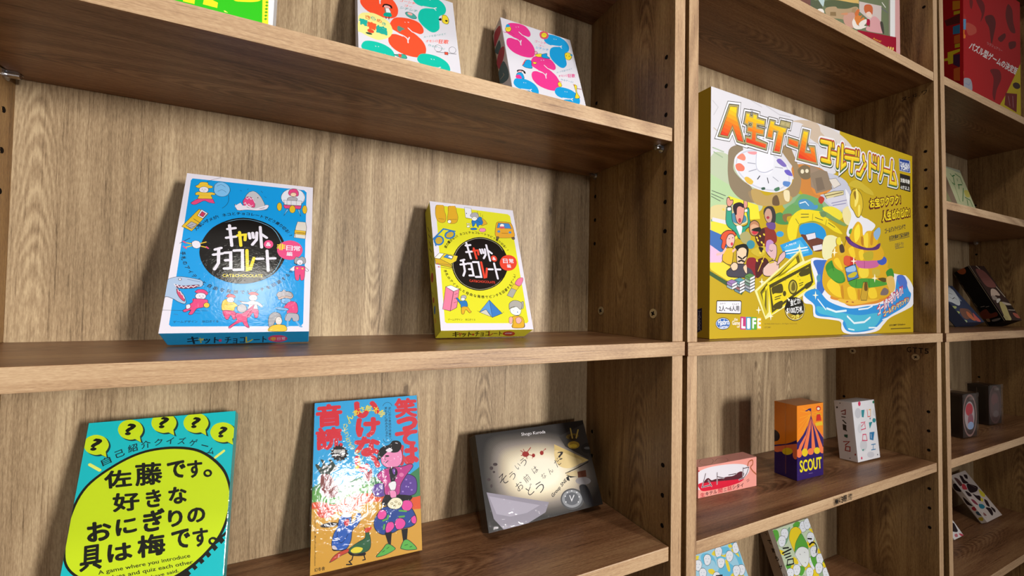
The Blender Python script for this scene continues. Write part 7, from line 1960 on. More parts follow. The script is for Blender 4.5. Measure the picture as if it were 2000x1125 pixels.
ART['I_F'] = '''
p f0a397 -3717 5258 11386 4309 11511 -359 -3672 -143
b e8e4ec -876 2596 -55 3400 1625 3759 4223 3790 6917 3596 8885 3175 9593 2524 9123 1802 7842 1333 4235 1064 1217 975 -249 1277
b d81c3c 38 1848 1635 1952 4233 1666 6468 1532 8189 1576 8446 1246 7383 915 4900 726 2282 733 796 839 208 1284
b 5a2430 1000 1890 1378 2300 1845 2389 2382 2030 3138 2077 4231 2015 5117 2078 6467 2047 7379 2371 8025 2411 8537 2047 8073 1495 6468 1500 4233 1666 2062 1827
s e8e4ec 200 1310 3055 688 1365 2171 1405
s e8e4ec 200 1805 2083 2408 1245
s e8e4ec 200 3395 2891 3402 1378
s e8e4ec 200 3441 2349 4629 1989
s e8e4ec 200 5563 2270 7035 2257
s e8e4ec 200 8349 2888 8259 1468
s e8e4ec 200 8349 2757 9474 2819 9052 1975 8492 1484 7566 1341
s e8e4ec 200 -1290 3144 -157 3076 -249 1354 -1278 1435
s 4a3038 110 1310 3055 688 1365 2171 1405
s 4a3038 110 1805 2083 2408 1245
s 4a3038 110 3395 2891 3402 1378
s 4a3038 110 3441 2349 4629 1989
s 4a3038 110 5563 2270 7035 2257
s 4a3038 110 8349 2888 8259 1468
s 4a3038 110 8349 2757 9474 2819 9052 1975 8492 1484 7566 1341
s 4a3038 110 -1290 3144 -157 3076 -249 1354 -1278 1435
t c8243c .02|383 72 1180 68 379 627|生
t 5a2430 .02|1328 106 3408 151 1282 609|キテル
t c8243c .015|3626 117 4416 119 3602 687|間
t 5a2430 .02|4636 212 5169 208 4613 532|ニ
t c8243c .015|5348 165 6156 168 5323 742|話
t 5a2430 .02|6292 195 8425 241 6267 760|シタイ
S b0603c 180 9238 3014 9473 3558 10185 3697 10233 3130 9829 2771 10187 2229 10954 1627
s 5a2430 60 9007 1001 9477 1179
s 5a2430 60 9125 788 9596 998
b c8243c 236 3514 199 3453 111 3438 22 3478 -15 3548 21 3609 110 3624 198 3584
'''
ART['I_T'] = '''
S 9a5a50 50 1528 1301 2726 2017 4128 1880 3930 1102 2541 249 1351 337 1318 1062
S 9a5a50 50 3719 718 5240 1469 6353 1251 6085 540 4933 39 3485 123
'''
ART['J_F'] = '''
p f08c18 -985 11449 7513 11491 7457 3209 -1005 3604
s f8b42c 50 3280 9348 634 9072
s f8b42c 50 3280 9348 494 8223
s f8b42c 50 3139 9361 355 7376
s f8b42c 50 3138 9186 489 6501
s f8b42c 50 2998 9550 774 10096
s f8b42c 50 2999 9725 1326 10482
s f8b42c 50 3565 9499 6020 9635
s f8b42c 50 3564 9323 6015 8741
s f8b42c 50 3137 9010 1037 6613
s f8b42c 50 2854 8862 1590 7072
p 2c1866 -1003 4454 7462 4016 7429 -906 -1014 -296
p 2c1866 3280 9243 3842 8028 4841 6901 6437 5802 6424 3697 -1004 4080 -1000 5304 214 5639 1450 6567 2569 7805
p f07c4c 3279 9138 2058 5978 782 4195 128 4209 621 5109 2060 6500
p f07c4c 3278 8822 3186 7252 2329 4069 1303 4129 2283 6301
p f07c4c 3363 8814 3837 6832 4365 3919 3397 3970 3412 7228
p f07c4c 3419 8633 4839 6547 5989 4463 6219 3794 5345 3832 4321 6603
p f07c4c 3645 8329 4554 7250 6289 5498 6291 5854 4841 6990
b f07c4c 3907 3765 3689 3446 3168 3370 2652 3579 2440 3951 2655 4268 3172 4348 3692 4140
b e8cc20 2524 3801 2309 3411 1798 3305 1291 3543 1083 3984 1294 4373 1802 4482 2313 4246
b f07c4c 1137 3874 943 3436 479 3306 18 3557 -170 4041 21 4477 483 4610 946 4361
b e8cc20 5460 3711 5237 3389 4706 3312 4180 3523 3965 3899 4184 4219 4711 4299 5241 4089
b f07c4c 6630 3671 6439 3342 5982 3254 5530 3458 5345 3832 5534 4159 5988 4250 6443 4048
b 2c1866 1851 10002 2354 10097 2748 10238 3313 10225 3254 9808 2747 9993 2297 9892
s 2c1866 70 3313 10225 3308 9170
b c8281c 5671 10022 5499 9760 5087 9681 4679 9832 4512 10122 4682 10383 5092 10464 5502 10314
b e6e0c8 5438 10007 5335 9864 5088 9823 4843 9907 4742 10067 4845 10209 5090 10250 5336 10167
p c8281c 4681 9362 5492 9360 5777 8192 4502 8246
b d8b41c 5783 9120 5594 8986 5141 8965 4692 9069 4507 9236 4694 9370 5144 9392 5596 9288
p e0c02a 4271 7985 6011 8063 6124 7480 4441 7509
p c8281c 4680 9221 5492 9218 5720 8412 4561 8452
t f2e41a .035|717 1146 5852 1070 613 2807|SCOUT
s 9a8ac8 50 2706 682 3664 646
'''
ART['J_L'] = '''
p f08c18 -886 11333 3803 11459 3790 5304 -886 3849
b 2a1c28 -886 6034 63 6481 712 6128 804 5442 342 4857 -886 4577
b 2c1866 -886 3849 249 4292 2064 5029 3792 6157 3791 5560 2063 4557 249 3844 -885 3522
p f07c4c -885 3576 3791 5560 3788 4196 -885 2849
p 2c1866 -885 3031 3788 4111 3778 -478 -885 -871
b e8cc20 2763 4086 2538 3645 1991 3312 1436 3282 1203 3580 1436 4029 1992 4360 2539 4381
b f07c4c 1022 3769 861 3467 471 3236 77 3213 -88 3414 77 3720 471 3950 861 3969
b f07c4c 3602 3880 3481 3356 3192 3058 2900 3160 2780 3608 2902 4136 3194 4431 3483 4324
s b8682c 40 1751 11003 1739 463
'''
ART['J_T'] = '''
p c8783a 4664 9655 19097 4606 3806 -3639 -7787 612
'''
ART['K_F'] = '''
b c4c4cc 2243 7630 1877 7066 1221 6880 661 7177 519 7782 879 8345 1533 8537 2100 8241
b c9c9cf 3007 2388 2586 1768 1830 1583 1184 1937 1020 2620 1433 3239 2186 3432 2841 3080
b cfcfd4 7235 7388 6896 6860 6304 6683 5807 6958 5692 7522 6026 8050 6617 8232 7119 7958
b c8c8d0 4738 655 4371 350 3627 301 2944 532 2718 908 3077 1211 3818 1264 4507 1034
b d0d0d6 2176 5146 1880 4637 1371 4469 947 4735 854 5281 1145 5788 1654 5961 2083 5695
p 2a8a94 2404 8117 3363 8113 2851 6882 2328 7007
s d02c5c 150 1949 6085 3124 6164 1974 5510
s d02c5c 150 1808 4993 3047 5057 2960 6025
s d02c5c 150 1812 3246 2130 4198 3006 4142 3152 3133 1812 3246
s d8402c 130 4113 8049 4093 6885 4794 6899
s e0a82c 140 4619 7967 5083 8006 4885 7007
p 2a8a94 4187 5946 5274 5958 4258 4895
p 2a76a8 4078 4335 5540 4298 4915 2935 3924 3200
s dbd7e3 120 4438 4047 4410 3376
s 2a76a8 150 4235 2322 5419 2299
s 2a76a8 150 4825 2310 4562 1517
s 2a76a8 150 4072 1500 5252 1472
b d02c5c 2432 9158 2272 8897 1991 8807 1752 8940 1695 9217 1853 9477 2135 9568 2375 9436
b 2a8a94 6257 6098 6062 5854 5697 5780 5375 5920 5285 6190 5478 6434 5843 6509 6166 6370
b 2a7a5c 6438 9117 6322 8958 6110 8905 5926 8989 5877 9160 5992 9319 6204 9372 6389 9288
p 2a8a7a 1412 1860 2159 1883 1626 1570
b d02c5c 1291 525 1203 377 1053 331 926 413 899 575 985 722 1136 769 1263 687
b 7a7a84 5868 513 5799 427 5669 404 5555 457 5524 556 5593 643 5722 666 5836 612
b 7a7a84 4859 6522 4787 6419 4657 6386 4545 6442 4516 6554 4587 6658 4718 6691 4830 6635
'''
ART['K_L'] = '''
s 8a3a34 150 977 7854 1637 8201 1566 7458 1083 7462
s 3c3430 150 984 6981 1519 6969
s 3c3430 200 1110 6421 1516 6008
p 3c3430 999 5823 1556 5689 1467 4753 978 4855
s 3c3430 160 1183 5315 1503 4760
p 2a5a48 1049 4099 1626 4211 1535 3621 1084 3723
s a0342c 150 864 2911 1765 3098 1081 2383
s a0342c 150 997 1507 1152 2208 1771 2248 1702 1533 1087 1527
b a0342c 2549 1203 2506 1074 2427 1006 2358 1039 2339 1154 2382 1283 2460 1350 2530 1317
b 3c3430 527 8472 477 8341 380 8275 293 8315 267 8436 317 8568 414 8633 501 8594
b 3c3430 998 9220 969 9133 914 9092 865 9120 851 9201 881 9288 936 9329 985 9301
b 3c3430 1702 440 1665 378 1588 337 1514 342 1488 389 1524 451 1602 492 1676 487
'''
ART['K_T'] = '''
s b0a89c 60 1761 2743 6405 1524
'''
ART['L_F'] = '''
p 9ccfe6 -1409 15341 16091 12134 11934 975 -5785 5281
b ead436 1700 2700 3400 2600 3600 4200 2000 4500
b 66bde0 7800 2300 9500 2200 9700 3800 8100 4100
b ead436 5100 4700 6800 4600 7000 6200 5400 6500
b ead436 1900 1000 3600 900 3800 2500 2200 2800
b ead436 4500 2700 6200 2600 6400 4200 4800 4500
b 66bde0 5400 500 7100 400 7300 2000 5700 2300
b 66bde0 7400 2600 9100 2500 9300 4100 7700 4400
b 66bde0 5600 100 7300 0 7500 1600 5900 1900
b ead436 2300 -100 4000 -200 4200 1400 2600 1700
b ead436 3900 3700 5600 3600 5800 5200 4200 5500
b e6eaf2 330 1450 630 1950 1230 1950 1530 1350 1330 450 930 150 530 450
S 26262e 50 330 1450 630 1950 1230 1950 1530 1350 1330 450 930 150 530 450 330 1450
s 55606a 50 630 1250 830 1250
s 55606a 50 1130 1250 1330 1250
b e6eaf2 2940 1380 3240 1880 3840 1880 4140 1280 3940 380 3540 80 3140 380
S 26262e 50 2940 1380 3240 1880 3840 1880 4140 1280 3940 380 3540 80 3140 380 2940 1380
s 55606a 50 3240 1180 3440 1180
s 55606a 50 3740 1180 3940 1180
b e6eaf2 5770 1460 6070 1960 6670 1960 6970 1360 6770 460 6370 160 5970 460
S 26262e 50 5770 1460 6070 1960 6670 1960 6970 1360 6770 460 6370 160 5970 460 5770 1460
s 55606a 50 6070 1260 6270 1260
s 55606a 50 6570 1260 6770 1260
b e6eaf2 8830 960 9130 1460 9730 1460 10030 860 9830 -40 9430 -340 9030 -40
S 26262e 50 8830 960 9130 1460 9730 1460 10030 860 9830 -40 9430 -340 9030 -40 8830 960
s 55606a 50 9130 760 9330 760
s 55606a 50 9630 760 9830 760
b e6eaf2 -20 2930 280 3430 880 3430 1180 2830 980 1930 580 1630 180 1930
S 26262e 50 -20 2930 280 3430 880 3430 1180 2830 980 1930 580 1630 180 1930 -20 2930
s 55606a 50 280 2730 480 2730
s 55606a 50 780 2730 980 2730
b e6eaf2 3280 3060 3580 3560 4180 3560 4480 2960 4280 2060 3880 1760 3480 2060
S 26262e 50 3280 3060 3580 3560 4180 3560 4480 2960 4280 2060 3880 1760 3480 2060 3280 3060
s 55606a 50 3580 2860 3780 2860
s 55606a 50 4080 2860 4280 2860
b e6eaf2 5880 2980 6180 3480 6780 3480 7080 2880 6880 1980 6480 1680 6080 1980
S 26262e 50 5880 2980 6180 3480 6780 3480 7080 2880 6880 1980 6480 1680 6080 1980 5880 2980
s 55606a 50 6180 2780 6380 2780
s 55606a 50 6680 2780 6880 2780
b e6eaf2 8600 3030 8900 3530 9500 3530 9800 2930 9600 2030 9200 1730 8800 2030
S 26262e 50 8600 3030 8900 3530 9500 3530 9800 2930 9600 2030 9200 1730 8800 2030 8600 3030
s 55606a 50 8900 2830 9100 2830
s 55606a 50 9400 2830 9600 2830
b e6eaf2 110 5050 410 5550 1010 5550 1310 4950 1110 4050 710 3750 310 4050
S 26262e 50 110 5050 410 5550 1010 5550 1310 4950 1110 4050 710 3750 310 4050 110 5050
s 55606a 50 410 4850 610 4850
s 55606a 50 910 4850 1110 4850
b e6eaf2 3050 5240 3350 5740 3950 5740 4250 5140 4050 4240 3650 3940 3250 4240
S 26262e 50 3050 5240 3350 5740 3950 5740 4250 5140 4050 4240 3650 3940 3250 4240 3050 5240
s 55606a 50 3350 5040 3550 5040
s 55606a 50 3850 5040 4050 5040
b e6eaf2 5910 5260 6210 5760 6810 5760 7110 5160 6910 4260 6510 3960 6110 4260
S 26262e 50 5910 5260 6210 5760 6810 5760 7110 5160 6910 4260 6510 3960 6110 4260 5910 5260
s 55606a 50 6210 5060 6410 5060
s 55606a 50 6710 5060 6910 5060
b e6eaf2 8810 5290 9110 5790 9710 5790 10010 5190 9810 4290 9410 3990 9010 4290
S 26262e 50 8810 5290 9110 5790 9710 5790 10010 5190 9810 4290 9410 3990 9010 4290 8810 5290
s 55606a 50 9110 5090 9310 5090
s 55606a 50 9610 5090 9810 5090
b 66bde0 3133 10898 3864 11223 5023 10872 5614 10159 5510 9237 5326 9981 4288 10193 3217 9947
b 66bde0 7556 11215 8887 11077 9004 10563 8095 10378 7437 10631
b 66bde0 9500 11081 10739 11089 10677 8161 9936 7601 9959 9032
b 66bde0 5918 8918 7853 9225 8864 8539 9461 8176 6975 6611 3904 7287 5125 8159
b 66bde0 10367 11161 11085 11148 10937 10180 10538 10383
b ead436 2115 11104 2845 11073 1869 10226
b ead436 5429 10911 6365 11206 6960 10846 7437 10268 8276 10342 7675 9979 6136 10410 5491 10659
b ead436 9495 10712 10232 10567 10530 10015 10580 9392 10035 9868 9490 10344
b ead436 3745 9143 4653 9067 5009 8299 3870 8657
b ead436 7526 9530 7972 9439 7910 8265 7409 8253
b ead436 7790 7704 8858 7829 10110 7208 10098 6506 7264 7122
b ead436 9103 11282 9718 11287 9805 10898 9191 10895
b e6eaf2 3592 10687 4127 10993 4821 10853 4980 10347 4467 9805 3833 9679 3464 9989
S 26262e 50 3592 10687 4127 10993 4821 10853 4980 10347 4467 9805 3833 9679 3464 9989 3592 10687
s 7a9ab8 50 3881 10511 4064 10497
s 7a9ab8 50 4409 10427 4570 10371
s 7a9ab8 50 3947 10122 4188 10073
b e6eaf2 5990 9845 6543 10148 7253 10005 7408 9495 6873 8953 6220 8831 5846 9144
S 26262e 50 5990 9845 6543 10148 7253 10005 7408 9495 6873 8953 6220 8831 5846 9144 5990 9845
s 7a9ab8 50 6283 9666 6471 9651
s 7a9ab8 50 6823 9579 6988 9521
s 7a9ab8 50 6345 9275 6590 9224
b e6eaf2 6159 11186 6719 11501 7436 11361 7592 10842 7051 10286 6391 10155 6013 10471
S 26262e 50 6159 11186 6719 11501 7436 11361 7592 10842 7051 10286 6391 10155 6013 10471 6159 11186
s 7a9ab8 50 6455 11007 6645 10994
s 7a9ab8 50 7001 10923 7168 10866
s 7a9ab8 50 6517 10609 6765 10559
b e6eaf2 1586 10400 2101 10699 2777 10560 2938 10062 2448 9530 1834 9409 1470 9713
S 26262e 50 1586 10400 2101 10699 2777 10560 2938 10062 2448 9530 1834 9409 1470 9713 1586 10400
s 7a9ab8 50 1869 10226 2047 10212
s 7a9ab8 50 2383 10143 2541 10087
s 7a9ab8 50 1939 9844 2173 9795
b e6eaf2 8035 10269 8609 10580 9338 10436 9490 9916 8932 9363 8258 9237 7877 9554
S 26262e 50 8035 10269 8609 10580 9338 10436 9490 9916 8932 9363 8258 9237 7877 9554 8035 10269
s 7a9ab8 50 8335 10088 8527 10073
s 7a9ab8 50 8889 10001 9059 9942
s 7a9ab8 50 8392 9690 8645 9638
b e6eaf2 9461 8176 10041 8473 10772 8322 10920 7810 10354 7275 9676 7160 9296 7477
S 26262e 50 9461 8176 10041 8473 10772 8322 10920 7810 10354 7275 9676 7160 9296 7477 9461 8176
s 7a9ab8 50 9761 7994 9954 7977
s 7a9ab8 50 10317 7901 10487 7841
s 7a9ab8 50 9815 7602 10068 7549
b e6eaf2 1959 9291 2474 9582 3148 9441 3307 8948 2817 8427 2204 8311 1842 8614
S 26262e 50 1959 9291 2474 9582 3148 9441 3307 8948 2817 8427 2204 8311 1842 8614 1959 9291
s 7a9ab8 50 2241 9117 2418 9102
s 7a9ab8 50 2753 9031 2911 8975
s 7a9ab8 50 2310 8739 2543 8689
b e6eaf2 8414 8277 8984 8573 9707 8423 9856 7914 9301 7381 8633 7267 8256 7581
S 26262e 50 8414 8277 8984 8573 9707 8423 9856 7914 9301 7381 8633 7267 8256 7581 8414 8277
s 7a9ab8 50 8711 8096 8902 8080
s 7a9ab8 50 9261 8004 9428 7945
s 7a9ab8 50 8767 7707 9017 7654
b e6eaf2 4271 8342 4803 8630 5491 8484 5647 7989 5136 7470 4506 7358 4140 7664
S 26262e 50 4271 8342 4803 8630 5491 8484 5647 7989 5136 7470 4506 7358 4140 7664 4271 8342
s 7a9ab8 50 4557 8166 4739 8150
s 7a9ab8 50 5081 8076 5241 8019
s 7a9ab8 50 4621 7787 4859 7735
b e6eaf2 9868 11009 10463 11330 11212 11186 11362 10656 10780 10088 10085 9956 9697 10279
S 26262e 50 9868 11009 10463 11330 11212 11186 11362 10656 10780 10088 10085 9956 9697 10279 9868 11009
s 7a9ab8 50 10174 10826 10373 10812
s 7a9ab8 50 10744 10739 10918 10681
s 7a9ab8 50 10229 10419 10488 10368
b 66bde0 6050 10248 6932 10249 7735 9907 7615 9691 6904 10016 6040 10048
p 1c1c20 4839 8266 6146 8056 5955 7635 4653 7917
'''
ART['M_F'] = '''
p c3d3b4 -398 13712 15062 10929 12106 -3727 -4858 574
b ecd022 5600 400 7300 300 7500 1900 5900 2200
b 58a63a 8300 3800 10000 3700 10200 5300 8600 5600
b ecd022 6000 700 7700 600 7900 2200 6300 2500
b ecd022 2200 0 3900 -100 4100 1500 2500 1800
b ecd022 400 3300 2100 3200 2300 4800 700 5100
b ecd022 7700 -200 9400 -300 9600 1300 8000 1600
b 58a63a 6500 3600 8200 3500 8400 5100 6800 5400
b ecd022 5000 3100 6700 3000 6900 4600 5300 4900
b ecd022 6100 1200 7800 1100 8000 2700 6400 3000
b ecd022 4100 4200 5800 4100 6000 5700 4400 6000
b e6eaf2 -100 960 200 1460 800 1460 1100 860 900 -40 500 -340 100 -40
S 26262e 50 -100 960 200 1460 800 1460 1100 860 900 -40 500 -340 100 -40 -100 960
s 55606a 50 200 760 400 760
s 55606a 50 700 760 900 760
b e6eaf2 3020 1470 3320 1970 3920 1970 4220 1370 4020 470 3620 170 3220 470
S 26262e 50 3020 1470 3320 1970 3920 1970 4220 1370 4020 470 3620 170 3220 470 3020 1470
s 55606a 50 3320 1270 3520 1270
s 55606a 50 3820 1270 4020 1270
b e6eaf2 6080 1070 6380 1570 6980 1570 7280 970 7080 70 6680 -230 6280 70
S 26262e 50 6080 1070 6380 1570 6980 1570 7280 970 7080 70 6680 -230 6280 70 6080 1070
s 55606a 50 6380 870 6580 870
s 55606a 50 6880 870 7080 870
b e6eaf2 8460 1310 8760 1810 9360 1810 9660 1210 9460 310 9060 10 8660 310
S 26262e 50 8460 1310 8760 1810 9360 1810 9660 1210 9460 310 9060 10 8660 310 8460 1310
s 55606a 50 8760 1110 8960 1110
s 55606a 50 9260 1110 9460 1110
b e6eaf2 490 3000 790 3500 1390 3500 1690 2900 1490 2000 1090 1700 690 2000
S 26262e 50 490 3000 790 3500 1390 3500 1690 2900 1490 2000 1090 1700 690 2000 490 3000
s 55606a 50 790 2800 990 2800
s 55606a 50 1290 2800 1490 2800
b e6eaf2 2920 2880 3220 3380 3820 3380 4120 2780 3920 1880 3520 1580 3120 1880
S 26262e 50 2920 2880 3220 3380 3820 3380 4120 2780 3920 1880 3520 1580 3120 1880 2920 2880
s 55606a 50 3220 2680 3420 2680
s 55606a 50 3720 2680 3920 2680
b e6eaf2 6020 3030 6320 3530 6920 3530 7220 2930 7020 2030 6620 1730 6220 2030
S 26262e 50 6020 3030 6320 3530 6920 3530 7220 2930 7020 2030 6620 1730 6220 2030 6020 3030
s 55606a 50 6320 2830 6520 2830
s 55606a 50 6820 2830 7020 2830
b e6eaf2 8820 3030 9120 3530 9720 3530 10020 2930 9820 2030 9420 1730 9020 2030
S 26262e 50 8820 3030 9120 3530 9720 3530 10020 2930 9820 2030 9420 1730 9020 2030 8820 3030
s 55606a 50 9120 2830 9320 2830
s 55606a 50 9620 2830 9820 2830
b e6eaf2 420 5110 720 5610 1320 5610 1620 5010 1420 4110 1020 3810 620 4110
S 26262e 50 420 5110 720 5610 1320 5610 1620 5010 1420 4110 1020 3810 620 4110 420 5110
s 55606a 50 720 4910 920 4910
s 55606a 50 1220 4910 1420 4910
b e6eaf2 2760 5280 3060 5780 3660 5780 3960 5180 3760 4280 3360 3980 2960 4280
S 26262e 50 2760 5280 3060 5780 3660 5780 3960 5180 3760 4280 3360 3980 2960 4280 2760 5280
s 55606a 50 3060 5080 3260 5080
s 55606a 50 3560 5080 3760 5080
b e6eaf2 5990 4860 6290 5360 6890 5360 7190 4760 6990 3860 6590 3560 6190 3860
S 26262e 50 5990 4860 6290 5360 6890 5360 7190 4760 6990 3860 6590 3560 6190 3860 5990 4860
s 55606a 50 6290 4660 6490 4660
s 55606a 50 6790 4660 6990 4660
b e6eaf2 8680 5130 8980 5630 9580 5630 9880 5030 9680 4130 9280 3830 8880 4130
S 26262e 50 8680 5130 8980 5630 9580 5630 9880 5030 9680 4130 9280 3830 8880 4130 8680 5130
s 55606a 50 8980 4930 9180 4930
s 55606a 50 9480 4930 9680 4930
b 58a63a -67 10613 1102 10521 1012 9585 -53 8858 407 8231 -517 9087
b 58a63a 5415 10524 6640 10789 7454 10421 6441 9903 5398 10104
b 7aa884 1959 9123 3636 10166 4479 10281 3070 8900 1940 8316
b 58a63a 226 5647 1369 5525 1502 4976 500 4942
b 58a63a 8371 5614 8384 4521 8859 3336 7026 3745 6880 5388
b 58a63a 3390 4817 4557 4295 3277 3541 2561 3962
b 9ab48c 7938 3542 8810 2545 7682 1747 6820 2733
b ecd022 -29 7924 901 7464 604 6999 -106 7413
b ecd022 7703 7689 9052 7696 9325 6939 7720 6576 7046 7129
b ecd022 9508 6065 9893 5846 9838 5027 9072 5466
b ecd022 2625 6302 3350 5881 3403 5209 2527 5401
b ecd022 9068 9253 9939 8941 10213 8173 9281 8784
b ecd022 2158 5220 561 4288 567 4670 1436 5250
b ecd022 6409 3617 7604 3084 6800 2343 5985 2661
b ecd022 9462 4150 9963 3361 9795 2054 9151 3003
b e6eaf2 1789 10112 2506 10454 3405 10280 3583 9691 2880 9075 2044 8943 1579 9308
S 26262e 50 1789 10112 2506 10454 3405 10280 3583 9691 2880 9075 2044 8943 1579 9308 1789 10112
s 8a8a8a 50 2156 9903 2394 9884
s 8a8a8a 50 2840 9796 3049 9727
s 8a8a8a 50 2219 9453 2530 9391
b e6eaf2 7046 10213 7820 10567 8774 10387 8947 9778 8180 9141 7284 9005 6800 9382
S 26262e 50 7046 10213 7820 10567 8774 10387 8947 9778 8180 9141 7284 9005 6800 9382 7046 10213
s 8a8a8a 50 7431 9997 7685 9977
s 8a8a8a 50 8158 9886 8378 9815
s 8a8a8a 50 7486 9531 7816 9467
b e6eaf2 8372 10391 9161 10749 10129 10569 10301 9954 9517 9310 8605 9172 8115 9552
S 26262e 50 8372 10391 9161 10749 10129 10569 10301 9954 9517 9310 8605 9172 8115 9552 8372 10391
s 8a8a8a 50 8761 10173 9019 10153
s 8a8a8a 50 9500 10062 9723 9991
s 8a8a8a 50 8814 9703 9149 9639
b e6eaf2 7435 6361 8197 6684 9136 6490 9306 5899 8549 5303 7667 5192 7190 5566
S 26262e 50 7435 6361 8197 6684 9136 6490 9306 5899 8549 5303 7667 5192 7190 5566 7435 6361
s 8a8a8a 50 7813 6144 8063 6119
s 8a8a8a 50 8529 6021 8746 5948
s 8a8a8a 50 7866 5694 8191 5625
b e6eaf2 7897 8349 8673 8690 9626 8502 9797 7900 9026 7280 8130 7156 7647 7533
S 26262e 50 7897 8349 8673 8690 9626 8502 9797 7900 9026 7280 8130 7156 7647 7533 7897 8349
s 8a8a8a 50 8281 8132 8534 8110
s 8a8a8a 50 9008 8015 9228 7943
s 8a8a8a 50 8334 7673 8664 7606
b e6eaf2 1717 4928 2413 5230 3287 5037 3460 4474 2778 3913 1965 3814 1513 4174
S 26262e 50 1717 4928 2413 5230 3287 5037 3460 4474 2778 3913 1965 3814 1513 4174 1717 4928
s 8a8a8a 50 2073 4719 2305 4693
s 8a8a8a 50 2739 4596 2941 4525
s 8a8a8a 50 2135 4291 2438 4223
b e6eaf2 8262 5091 9029 5406 9970 5206 10137 4619 9375 4033 8490 3930 8013 4304
S 26262e 50 8262 5091 9029 5406 9970 5206 10137 4619 9375 4033 8490 3930 8013 4304 8262 5091
s 8a8a8a 50 8641 4873 8891 4847
s 8a8a8a 50 9358 4746 9576 4672
s 8a8a8a 50 8692 4427 9018 4356
b e6eaf2 7191 3975 7942 4280 8867 4077 9034 3500 8290 2929 7421 2833 6951 3204
S 26262e 50 7191 3975 7942 4280 8867 4077 9034 3500 8290 2929 7421 2833 6951 3204 7191 3975
s 8a8a8a 50 7564 3759 7810 3731
s 8a8a8a 50 8269 3629 8483 3555
s 8a8a8a 50 7617 3320 7937 3248
b e6eaf2 4542 3905 5264 4204 6162 4004 6332 3436 5619 2876 4780 2782 4321 3147
S 26262e 50 4542 3905 5264 4204 6162 4004 6332 3436 5619 2876 4780 2782 4321 3147 4542 3905
s 8a8a8a 50 4906 3692 5144 3664
s 8a8a8a 50 5590 3564 5797 3491
s 8a8a8a 50 4963 3261 5274 3190
b e6eaf2 568 9268 1269 9601 2152 9425 2330 8845 1645 8242 825 8117 368 8479
S 26262e 50 568 9268 1269 9601 2152 9425 2330 8845 1645 8242 825 8117 368 8479 568 9268
s 8a8a8a 50 929 9061 1163 9040
s 8a8a8a 50 1601 8952 1806 8883
s 8a8a8a 50 994 8617 1300 8555
b e6eaf2 -68 4813 610 5110 1465 4920 1640 4364 978 3810 185 3713 -260 4069
S 26262e 50 -68 4813 610 5110 1465 4920 1640 4364 978 3810 185 3713 -260 4069 -68 4813
s 8a8a8a 50 282 4607 509 4581
s 8a8a8a 50 934 4485 1132 4414
s 8a8a8a 50 347 4184 643 4116
b e6eaf2 8604 2992 9366 3291 10301 3083 10466 2506 9708 1940 8828 1850 8356 2223
S 26262e 50 8604 2992 9366 3291 10301 3083 10466 2506 9708 1940 8828 1850 8356 2223 8604 2992
s 8a8a8a 50 8980 2773 9229 2744
s 8a8a8a 50 9693 2639 9908 2564
s 8a8a8a 50 9030 2335 9354 2261
b ecd022 3248 8864 4110 9795 5167 10149 6159 10071 6855 9540 6750 8998 5329 8445 4196 7716 3492 6850 3256 7640
S 26262e 50 3248 8864 4110 9795 5167 10149 6159 10071 6855 9540 6750 8998 5329 8445 4196 7716 3492 6850 3256 7640 3248 8864
b 58a63a 3375 6674 4299 7832 5525 8544 6661 8945 7057 8098 7232 7091 6900 6541 5505 7173
S 26262e 50 3375 6674 4299 7832 5525 8544 6661 8945 7057 8098 7232 7091 6900 6541 5505 7173 3375 6674
b e6eaea 3297 6557 4591 7159 5977 7103 6973 6457 6620 5579 5932 4787 4858 4360 4129 4785 3603 5693
S 26262e 50 3297 6557 4591 7159 5977 7103 6973 6457 6620 5579 5932 4787 4858 4360 4129 4785 3603 5693 3297 6557
s 55555a 80 4494 6370 4638 6205
s 55555a 80 5737 6376 5907 6246
s 55555a 80 5074 5041 5217 4877
s 14140f 220 989 7910 2353 7720
s 14140f 220 451 7295 2863 7425
s 14140f 180 691 6980 2304 6955
s 14140f 180 813 6560 2294 6559
s 14140f 180 546 5577 1138 6228 2531 6084 2251 5435 610 5562
s 14140f 220 7921 7924 8845 7710
S 14140f 240 7713 7020 8703 7206 9328 6869 9312 6245 8673 5660
'''
ART['M_L'] = '''
t 2a2018 .03|1061 9956 1371 9956 1061 10266|っ
t 2a2018 .03|1068 8609 1688 8609 1068 9229|て
t 2a2018 .03|1231 7416 1851 7416 1231 8036|言
t 2a2018 .03|1394 6224 2014 6224 1394 6844|う
t 2a2018 .03|1556 5032 2176 5032 1556 5652|ゲ
s 2a2018 93 2029 4459 2029 3839
t 2a2018 .03|1881 2647 2501 2647 1881 3267|ム
'''
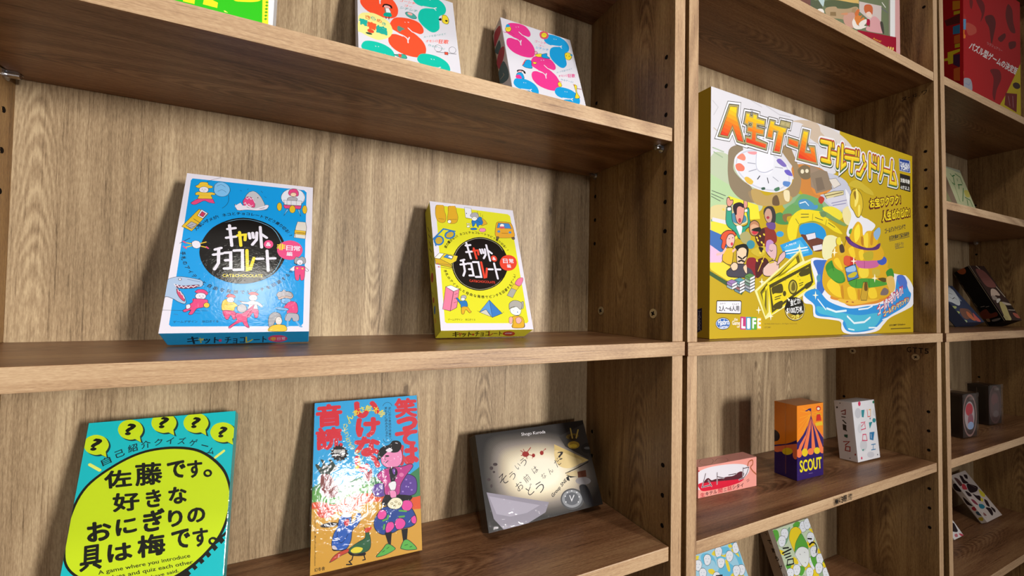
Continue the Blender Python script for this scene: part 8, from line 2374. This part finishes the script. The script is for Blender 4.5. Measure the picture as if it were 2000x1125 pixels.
ART['N_F'] = '''
p e9e9ea -41626 8971 25935 43989 25162 5196 -41272 -13747
p 6f7a5c -41626 8971 24153 43065 23437 5406 -41278 -13326
p d8b46a -44 9070 13467 12886 13412 8887 3740 6511 -69 5227
b 58604a 15 5256 1290 5380 2679 5948 3022 5034 2843 4565 1281 4158 8 4145
b b8cdd0 1811 6065 3564 6658 3376 5253 2936 5211
b 586246 3736 6096 6641 7277 11218 8377 13412 8887 13199 8045 11008 7222 7372 6250 4085 5279
b b49a78 3724 4645 4443 5397 6631 6219 7371 6144 10034 7013 12400 8113 13198 7934 11775 5727 7354 4551 4789 3950
p 8a7250 5158 4901 6715 5403 6801 4798 5152 4326
p a88c68 11403 7459 12799 8134 12185 6839 11094 6273
b c99a8a 9060 5624 11790 6931 12371 5914 11758 4416 9235 4288
b d0906a 8493 5763 10027 6363 9829 5923 8112 5481
b ece6e0 1797 4122 2319 4496 3195 4679 3544 4277 2839 4153
p cfc0bc 13519 9364 20620 10927 20463 8224 17313 7127 13497 7701
b c8402a 15044 8981 15881 9615 17146 9953 17776 9538 17546 8443 16703 8624 15444 8107
b c8673c 15042 8869 16091 9661 17357 9910 17772 9309 17440 8466 17023 8840 15650 8061 15136 8230
b ead0c0 15756 8207 16704 8681 17439 8409 17218 7831 16270 7699 15647 7837
b a8123c 15949 7149 16788 7301 16668 6364 15726 6185
b d9a0a4 17001 7480 18185 8364 19480 8375 20346 7842 20807 6486 20315 6086 15816 5207 16036 6057 16771 6171
b ece4dc 11375 5276 12177 6290 12771 6040 13162 5283 14373 5103 12751 4500 11759 4525
b d8803c 11976 6008 12785 7031 13628 6971 14405 7329 13783 6468 14811 7125 15217 6696 13979 5977 12960 5221 12172 5852
b ece4dc 13469 5708 14392 6438 15635 7051 15731 6522 14998 5793 15826 5881 14169 5041 13463 5266
b d0703c 12186 6949 12996 7869 13642 7968 13186 7050 12380 6573
b 46423c 20127 7889 21014 8165 21428 6442 20763 6473
p a82c44 12950 4451 25548 6964 25395 -637 12840 -3767
p 9a0f2c 12950 4451 25548 6964 25395 -637 12840 -3767
s a88a8e 150 23303 16400 23121 6715
s e8e4e0 200 20853 11582 21960 11135
s 6a6a74 200 20614 10578 22623 10417
t e0a83c .02|17693 4307 20288 4494 17805 4679|Anne!
t e8c86a .02|22503 3973 24566 4379 22625 4473|...
p 2a1a80 -1222 7639 17 8082 45 2045 -1258 1636
'''
ART['O_F'] = '''
p a81218 -2660 33196 30843 44989 29875 663 -3095 -5063
b 6a1418 5510 24330 7930 25054 9386 24061 8863 22009 7373 20171 7888 22204
b 5c1416 9602 21981 12878 23151 14392 21880 13314 18682 12267 16724 11310 19828 9832 20855
b 5c1416 15372 18740 18563 20688 19084 19961 16932 18291
b 641616 20305 27758 22480 27140 22981 24512 24049 22280 21285 22040 19171 24692
b 5c1416 20686 19138 24009 20248 23984 18980 21204 17775
b 6a1418 11669 10831 15772 11783 16787 10066 14659 7174 13590 4544 12595 5777 13159 9254
b 701818 2673 23481 4079 23669 3585 21898 2888 22158
b b8483a 1220 18231 4954 18566 5411 17292 2111 15949
t e0dcdc .03|2166 13071 24413 12527 3258 14869|パズル型ゲームの決定版
t b88080 .01|10252 15968 17419 16086 10263 16685|ラグジュアリー
p b8a018 26276 15490 26848 15626 26697 111 15896 3921 18844 6838
p 6a1c1c 18853 7331 24608 8288 24242 3944 18270 4514
b 3a2420 26118 10048 25033 9515 23570 9343 22584 9627 22638 10199 23701 10730 25166 10910 26173 10628
s c8a0a0 100 20186 6870 20958 4800
s c8a0a0 100 22371 7322 22596 4750
b 9a9aa4 -70 6070 1075 6734 3149 6671 3446 4554 135 4304
s 5a6aa8 80 695 5559 2206 5433 2911 6274
p 5c8fb8 -1495 18384 1138 19010 1018 16757 -1520 16228
p e07a24 -1522 16115 514 16552 367 15714 957 15529 812 14920 -9 14659 -22 13610 -1555 13283
p b8a81c -1554 13351 -21 13678 -156 10081 -1596 9779
p 4a2450 -1596 9779 -156 10081 -274 7834 -1622 7635
p e07a40 -1622 7635 88 7872 -26 5966 -1642 5944
p 5a5a38 -1646 5606 -27 5853 -44 4492 -1655 4818
p c8a41c -1369 29091 -8 29541 -126 19953 -1482 19474
p b02a20 -1482 19519 556 19920 1232 19150 -1495 18338
'''
ART['O_L'] = '''
p 8c1014 1421 34473 4543 32173 4415 2488 1309 3805
p a86818 3378 23487 4503 22885 4496 21169 3370 21519
p a08a18 3539 21183 4494 20825 4492 20208 3536 20421
p 4a1a18 2072 20088 4491 20140 4483 18197 2414 18714
p 2a6288 3407 18021 4482 17923 4473 16028 3400 16405
p a8501c 3568 15964 4473 15868 4465 14089 3561 14352
p a08a18 3679 14173 4465 13975 4461 13177 3675 13368
p b09a1c 2565 13029 4460 12835 4457 12265 3417 12121 3409 10280 2641 10432 2593 11270 2039 11433 2041 11900 2561 11868
p 3a1834 3416 12006 4455 11764 4442 8850 3408 10049
p a85020 3489 9088 4443 9032 4430 6122 3479 6676
'''
ART['P_F'] = '''
p b4b8a0 1642 16601 11718 16310 11234 14396 585 15195
s 2a7a3a 260 2910 13527 3310 12910 4988 13438
s 2a7a3a 260 3882 12997 2850 10552 2054 10973
s 2a7a3a 260 5646 13951 7712 13303 7559 11493
s 2a7a3a 260 4698 10814 7016 11143
s 2a7a3a 220 5581 12571 5321 11920
s 2a7a3a 260 5008 10723 4308 9685
s 6a9a4a 180 1170 11914 2519 9972 1812 5931
s 2a7a3a 260 6880 10173 3459 6263
s 2a7a3a 260 5690 7598 7847 7068 7818 5466
s 2a7a3a 260 6232 7001 5474 5455
b d8cf6a 6700 9472 9049 9789 8720 8118 6387 7820
'''
ART['P_L'] = '''
p cdb8a4 1991 13082 2589 3880 1284 4265 1012 10962
'''
ART['Q_L'] = '''
b b8643c 2337 13410 1729 13270 1166 13733 982 14537 1289 15205 1906 15338 2464 14864 2640 14067
s 5a4a3a 100 -64 15634 258 -14
s 6a5a48 160 34 14508 132 13396
s 6a5a48 140 239 11048 206 10042
s 6a5a48 100 300 8976 278 6789
s 6a5a48 100 327 5975 419 4952
b 6a3020 266 3479 1652 3777 1895 2523 3003 2377 2844 1520 1658 1507 528 1645 29 2441
s 8a8278 130 1038 4650 1731 4505
s 8a8278 130 1893 4234 2454 4151
b 8a6a4a 528 1645 1096 1575 1019 861 533 1079
b 7a7068 1420 1055 2293 1031 3075 859 2607 519 1501 646
s a89880 110 3501 14750 3399 -20
'''
ART['Q_F'] = '''
p 3a2824 -403 16096 6861 16376 5691 -298 -1901 -1414
s b8a890 250 2283 14724 3487 12071 4709 6112
s a89880 130 216 14755 12 11155 -536 -148
b 7a4a44 1465 13654 3522 13308 4255 11276 4178 8857 1373 8790 949 11182
b c8b0a0 1978 8113 3295 8043 3566 6675 3094 6374 2019 6451 859 5850 639 6425
b 9a8a80 869 6429 1933 6062 1764 5289 393 5266
b c8c0b8 1420 5283 2538 5686 2681 5304 1367 4518 912 4511
b b8a870 1709 4523 2968 4542 2937 3401 2284 1523 1880 230 462 -143 487 1507
b a89868 184 1136 1149 959 759 -50 -425 -147
b b8a898 2667 4728 3887 4555 5331 4098 4708 3899 3181 3973
b 241814 3252 3784 4998 3427 5207 2862 3298 2746
s c0b0a0 160 2992 2649 4967 2576
b a85a4a 3728 1908 5005 1547 5122 619 3989 612 3554 1163
'''
ART['R_F'] = '''
p 8a94a4 1581 11957 7961 9705 7633 5598 -9422 4964
b c8ccd0 6376 9236 8240 8464 6399 5579 3861 4363 1696 5116 718 5880
s 2a2a30 120 4246 7743 5541 7472
s 2a2a30 140 2882 6709 3427 6125 5347 6560 5693 5966
p 4468a0 -624 5084 -502 3180 172 -72 -3150 -36 -3860 3165
b a8b070 -943 4125 1942 4151 927 3568 -1359 3553
b a8b070 -2280 2799 1123 2809 -40 2148 -2868 2241
b 9aa884 -1676 584 945 564 270 -18 -2421 -44
b 7a5448 2526 3386 5247 3596 7361 3217 6513 1666 1657 745 652 1680
b c8704a 5035 2820 5974 2243 5989 526 4411 538 3738 1673
b c8605a 7950 2438 8130 1662 8262 222 6256 240 6250 1094
'''
ART['U_F'] = '''
p d0c2bc 2423 12193 11572 10817 9991 -304 -3782 -403
b 2a1c22 4187 9585 5102 9248 4829 8523 5409 7667 3241 7928 3472 8742
b 2a1c22 6188 9463 7434 9170 6484 8449 5737 8761
b 5a3a38 1304 9565 2401 9105 2435 7966 962 7650 919 8777
b c8404c 2163 7824 3301 7730 3072 6926 2529 6647 1014 6994
b 2a1c22 4450 7635 6209 7156 7755 6331 5997 5688 3102 5812 3133 6730
b 2a1c22 3493 5561 4277 5059 5672 4634 4357 3771 3520 4462
b d8c83a 7413 5823 8041 5341 8268 4555 7247 4176 6345 4517 6621 5210
b d8c83a 5454 4305 5904 3861 4747 3521 4630 3904
b 2a1c22 6240 3802 7026 3298 6088 2201 5310 2700
b 2a7a94 2462 3391 3933 3127 4109 2559 2789 2357 1760 2721
b 2a1c22 4167 2371 5871 1882 5226 939 3987 680 4073 1680
b 2a1c22 6421 2140 7257 1451 6486 881 6042 1317
b 8a3a4c 964 4730 2000 4368 2035 3290 945 3841
b 2a1c22 1331 6481 2440 5925 2353 5210 1045 5437
b 8a5a58 1606 1786 2045 1356 1791 1023 1017 1289
s 8a6a68 100 5068 7723 6784 6305
s 8a7a78 100 589 2148 1067 678
'''
ART['U_L'] = '''
b 2a1c1c 639 8371 1347 8351 1396 7045 897 6635 222 7375
b 2a1c1c 630 5616 972 4270 1083 3533 305 4084
b a83038 708 3274 1538 3244 963 2511 505 2797
b 3a4a5a 848 2364 1724 1981 1409 1367 674 1711
b b8a030 358 1094 1181 1077 867 465 300 592
'''
ART['V_F'] = '''
p e8e2e2 1072 3899 4459 2547 4408 -106 -44 -49
b 2a1c20 1007 2966 3860 2423 3249 974 1272 1361 215 2494
s e8e2e2 200 4107 2455 3231 205
b c84a5c 2926 574 3920 377 4266 -77 3353 -49
b c8707c 1321 738 2362 685 1946 232 1010 343
'''
game_box('A', 'game_box', 1, 0.00030, (0.13504, 0.08707, -0.00539, 0.43856, 0.09993, 0.14907, 0.02790), '1d9bd8', 'blue card game box with shark, dinosaur and a black oval title, leaning at the left', 'game box', {'F': ART['A_F'], 'U': ART['A_U']}, tray='1d9bd8', split=0.93, style=(0.45, 0.15, 0, 0.2))
game_box('B', 'game_box', 1, 0.00030, (0.35056, 0.09107, -0.02525, 0.40701, 0.10030, 0.14986, 0.02526), 'd8d23a', 'yellow card game box with tent, lipstick and car drawings around a black circle title', 'game box', {'F': ART['B_F'], 'U': ART['B_U'], 'L': ART['B_L']}, tray='d8d23a', split=0.93)
game_box('C', 'game_box', 1, -0.21334, (0.07733, 0.09741, 0.00917, 0.35496, 0.09998, 0.14991, 0.02499), '1fbcc0', 'turquoise game box with large lime oval and question mark bubbles, shrink-wrapped, bottom left', 'game box', {'F': ART['C_F']}, tray='1fbcc0', film=True, split=0.93)
game_box('D', 'game_box', 1, -0.21334, (0.24216, 0.10978, -0.01841, 0.27542, 0.10073, 0.14969, 0.01797), 'c79a4a', 'shrink-wrapped game box with pink-headed kimono figure, pheasant and big red characters', 'game box', {'F': ART['D_F']}, tray='c79a4a', film=True, split=0.9)
game_box('E', 'game_box', 1, -0.21334, (0.41111, 0.10365, 0.02618, 0.44083, 0.15125, 0.09953, 0.02094), '2c2926', 'dark landscape game box with handwritten title, blood spots and a pocket watch', 'game box', {'F': ART['E_F'], 'L': ART['E_L']}, tray='1d1b1a', film=True, split=0.9)
game_box('F', 'game_box', 1, 0.22887, (0.43131, 0.09849, -0.00231, 0.35474, 0.09906, 0.14954, 0.02528), 'd8d6df', 'white game box with fat pink and blue numerals, top shelf near the right wall', 'game box', {'F': ART['F_F'], 'L': ART['F_L']}, tray='cfc6bb', split=0.8)
game_box('G', 'game_box', 1, 0.22887, (0.27026, 0.09993, 0.01293, 0.33398, 0.10365, 0.15001, 0.02253), 'd8d6df', 'white game box with fat orange and turquoise numerals and a pale yellow badge', 'game box', {'F': ART['G_F']}, tray='cfc6bb', split=0.8)
game_box('H', 'game_box', 1, 0.22887, (0.05040, 0.09661, -0.00188, 0.26008, 0.15000, 0.19000, 0.03000), 'e6e8ec', 'bright green game box with yellow lettering, cut off at the top left', 'game box', {'F': ART['H_F']}, tray='e6e8ec')
game_box('Z', 'game_box', 2, 0.00055, (0.06010, 0.09660, 0.00606, -0.00329, 0.50505, 0.30290, 0.07496), 'b7982a', 'wide gold board game box with island, cartoon crowd and spinner, on the middle bookcase', 'game box', {'L': ART['Z_L'], 'F': ART['Z_F']}, tray='8a7020', split=0.55, style=(0.4, 0.25, 0, 0))
game_box('I', 'card_carton', 2, -0.21408, (0.10326, 0.09342, -0.05355, 0.00001, 0.11000, 0.04049, 0.02175), 'efa9a0', 'low salmon pink card box with a red mouth drawing, leftmost on its shelf', 'card box', {'F': ART['I_F'], 'T': ART['I_T']}, kind='carton', film=True)
game_box('J', 'card_carton', 2, -0.21408, (0.28435, 0.08583, -0.03353, -0.00018, 0.06235, 0.10869, 0.03403), 'e8791c', 'orange and purple card box with striped circus tent and yellow SCOUT lettering', 'card box', {'F': ART['J_F'], 'L': ART['J_L'], 'T': ART['J_T']}, kind='carton', film=True)
game_box('K', 'card_carton', 2, -0.21408, (0.44811, 0.07873, -0.03583, 0.09040, 0.06395, 0.09550, 0.02742), 'dedde2', 'white crinkly card box with teal and red shapes, right of the orange circus tent box', 'card box', {'F': ART['K_F'], 'L': ART['K_L'], 'T': ART['K_T']}, kind='carton', film=True)
game_box('L', 'game_box', 2, -0.44225, (0.13430, 0.09948, -0.02401, 0.46369, 0.11000, 0.11375, 0.03000), 'eef0f2', 'light blue and yellow game box crowded with drawn faces, lowest left in the middle bookcase', 'game box', {'F': ART['L_F']}, tray='cfd3d6')
game_box('M', 'game_box', 2, -0.44225, (0.34188, 0.10851, -0.00000, 0.39958, 0.09845, 0.10769, 0.02706), 'eef0f2', 'green and yellow game box crowded with drawn faces, with handwritten brown spine', 'game box', {'F': ART['M_F'], 'L': ART['M_L']}, tray='8c7763', split=0.35)
game_box('N', 'puzzle_box', 2, 0.44383, (0.28949, 0.08500, 0.00453, 0.00072, 0.27000, 0.30000, 0.04999), 'd7a3a2', 'pink-framed picture box of a red-haired girl hugging a cat, top of the middle bookcase', 'puzzle box', {'F': ART['N_F']}, tray='c79594')
game_box('O', 'puzzle_box', 3, 0.45049, (0.22071, 0.09062, -0.03662, -0.01013, 0.26500, 0.30000, 0.04999), 'a8141c', 'large red puzzle game box with colourful interlocking pieces down its corner', 'puzzle box', {'F': ART['O_F'], 'L': ART['O_L']}, tray='7b1015')
game_box('P', 'game_box', 3, 0.23025, (0.37683, 0.10998, -0.01715, 0.26518, 0.09227, 0.15458, 0.02002), 'd8dcae', 'pale green game box with dark green letters, leaning in the right bookcase', 'game box', {'F': ART['P_F'], 'L': ART['P_L']}, tray='c9c9b4')
game_box('Q', 'game_box', 3, 0.00030, (0.46613, 0.08614, -0.24992, 0.46814, 0.04903, 0.14644, 0.03677), '14100f', 'thick black game box with an orange disc on its spine, leaning in the right bookcase', 'game box', {'L': ART['Q_L'], 'F': ART['Q_F']}, tray='2c2019')
game_box('R', 'game_box', 3, 0.00030, (0.32394, 0.09542, 0.01626, 0.56139, 0.10006, 0.10000, 0.02207), '39405a', 'small blue-grey game box lying well back beside the thick black box', 'game box', {'F': ART['R_F']}, tray='22242c', split=0.95)
game_box('U', 'game_box', 3, -0.44710, (0.41509, 0.08875, -0.00000, 0.65039, 0.08357, 0.10153, 0.01295), 'c9bcb4', 'thin pale game box scattered with dark figures, leaning on the lower right shelf', 'game box', {'F': ART['U_F'], 'L': ART['U_L']}, tray='9c8f84')
game_box('V', 'game_box', 3, -0.44710, (0.23720, 0.08976, -0.00153, 0.60421, 0.04249, 0.06000, 0.01998), 'd8d0cc', 'tiny white and red game box half hidden by the right bookcase upright', 'game box', {'F': ART['V_F']}, tray='b9b0aa')

# ---------------------------------------------------------------- clear plastic card cases, unit 3
def card_case(u, x, y, z, yaw, w, h, d, cols, label):
    root = bpy.data.objects.new('card_case', None); C.objects.link(root)
    root.matrix_world = UM[u] @ Matrix.Translation((x, y, z + .0004)) @ rot(0, 0, yaw).to_4x4()
    tag(root, label, 'card case', 'clear plastic card cases')
    bm = bmesh.new(); mats = [paint('2a1f1c', .5, .3)]; st = (.45, .3, 0, 0)
    e = .0022; bm_box(bm, e, w - e, -d + e, -e, e, h - e, 0, .0008)
    f = Face(bm, (e, -d + e, e), (1, 0, 0), (0, 0, 1), (0, -1, 0), w - 2 * e, h - 2 * e, mats, st); W2, H2 = w - 2 * e, h - 2 * e
    def ell(cx, cy, rx, ry, c): f.add([[(W2 * (cx + rx * math.cos(a * math.pi / 12)), H2 * (cy + ry * math.sin(a * math.pi / 12))) for a in range(24)]], c)
    ell(.5, .5, .5, .5, cols[0]); ell(.5, .5, .44, .45, cols[1]); ell(.48, .5, .36, .33, cols[2]); ell(.46, .64, .26, .15, cols[3]); ell(.55, .38, .2, .16, cols[4]); ell(.55, .26, .22, .09, cols[5])
    g = Face(bm, (e, -e, e), (0, -1, 0), (0, 0, 1), (-1, 0, 0), d - 2 * e, h - 2 * e, mats, st)
    g.add([[(.004, .004), (d - .009, .004), (d - .009, H2 - .004), (.004, H2 - .004)]], '191310'); g.stroke([(d * .4, .006), (d * .4, H2 - .006)], .0008, '6a5a50')
    link('card_deck', mesh_from_bm(bm, 'card_deck', mats), root)
    bm = bmesh.new(); bm_box(bm, 0, w, -d, 0, 0, h * .9, 0, .0012)
    link('case_body', mesh_from_bm(bm, 'case_body', [PLASTIC]), root)
    bm = bmesh.new(); bm_box(bm, -.0006, w + .0006, -d - .0006, .0006, h * .9, h + .0006, 0, .0012); bm_box(bm, w * .35, w * .65, -d - .0022, -d, h * .86, h * .93, 0, .0006)
    link('case_lid', mesh_from_bm(bm, 'case_lid', [PLASTIC]), root)
PLASTIC = FILM.copy(); PLASTIC.name = 'clear_plastic'
for n in PLASTIC.node_tree.nodes:
    if n.type == 'BUMP': n.inputs['Strength'].default_value = .05
    if n.type == 'MATH': n.inputs[1].default_value = .3
    if n.type == 'BSDF_GLOSSY': n.inputs['Roughness'].default_value = .18; n.inputs['Color'].default_value = (.9, .8, .76, 1)
card_case(3, 0.1955, 0.0811, -0.21608, -0.0788, 0.0550, 0.0888, 0.0400, ('8a6a66', '3a2c2c', 'a8989c', 'b01c34', '8a4a5c', '8aa0c8'), 'clear plastic card case with red and blue oval emblem, beside the bookcase upright')
card_case(3, 0.3850, 0.1000, -0.21608, -0.1000, 0.0550, 0.0892, 0.0396, ('5a4040', '4a3434', '5e4444', '70484a', '5a4648', '6a5a5c'), 'darker clear plastic card case standing further back and to the right')

# small grey box lying behind the pale green one
root = bpy.data.objects.new('game_box', None); C.objects.link(root)
root.matrix_world = UM[3] @ Matrix.Translation((.300, .132, 0.22995 + .0003)); tag(root, 'small grey box behind the pale green game box, mostly hidden by the upright', 'game box')
bm = bmesh.new(); bm_box(bm, 0, .072, -.014, 0, 0, .030, 0, .0006); mats = [paint('8f857e', .5, .3)]
f = Face(bm, (0, -.014, 0), (1, 0, 0), (0, 0, 1), (0, -1, 0), .072, .030, mats, (.5, .3, 0, 0))
for x in (.045, .053, .060): f.add([[(x, .004), (x + .005, .004), (x + .006, .009), (x + .002, .010)]], '2c2e34')
link('lid', mesh_from_bm(bm, 'lid', mats), root)
# ---------------------------------------------------------------- factory ink marks stamped on the boards
case2 = [o for o in C.objects if o.name == 'bookcase.001'][0]
def marks(name, org, U, V, N, items, w=.06, h=.03):
    bm = bmesh.new(); mats = []; f = Face(bm, org, U, V, N, w, h, mats, (.7, .2, 0, 0))
    for body, x, y, s, sw in items: f.text(body, .012, (x, y), (x + s * sw, y), (x, y + s), '1e1612')
    link(name, mesh_from_bm(bm, name, mats), case2)
zl = -0.21438
marks('ink_stamp', (.276, .0001, zl - .0145), (1, 0, 0), (0, 0, 1), (0, -1, 0), [('(', .001, .002, .010, .25), ('M', .005, .003, .008, .7), ('V', .012, .003, .008, .7), ('3', .019, .003, .008, .5), ('棚', .024, .003, .009, .9), ('.', .034, .003, .0014, 1), ('付', .037, .003, .009, .9)], .06, .014)
wx = W_ - T_ - .0001
marks('ink_stamp', (wx, .046, .4085), (0, -1, 0), (0, 0, 1), (-1, 0, 0), [('ヌ', .002, .002, .007, 1), ('-', .011, .005, .001, 3), ('ヰ', .017, .002, .007, 1), ('.', .026, .002, .0012, 1), ('ワ', .030, .002, .007, 1)], .05, .016)
marks('ink_stamp', (wx, .046, -.038), (0, -1, 0), (0, 0, 1), (-1, 0, 0), [('G', .006, .002, .009, .7), ('T', .014, .002, .009, .7), ('T', .022, .002, .009, .7), ('5', .030, .002, .009, .6)], .05, .02)
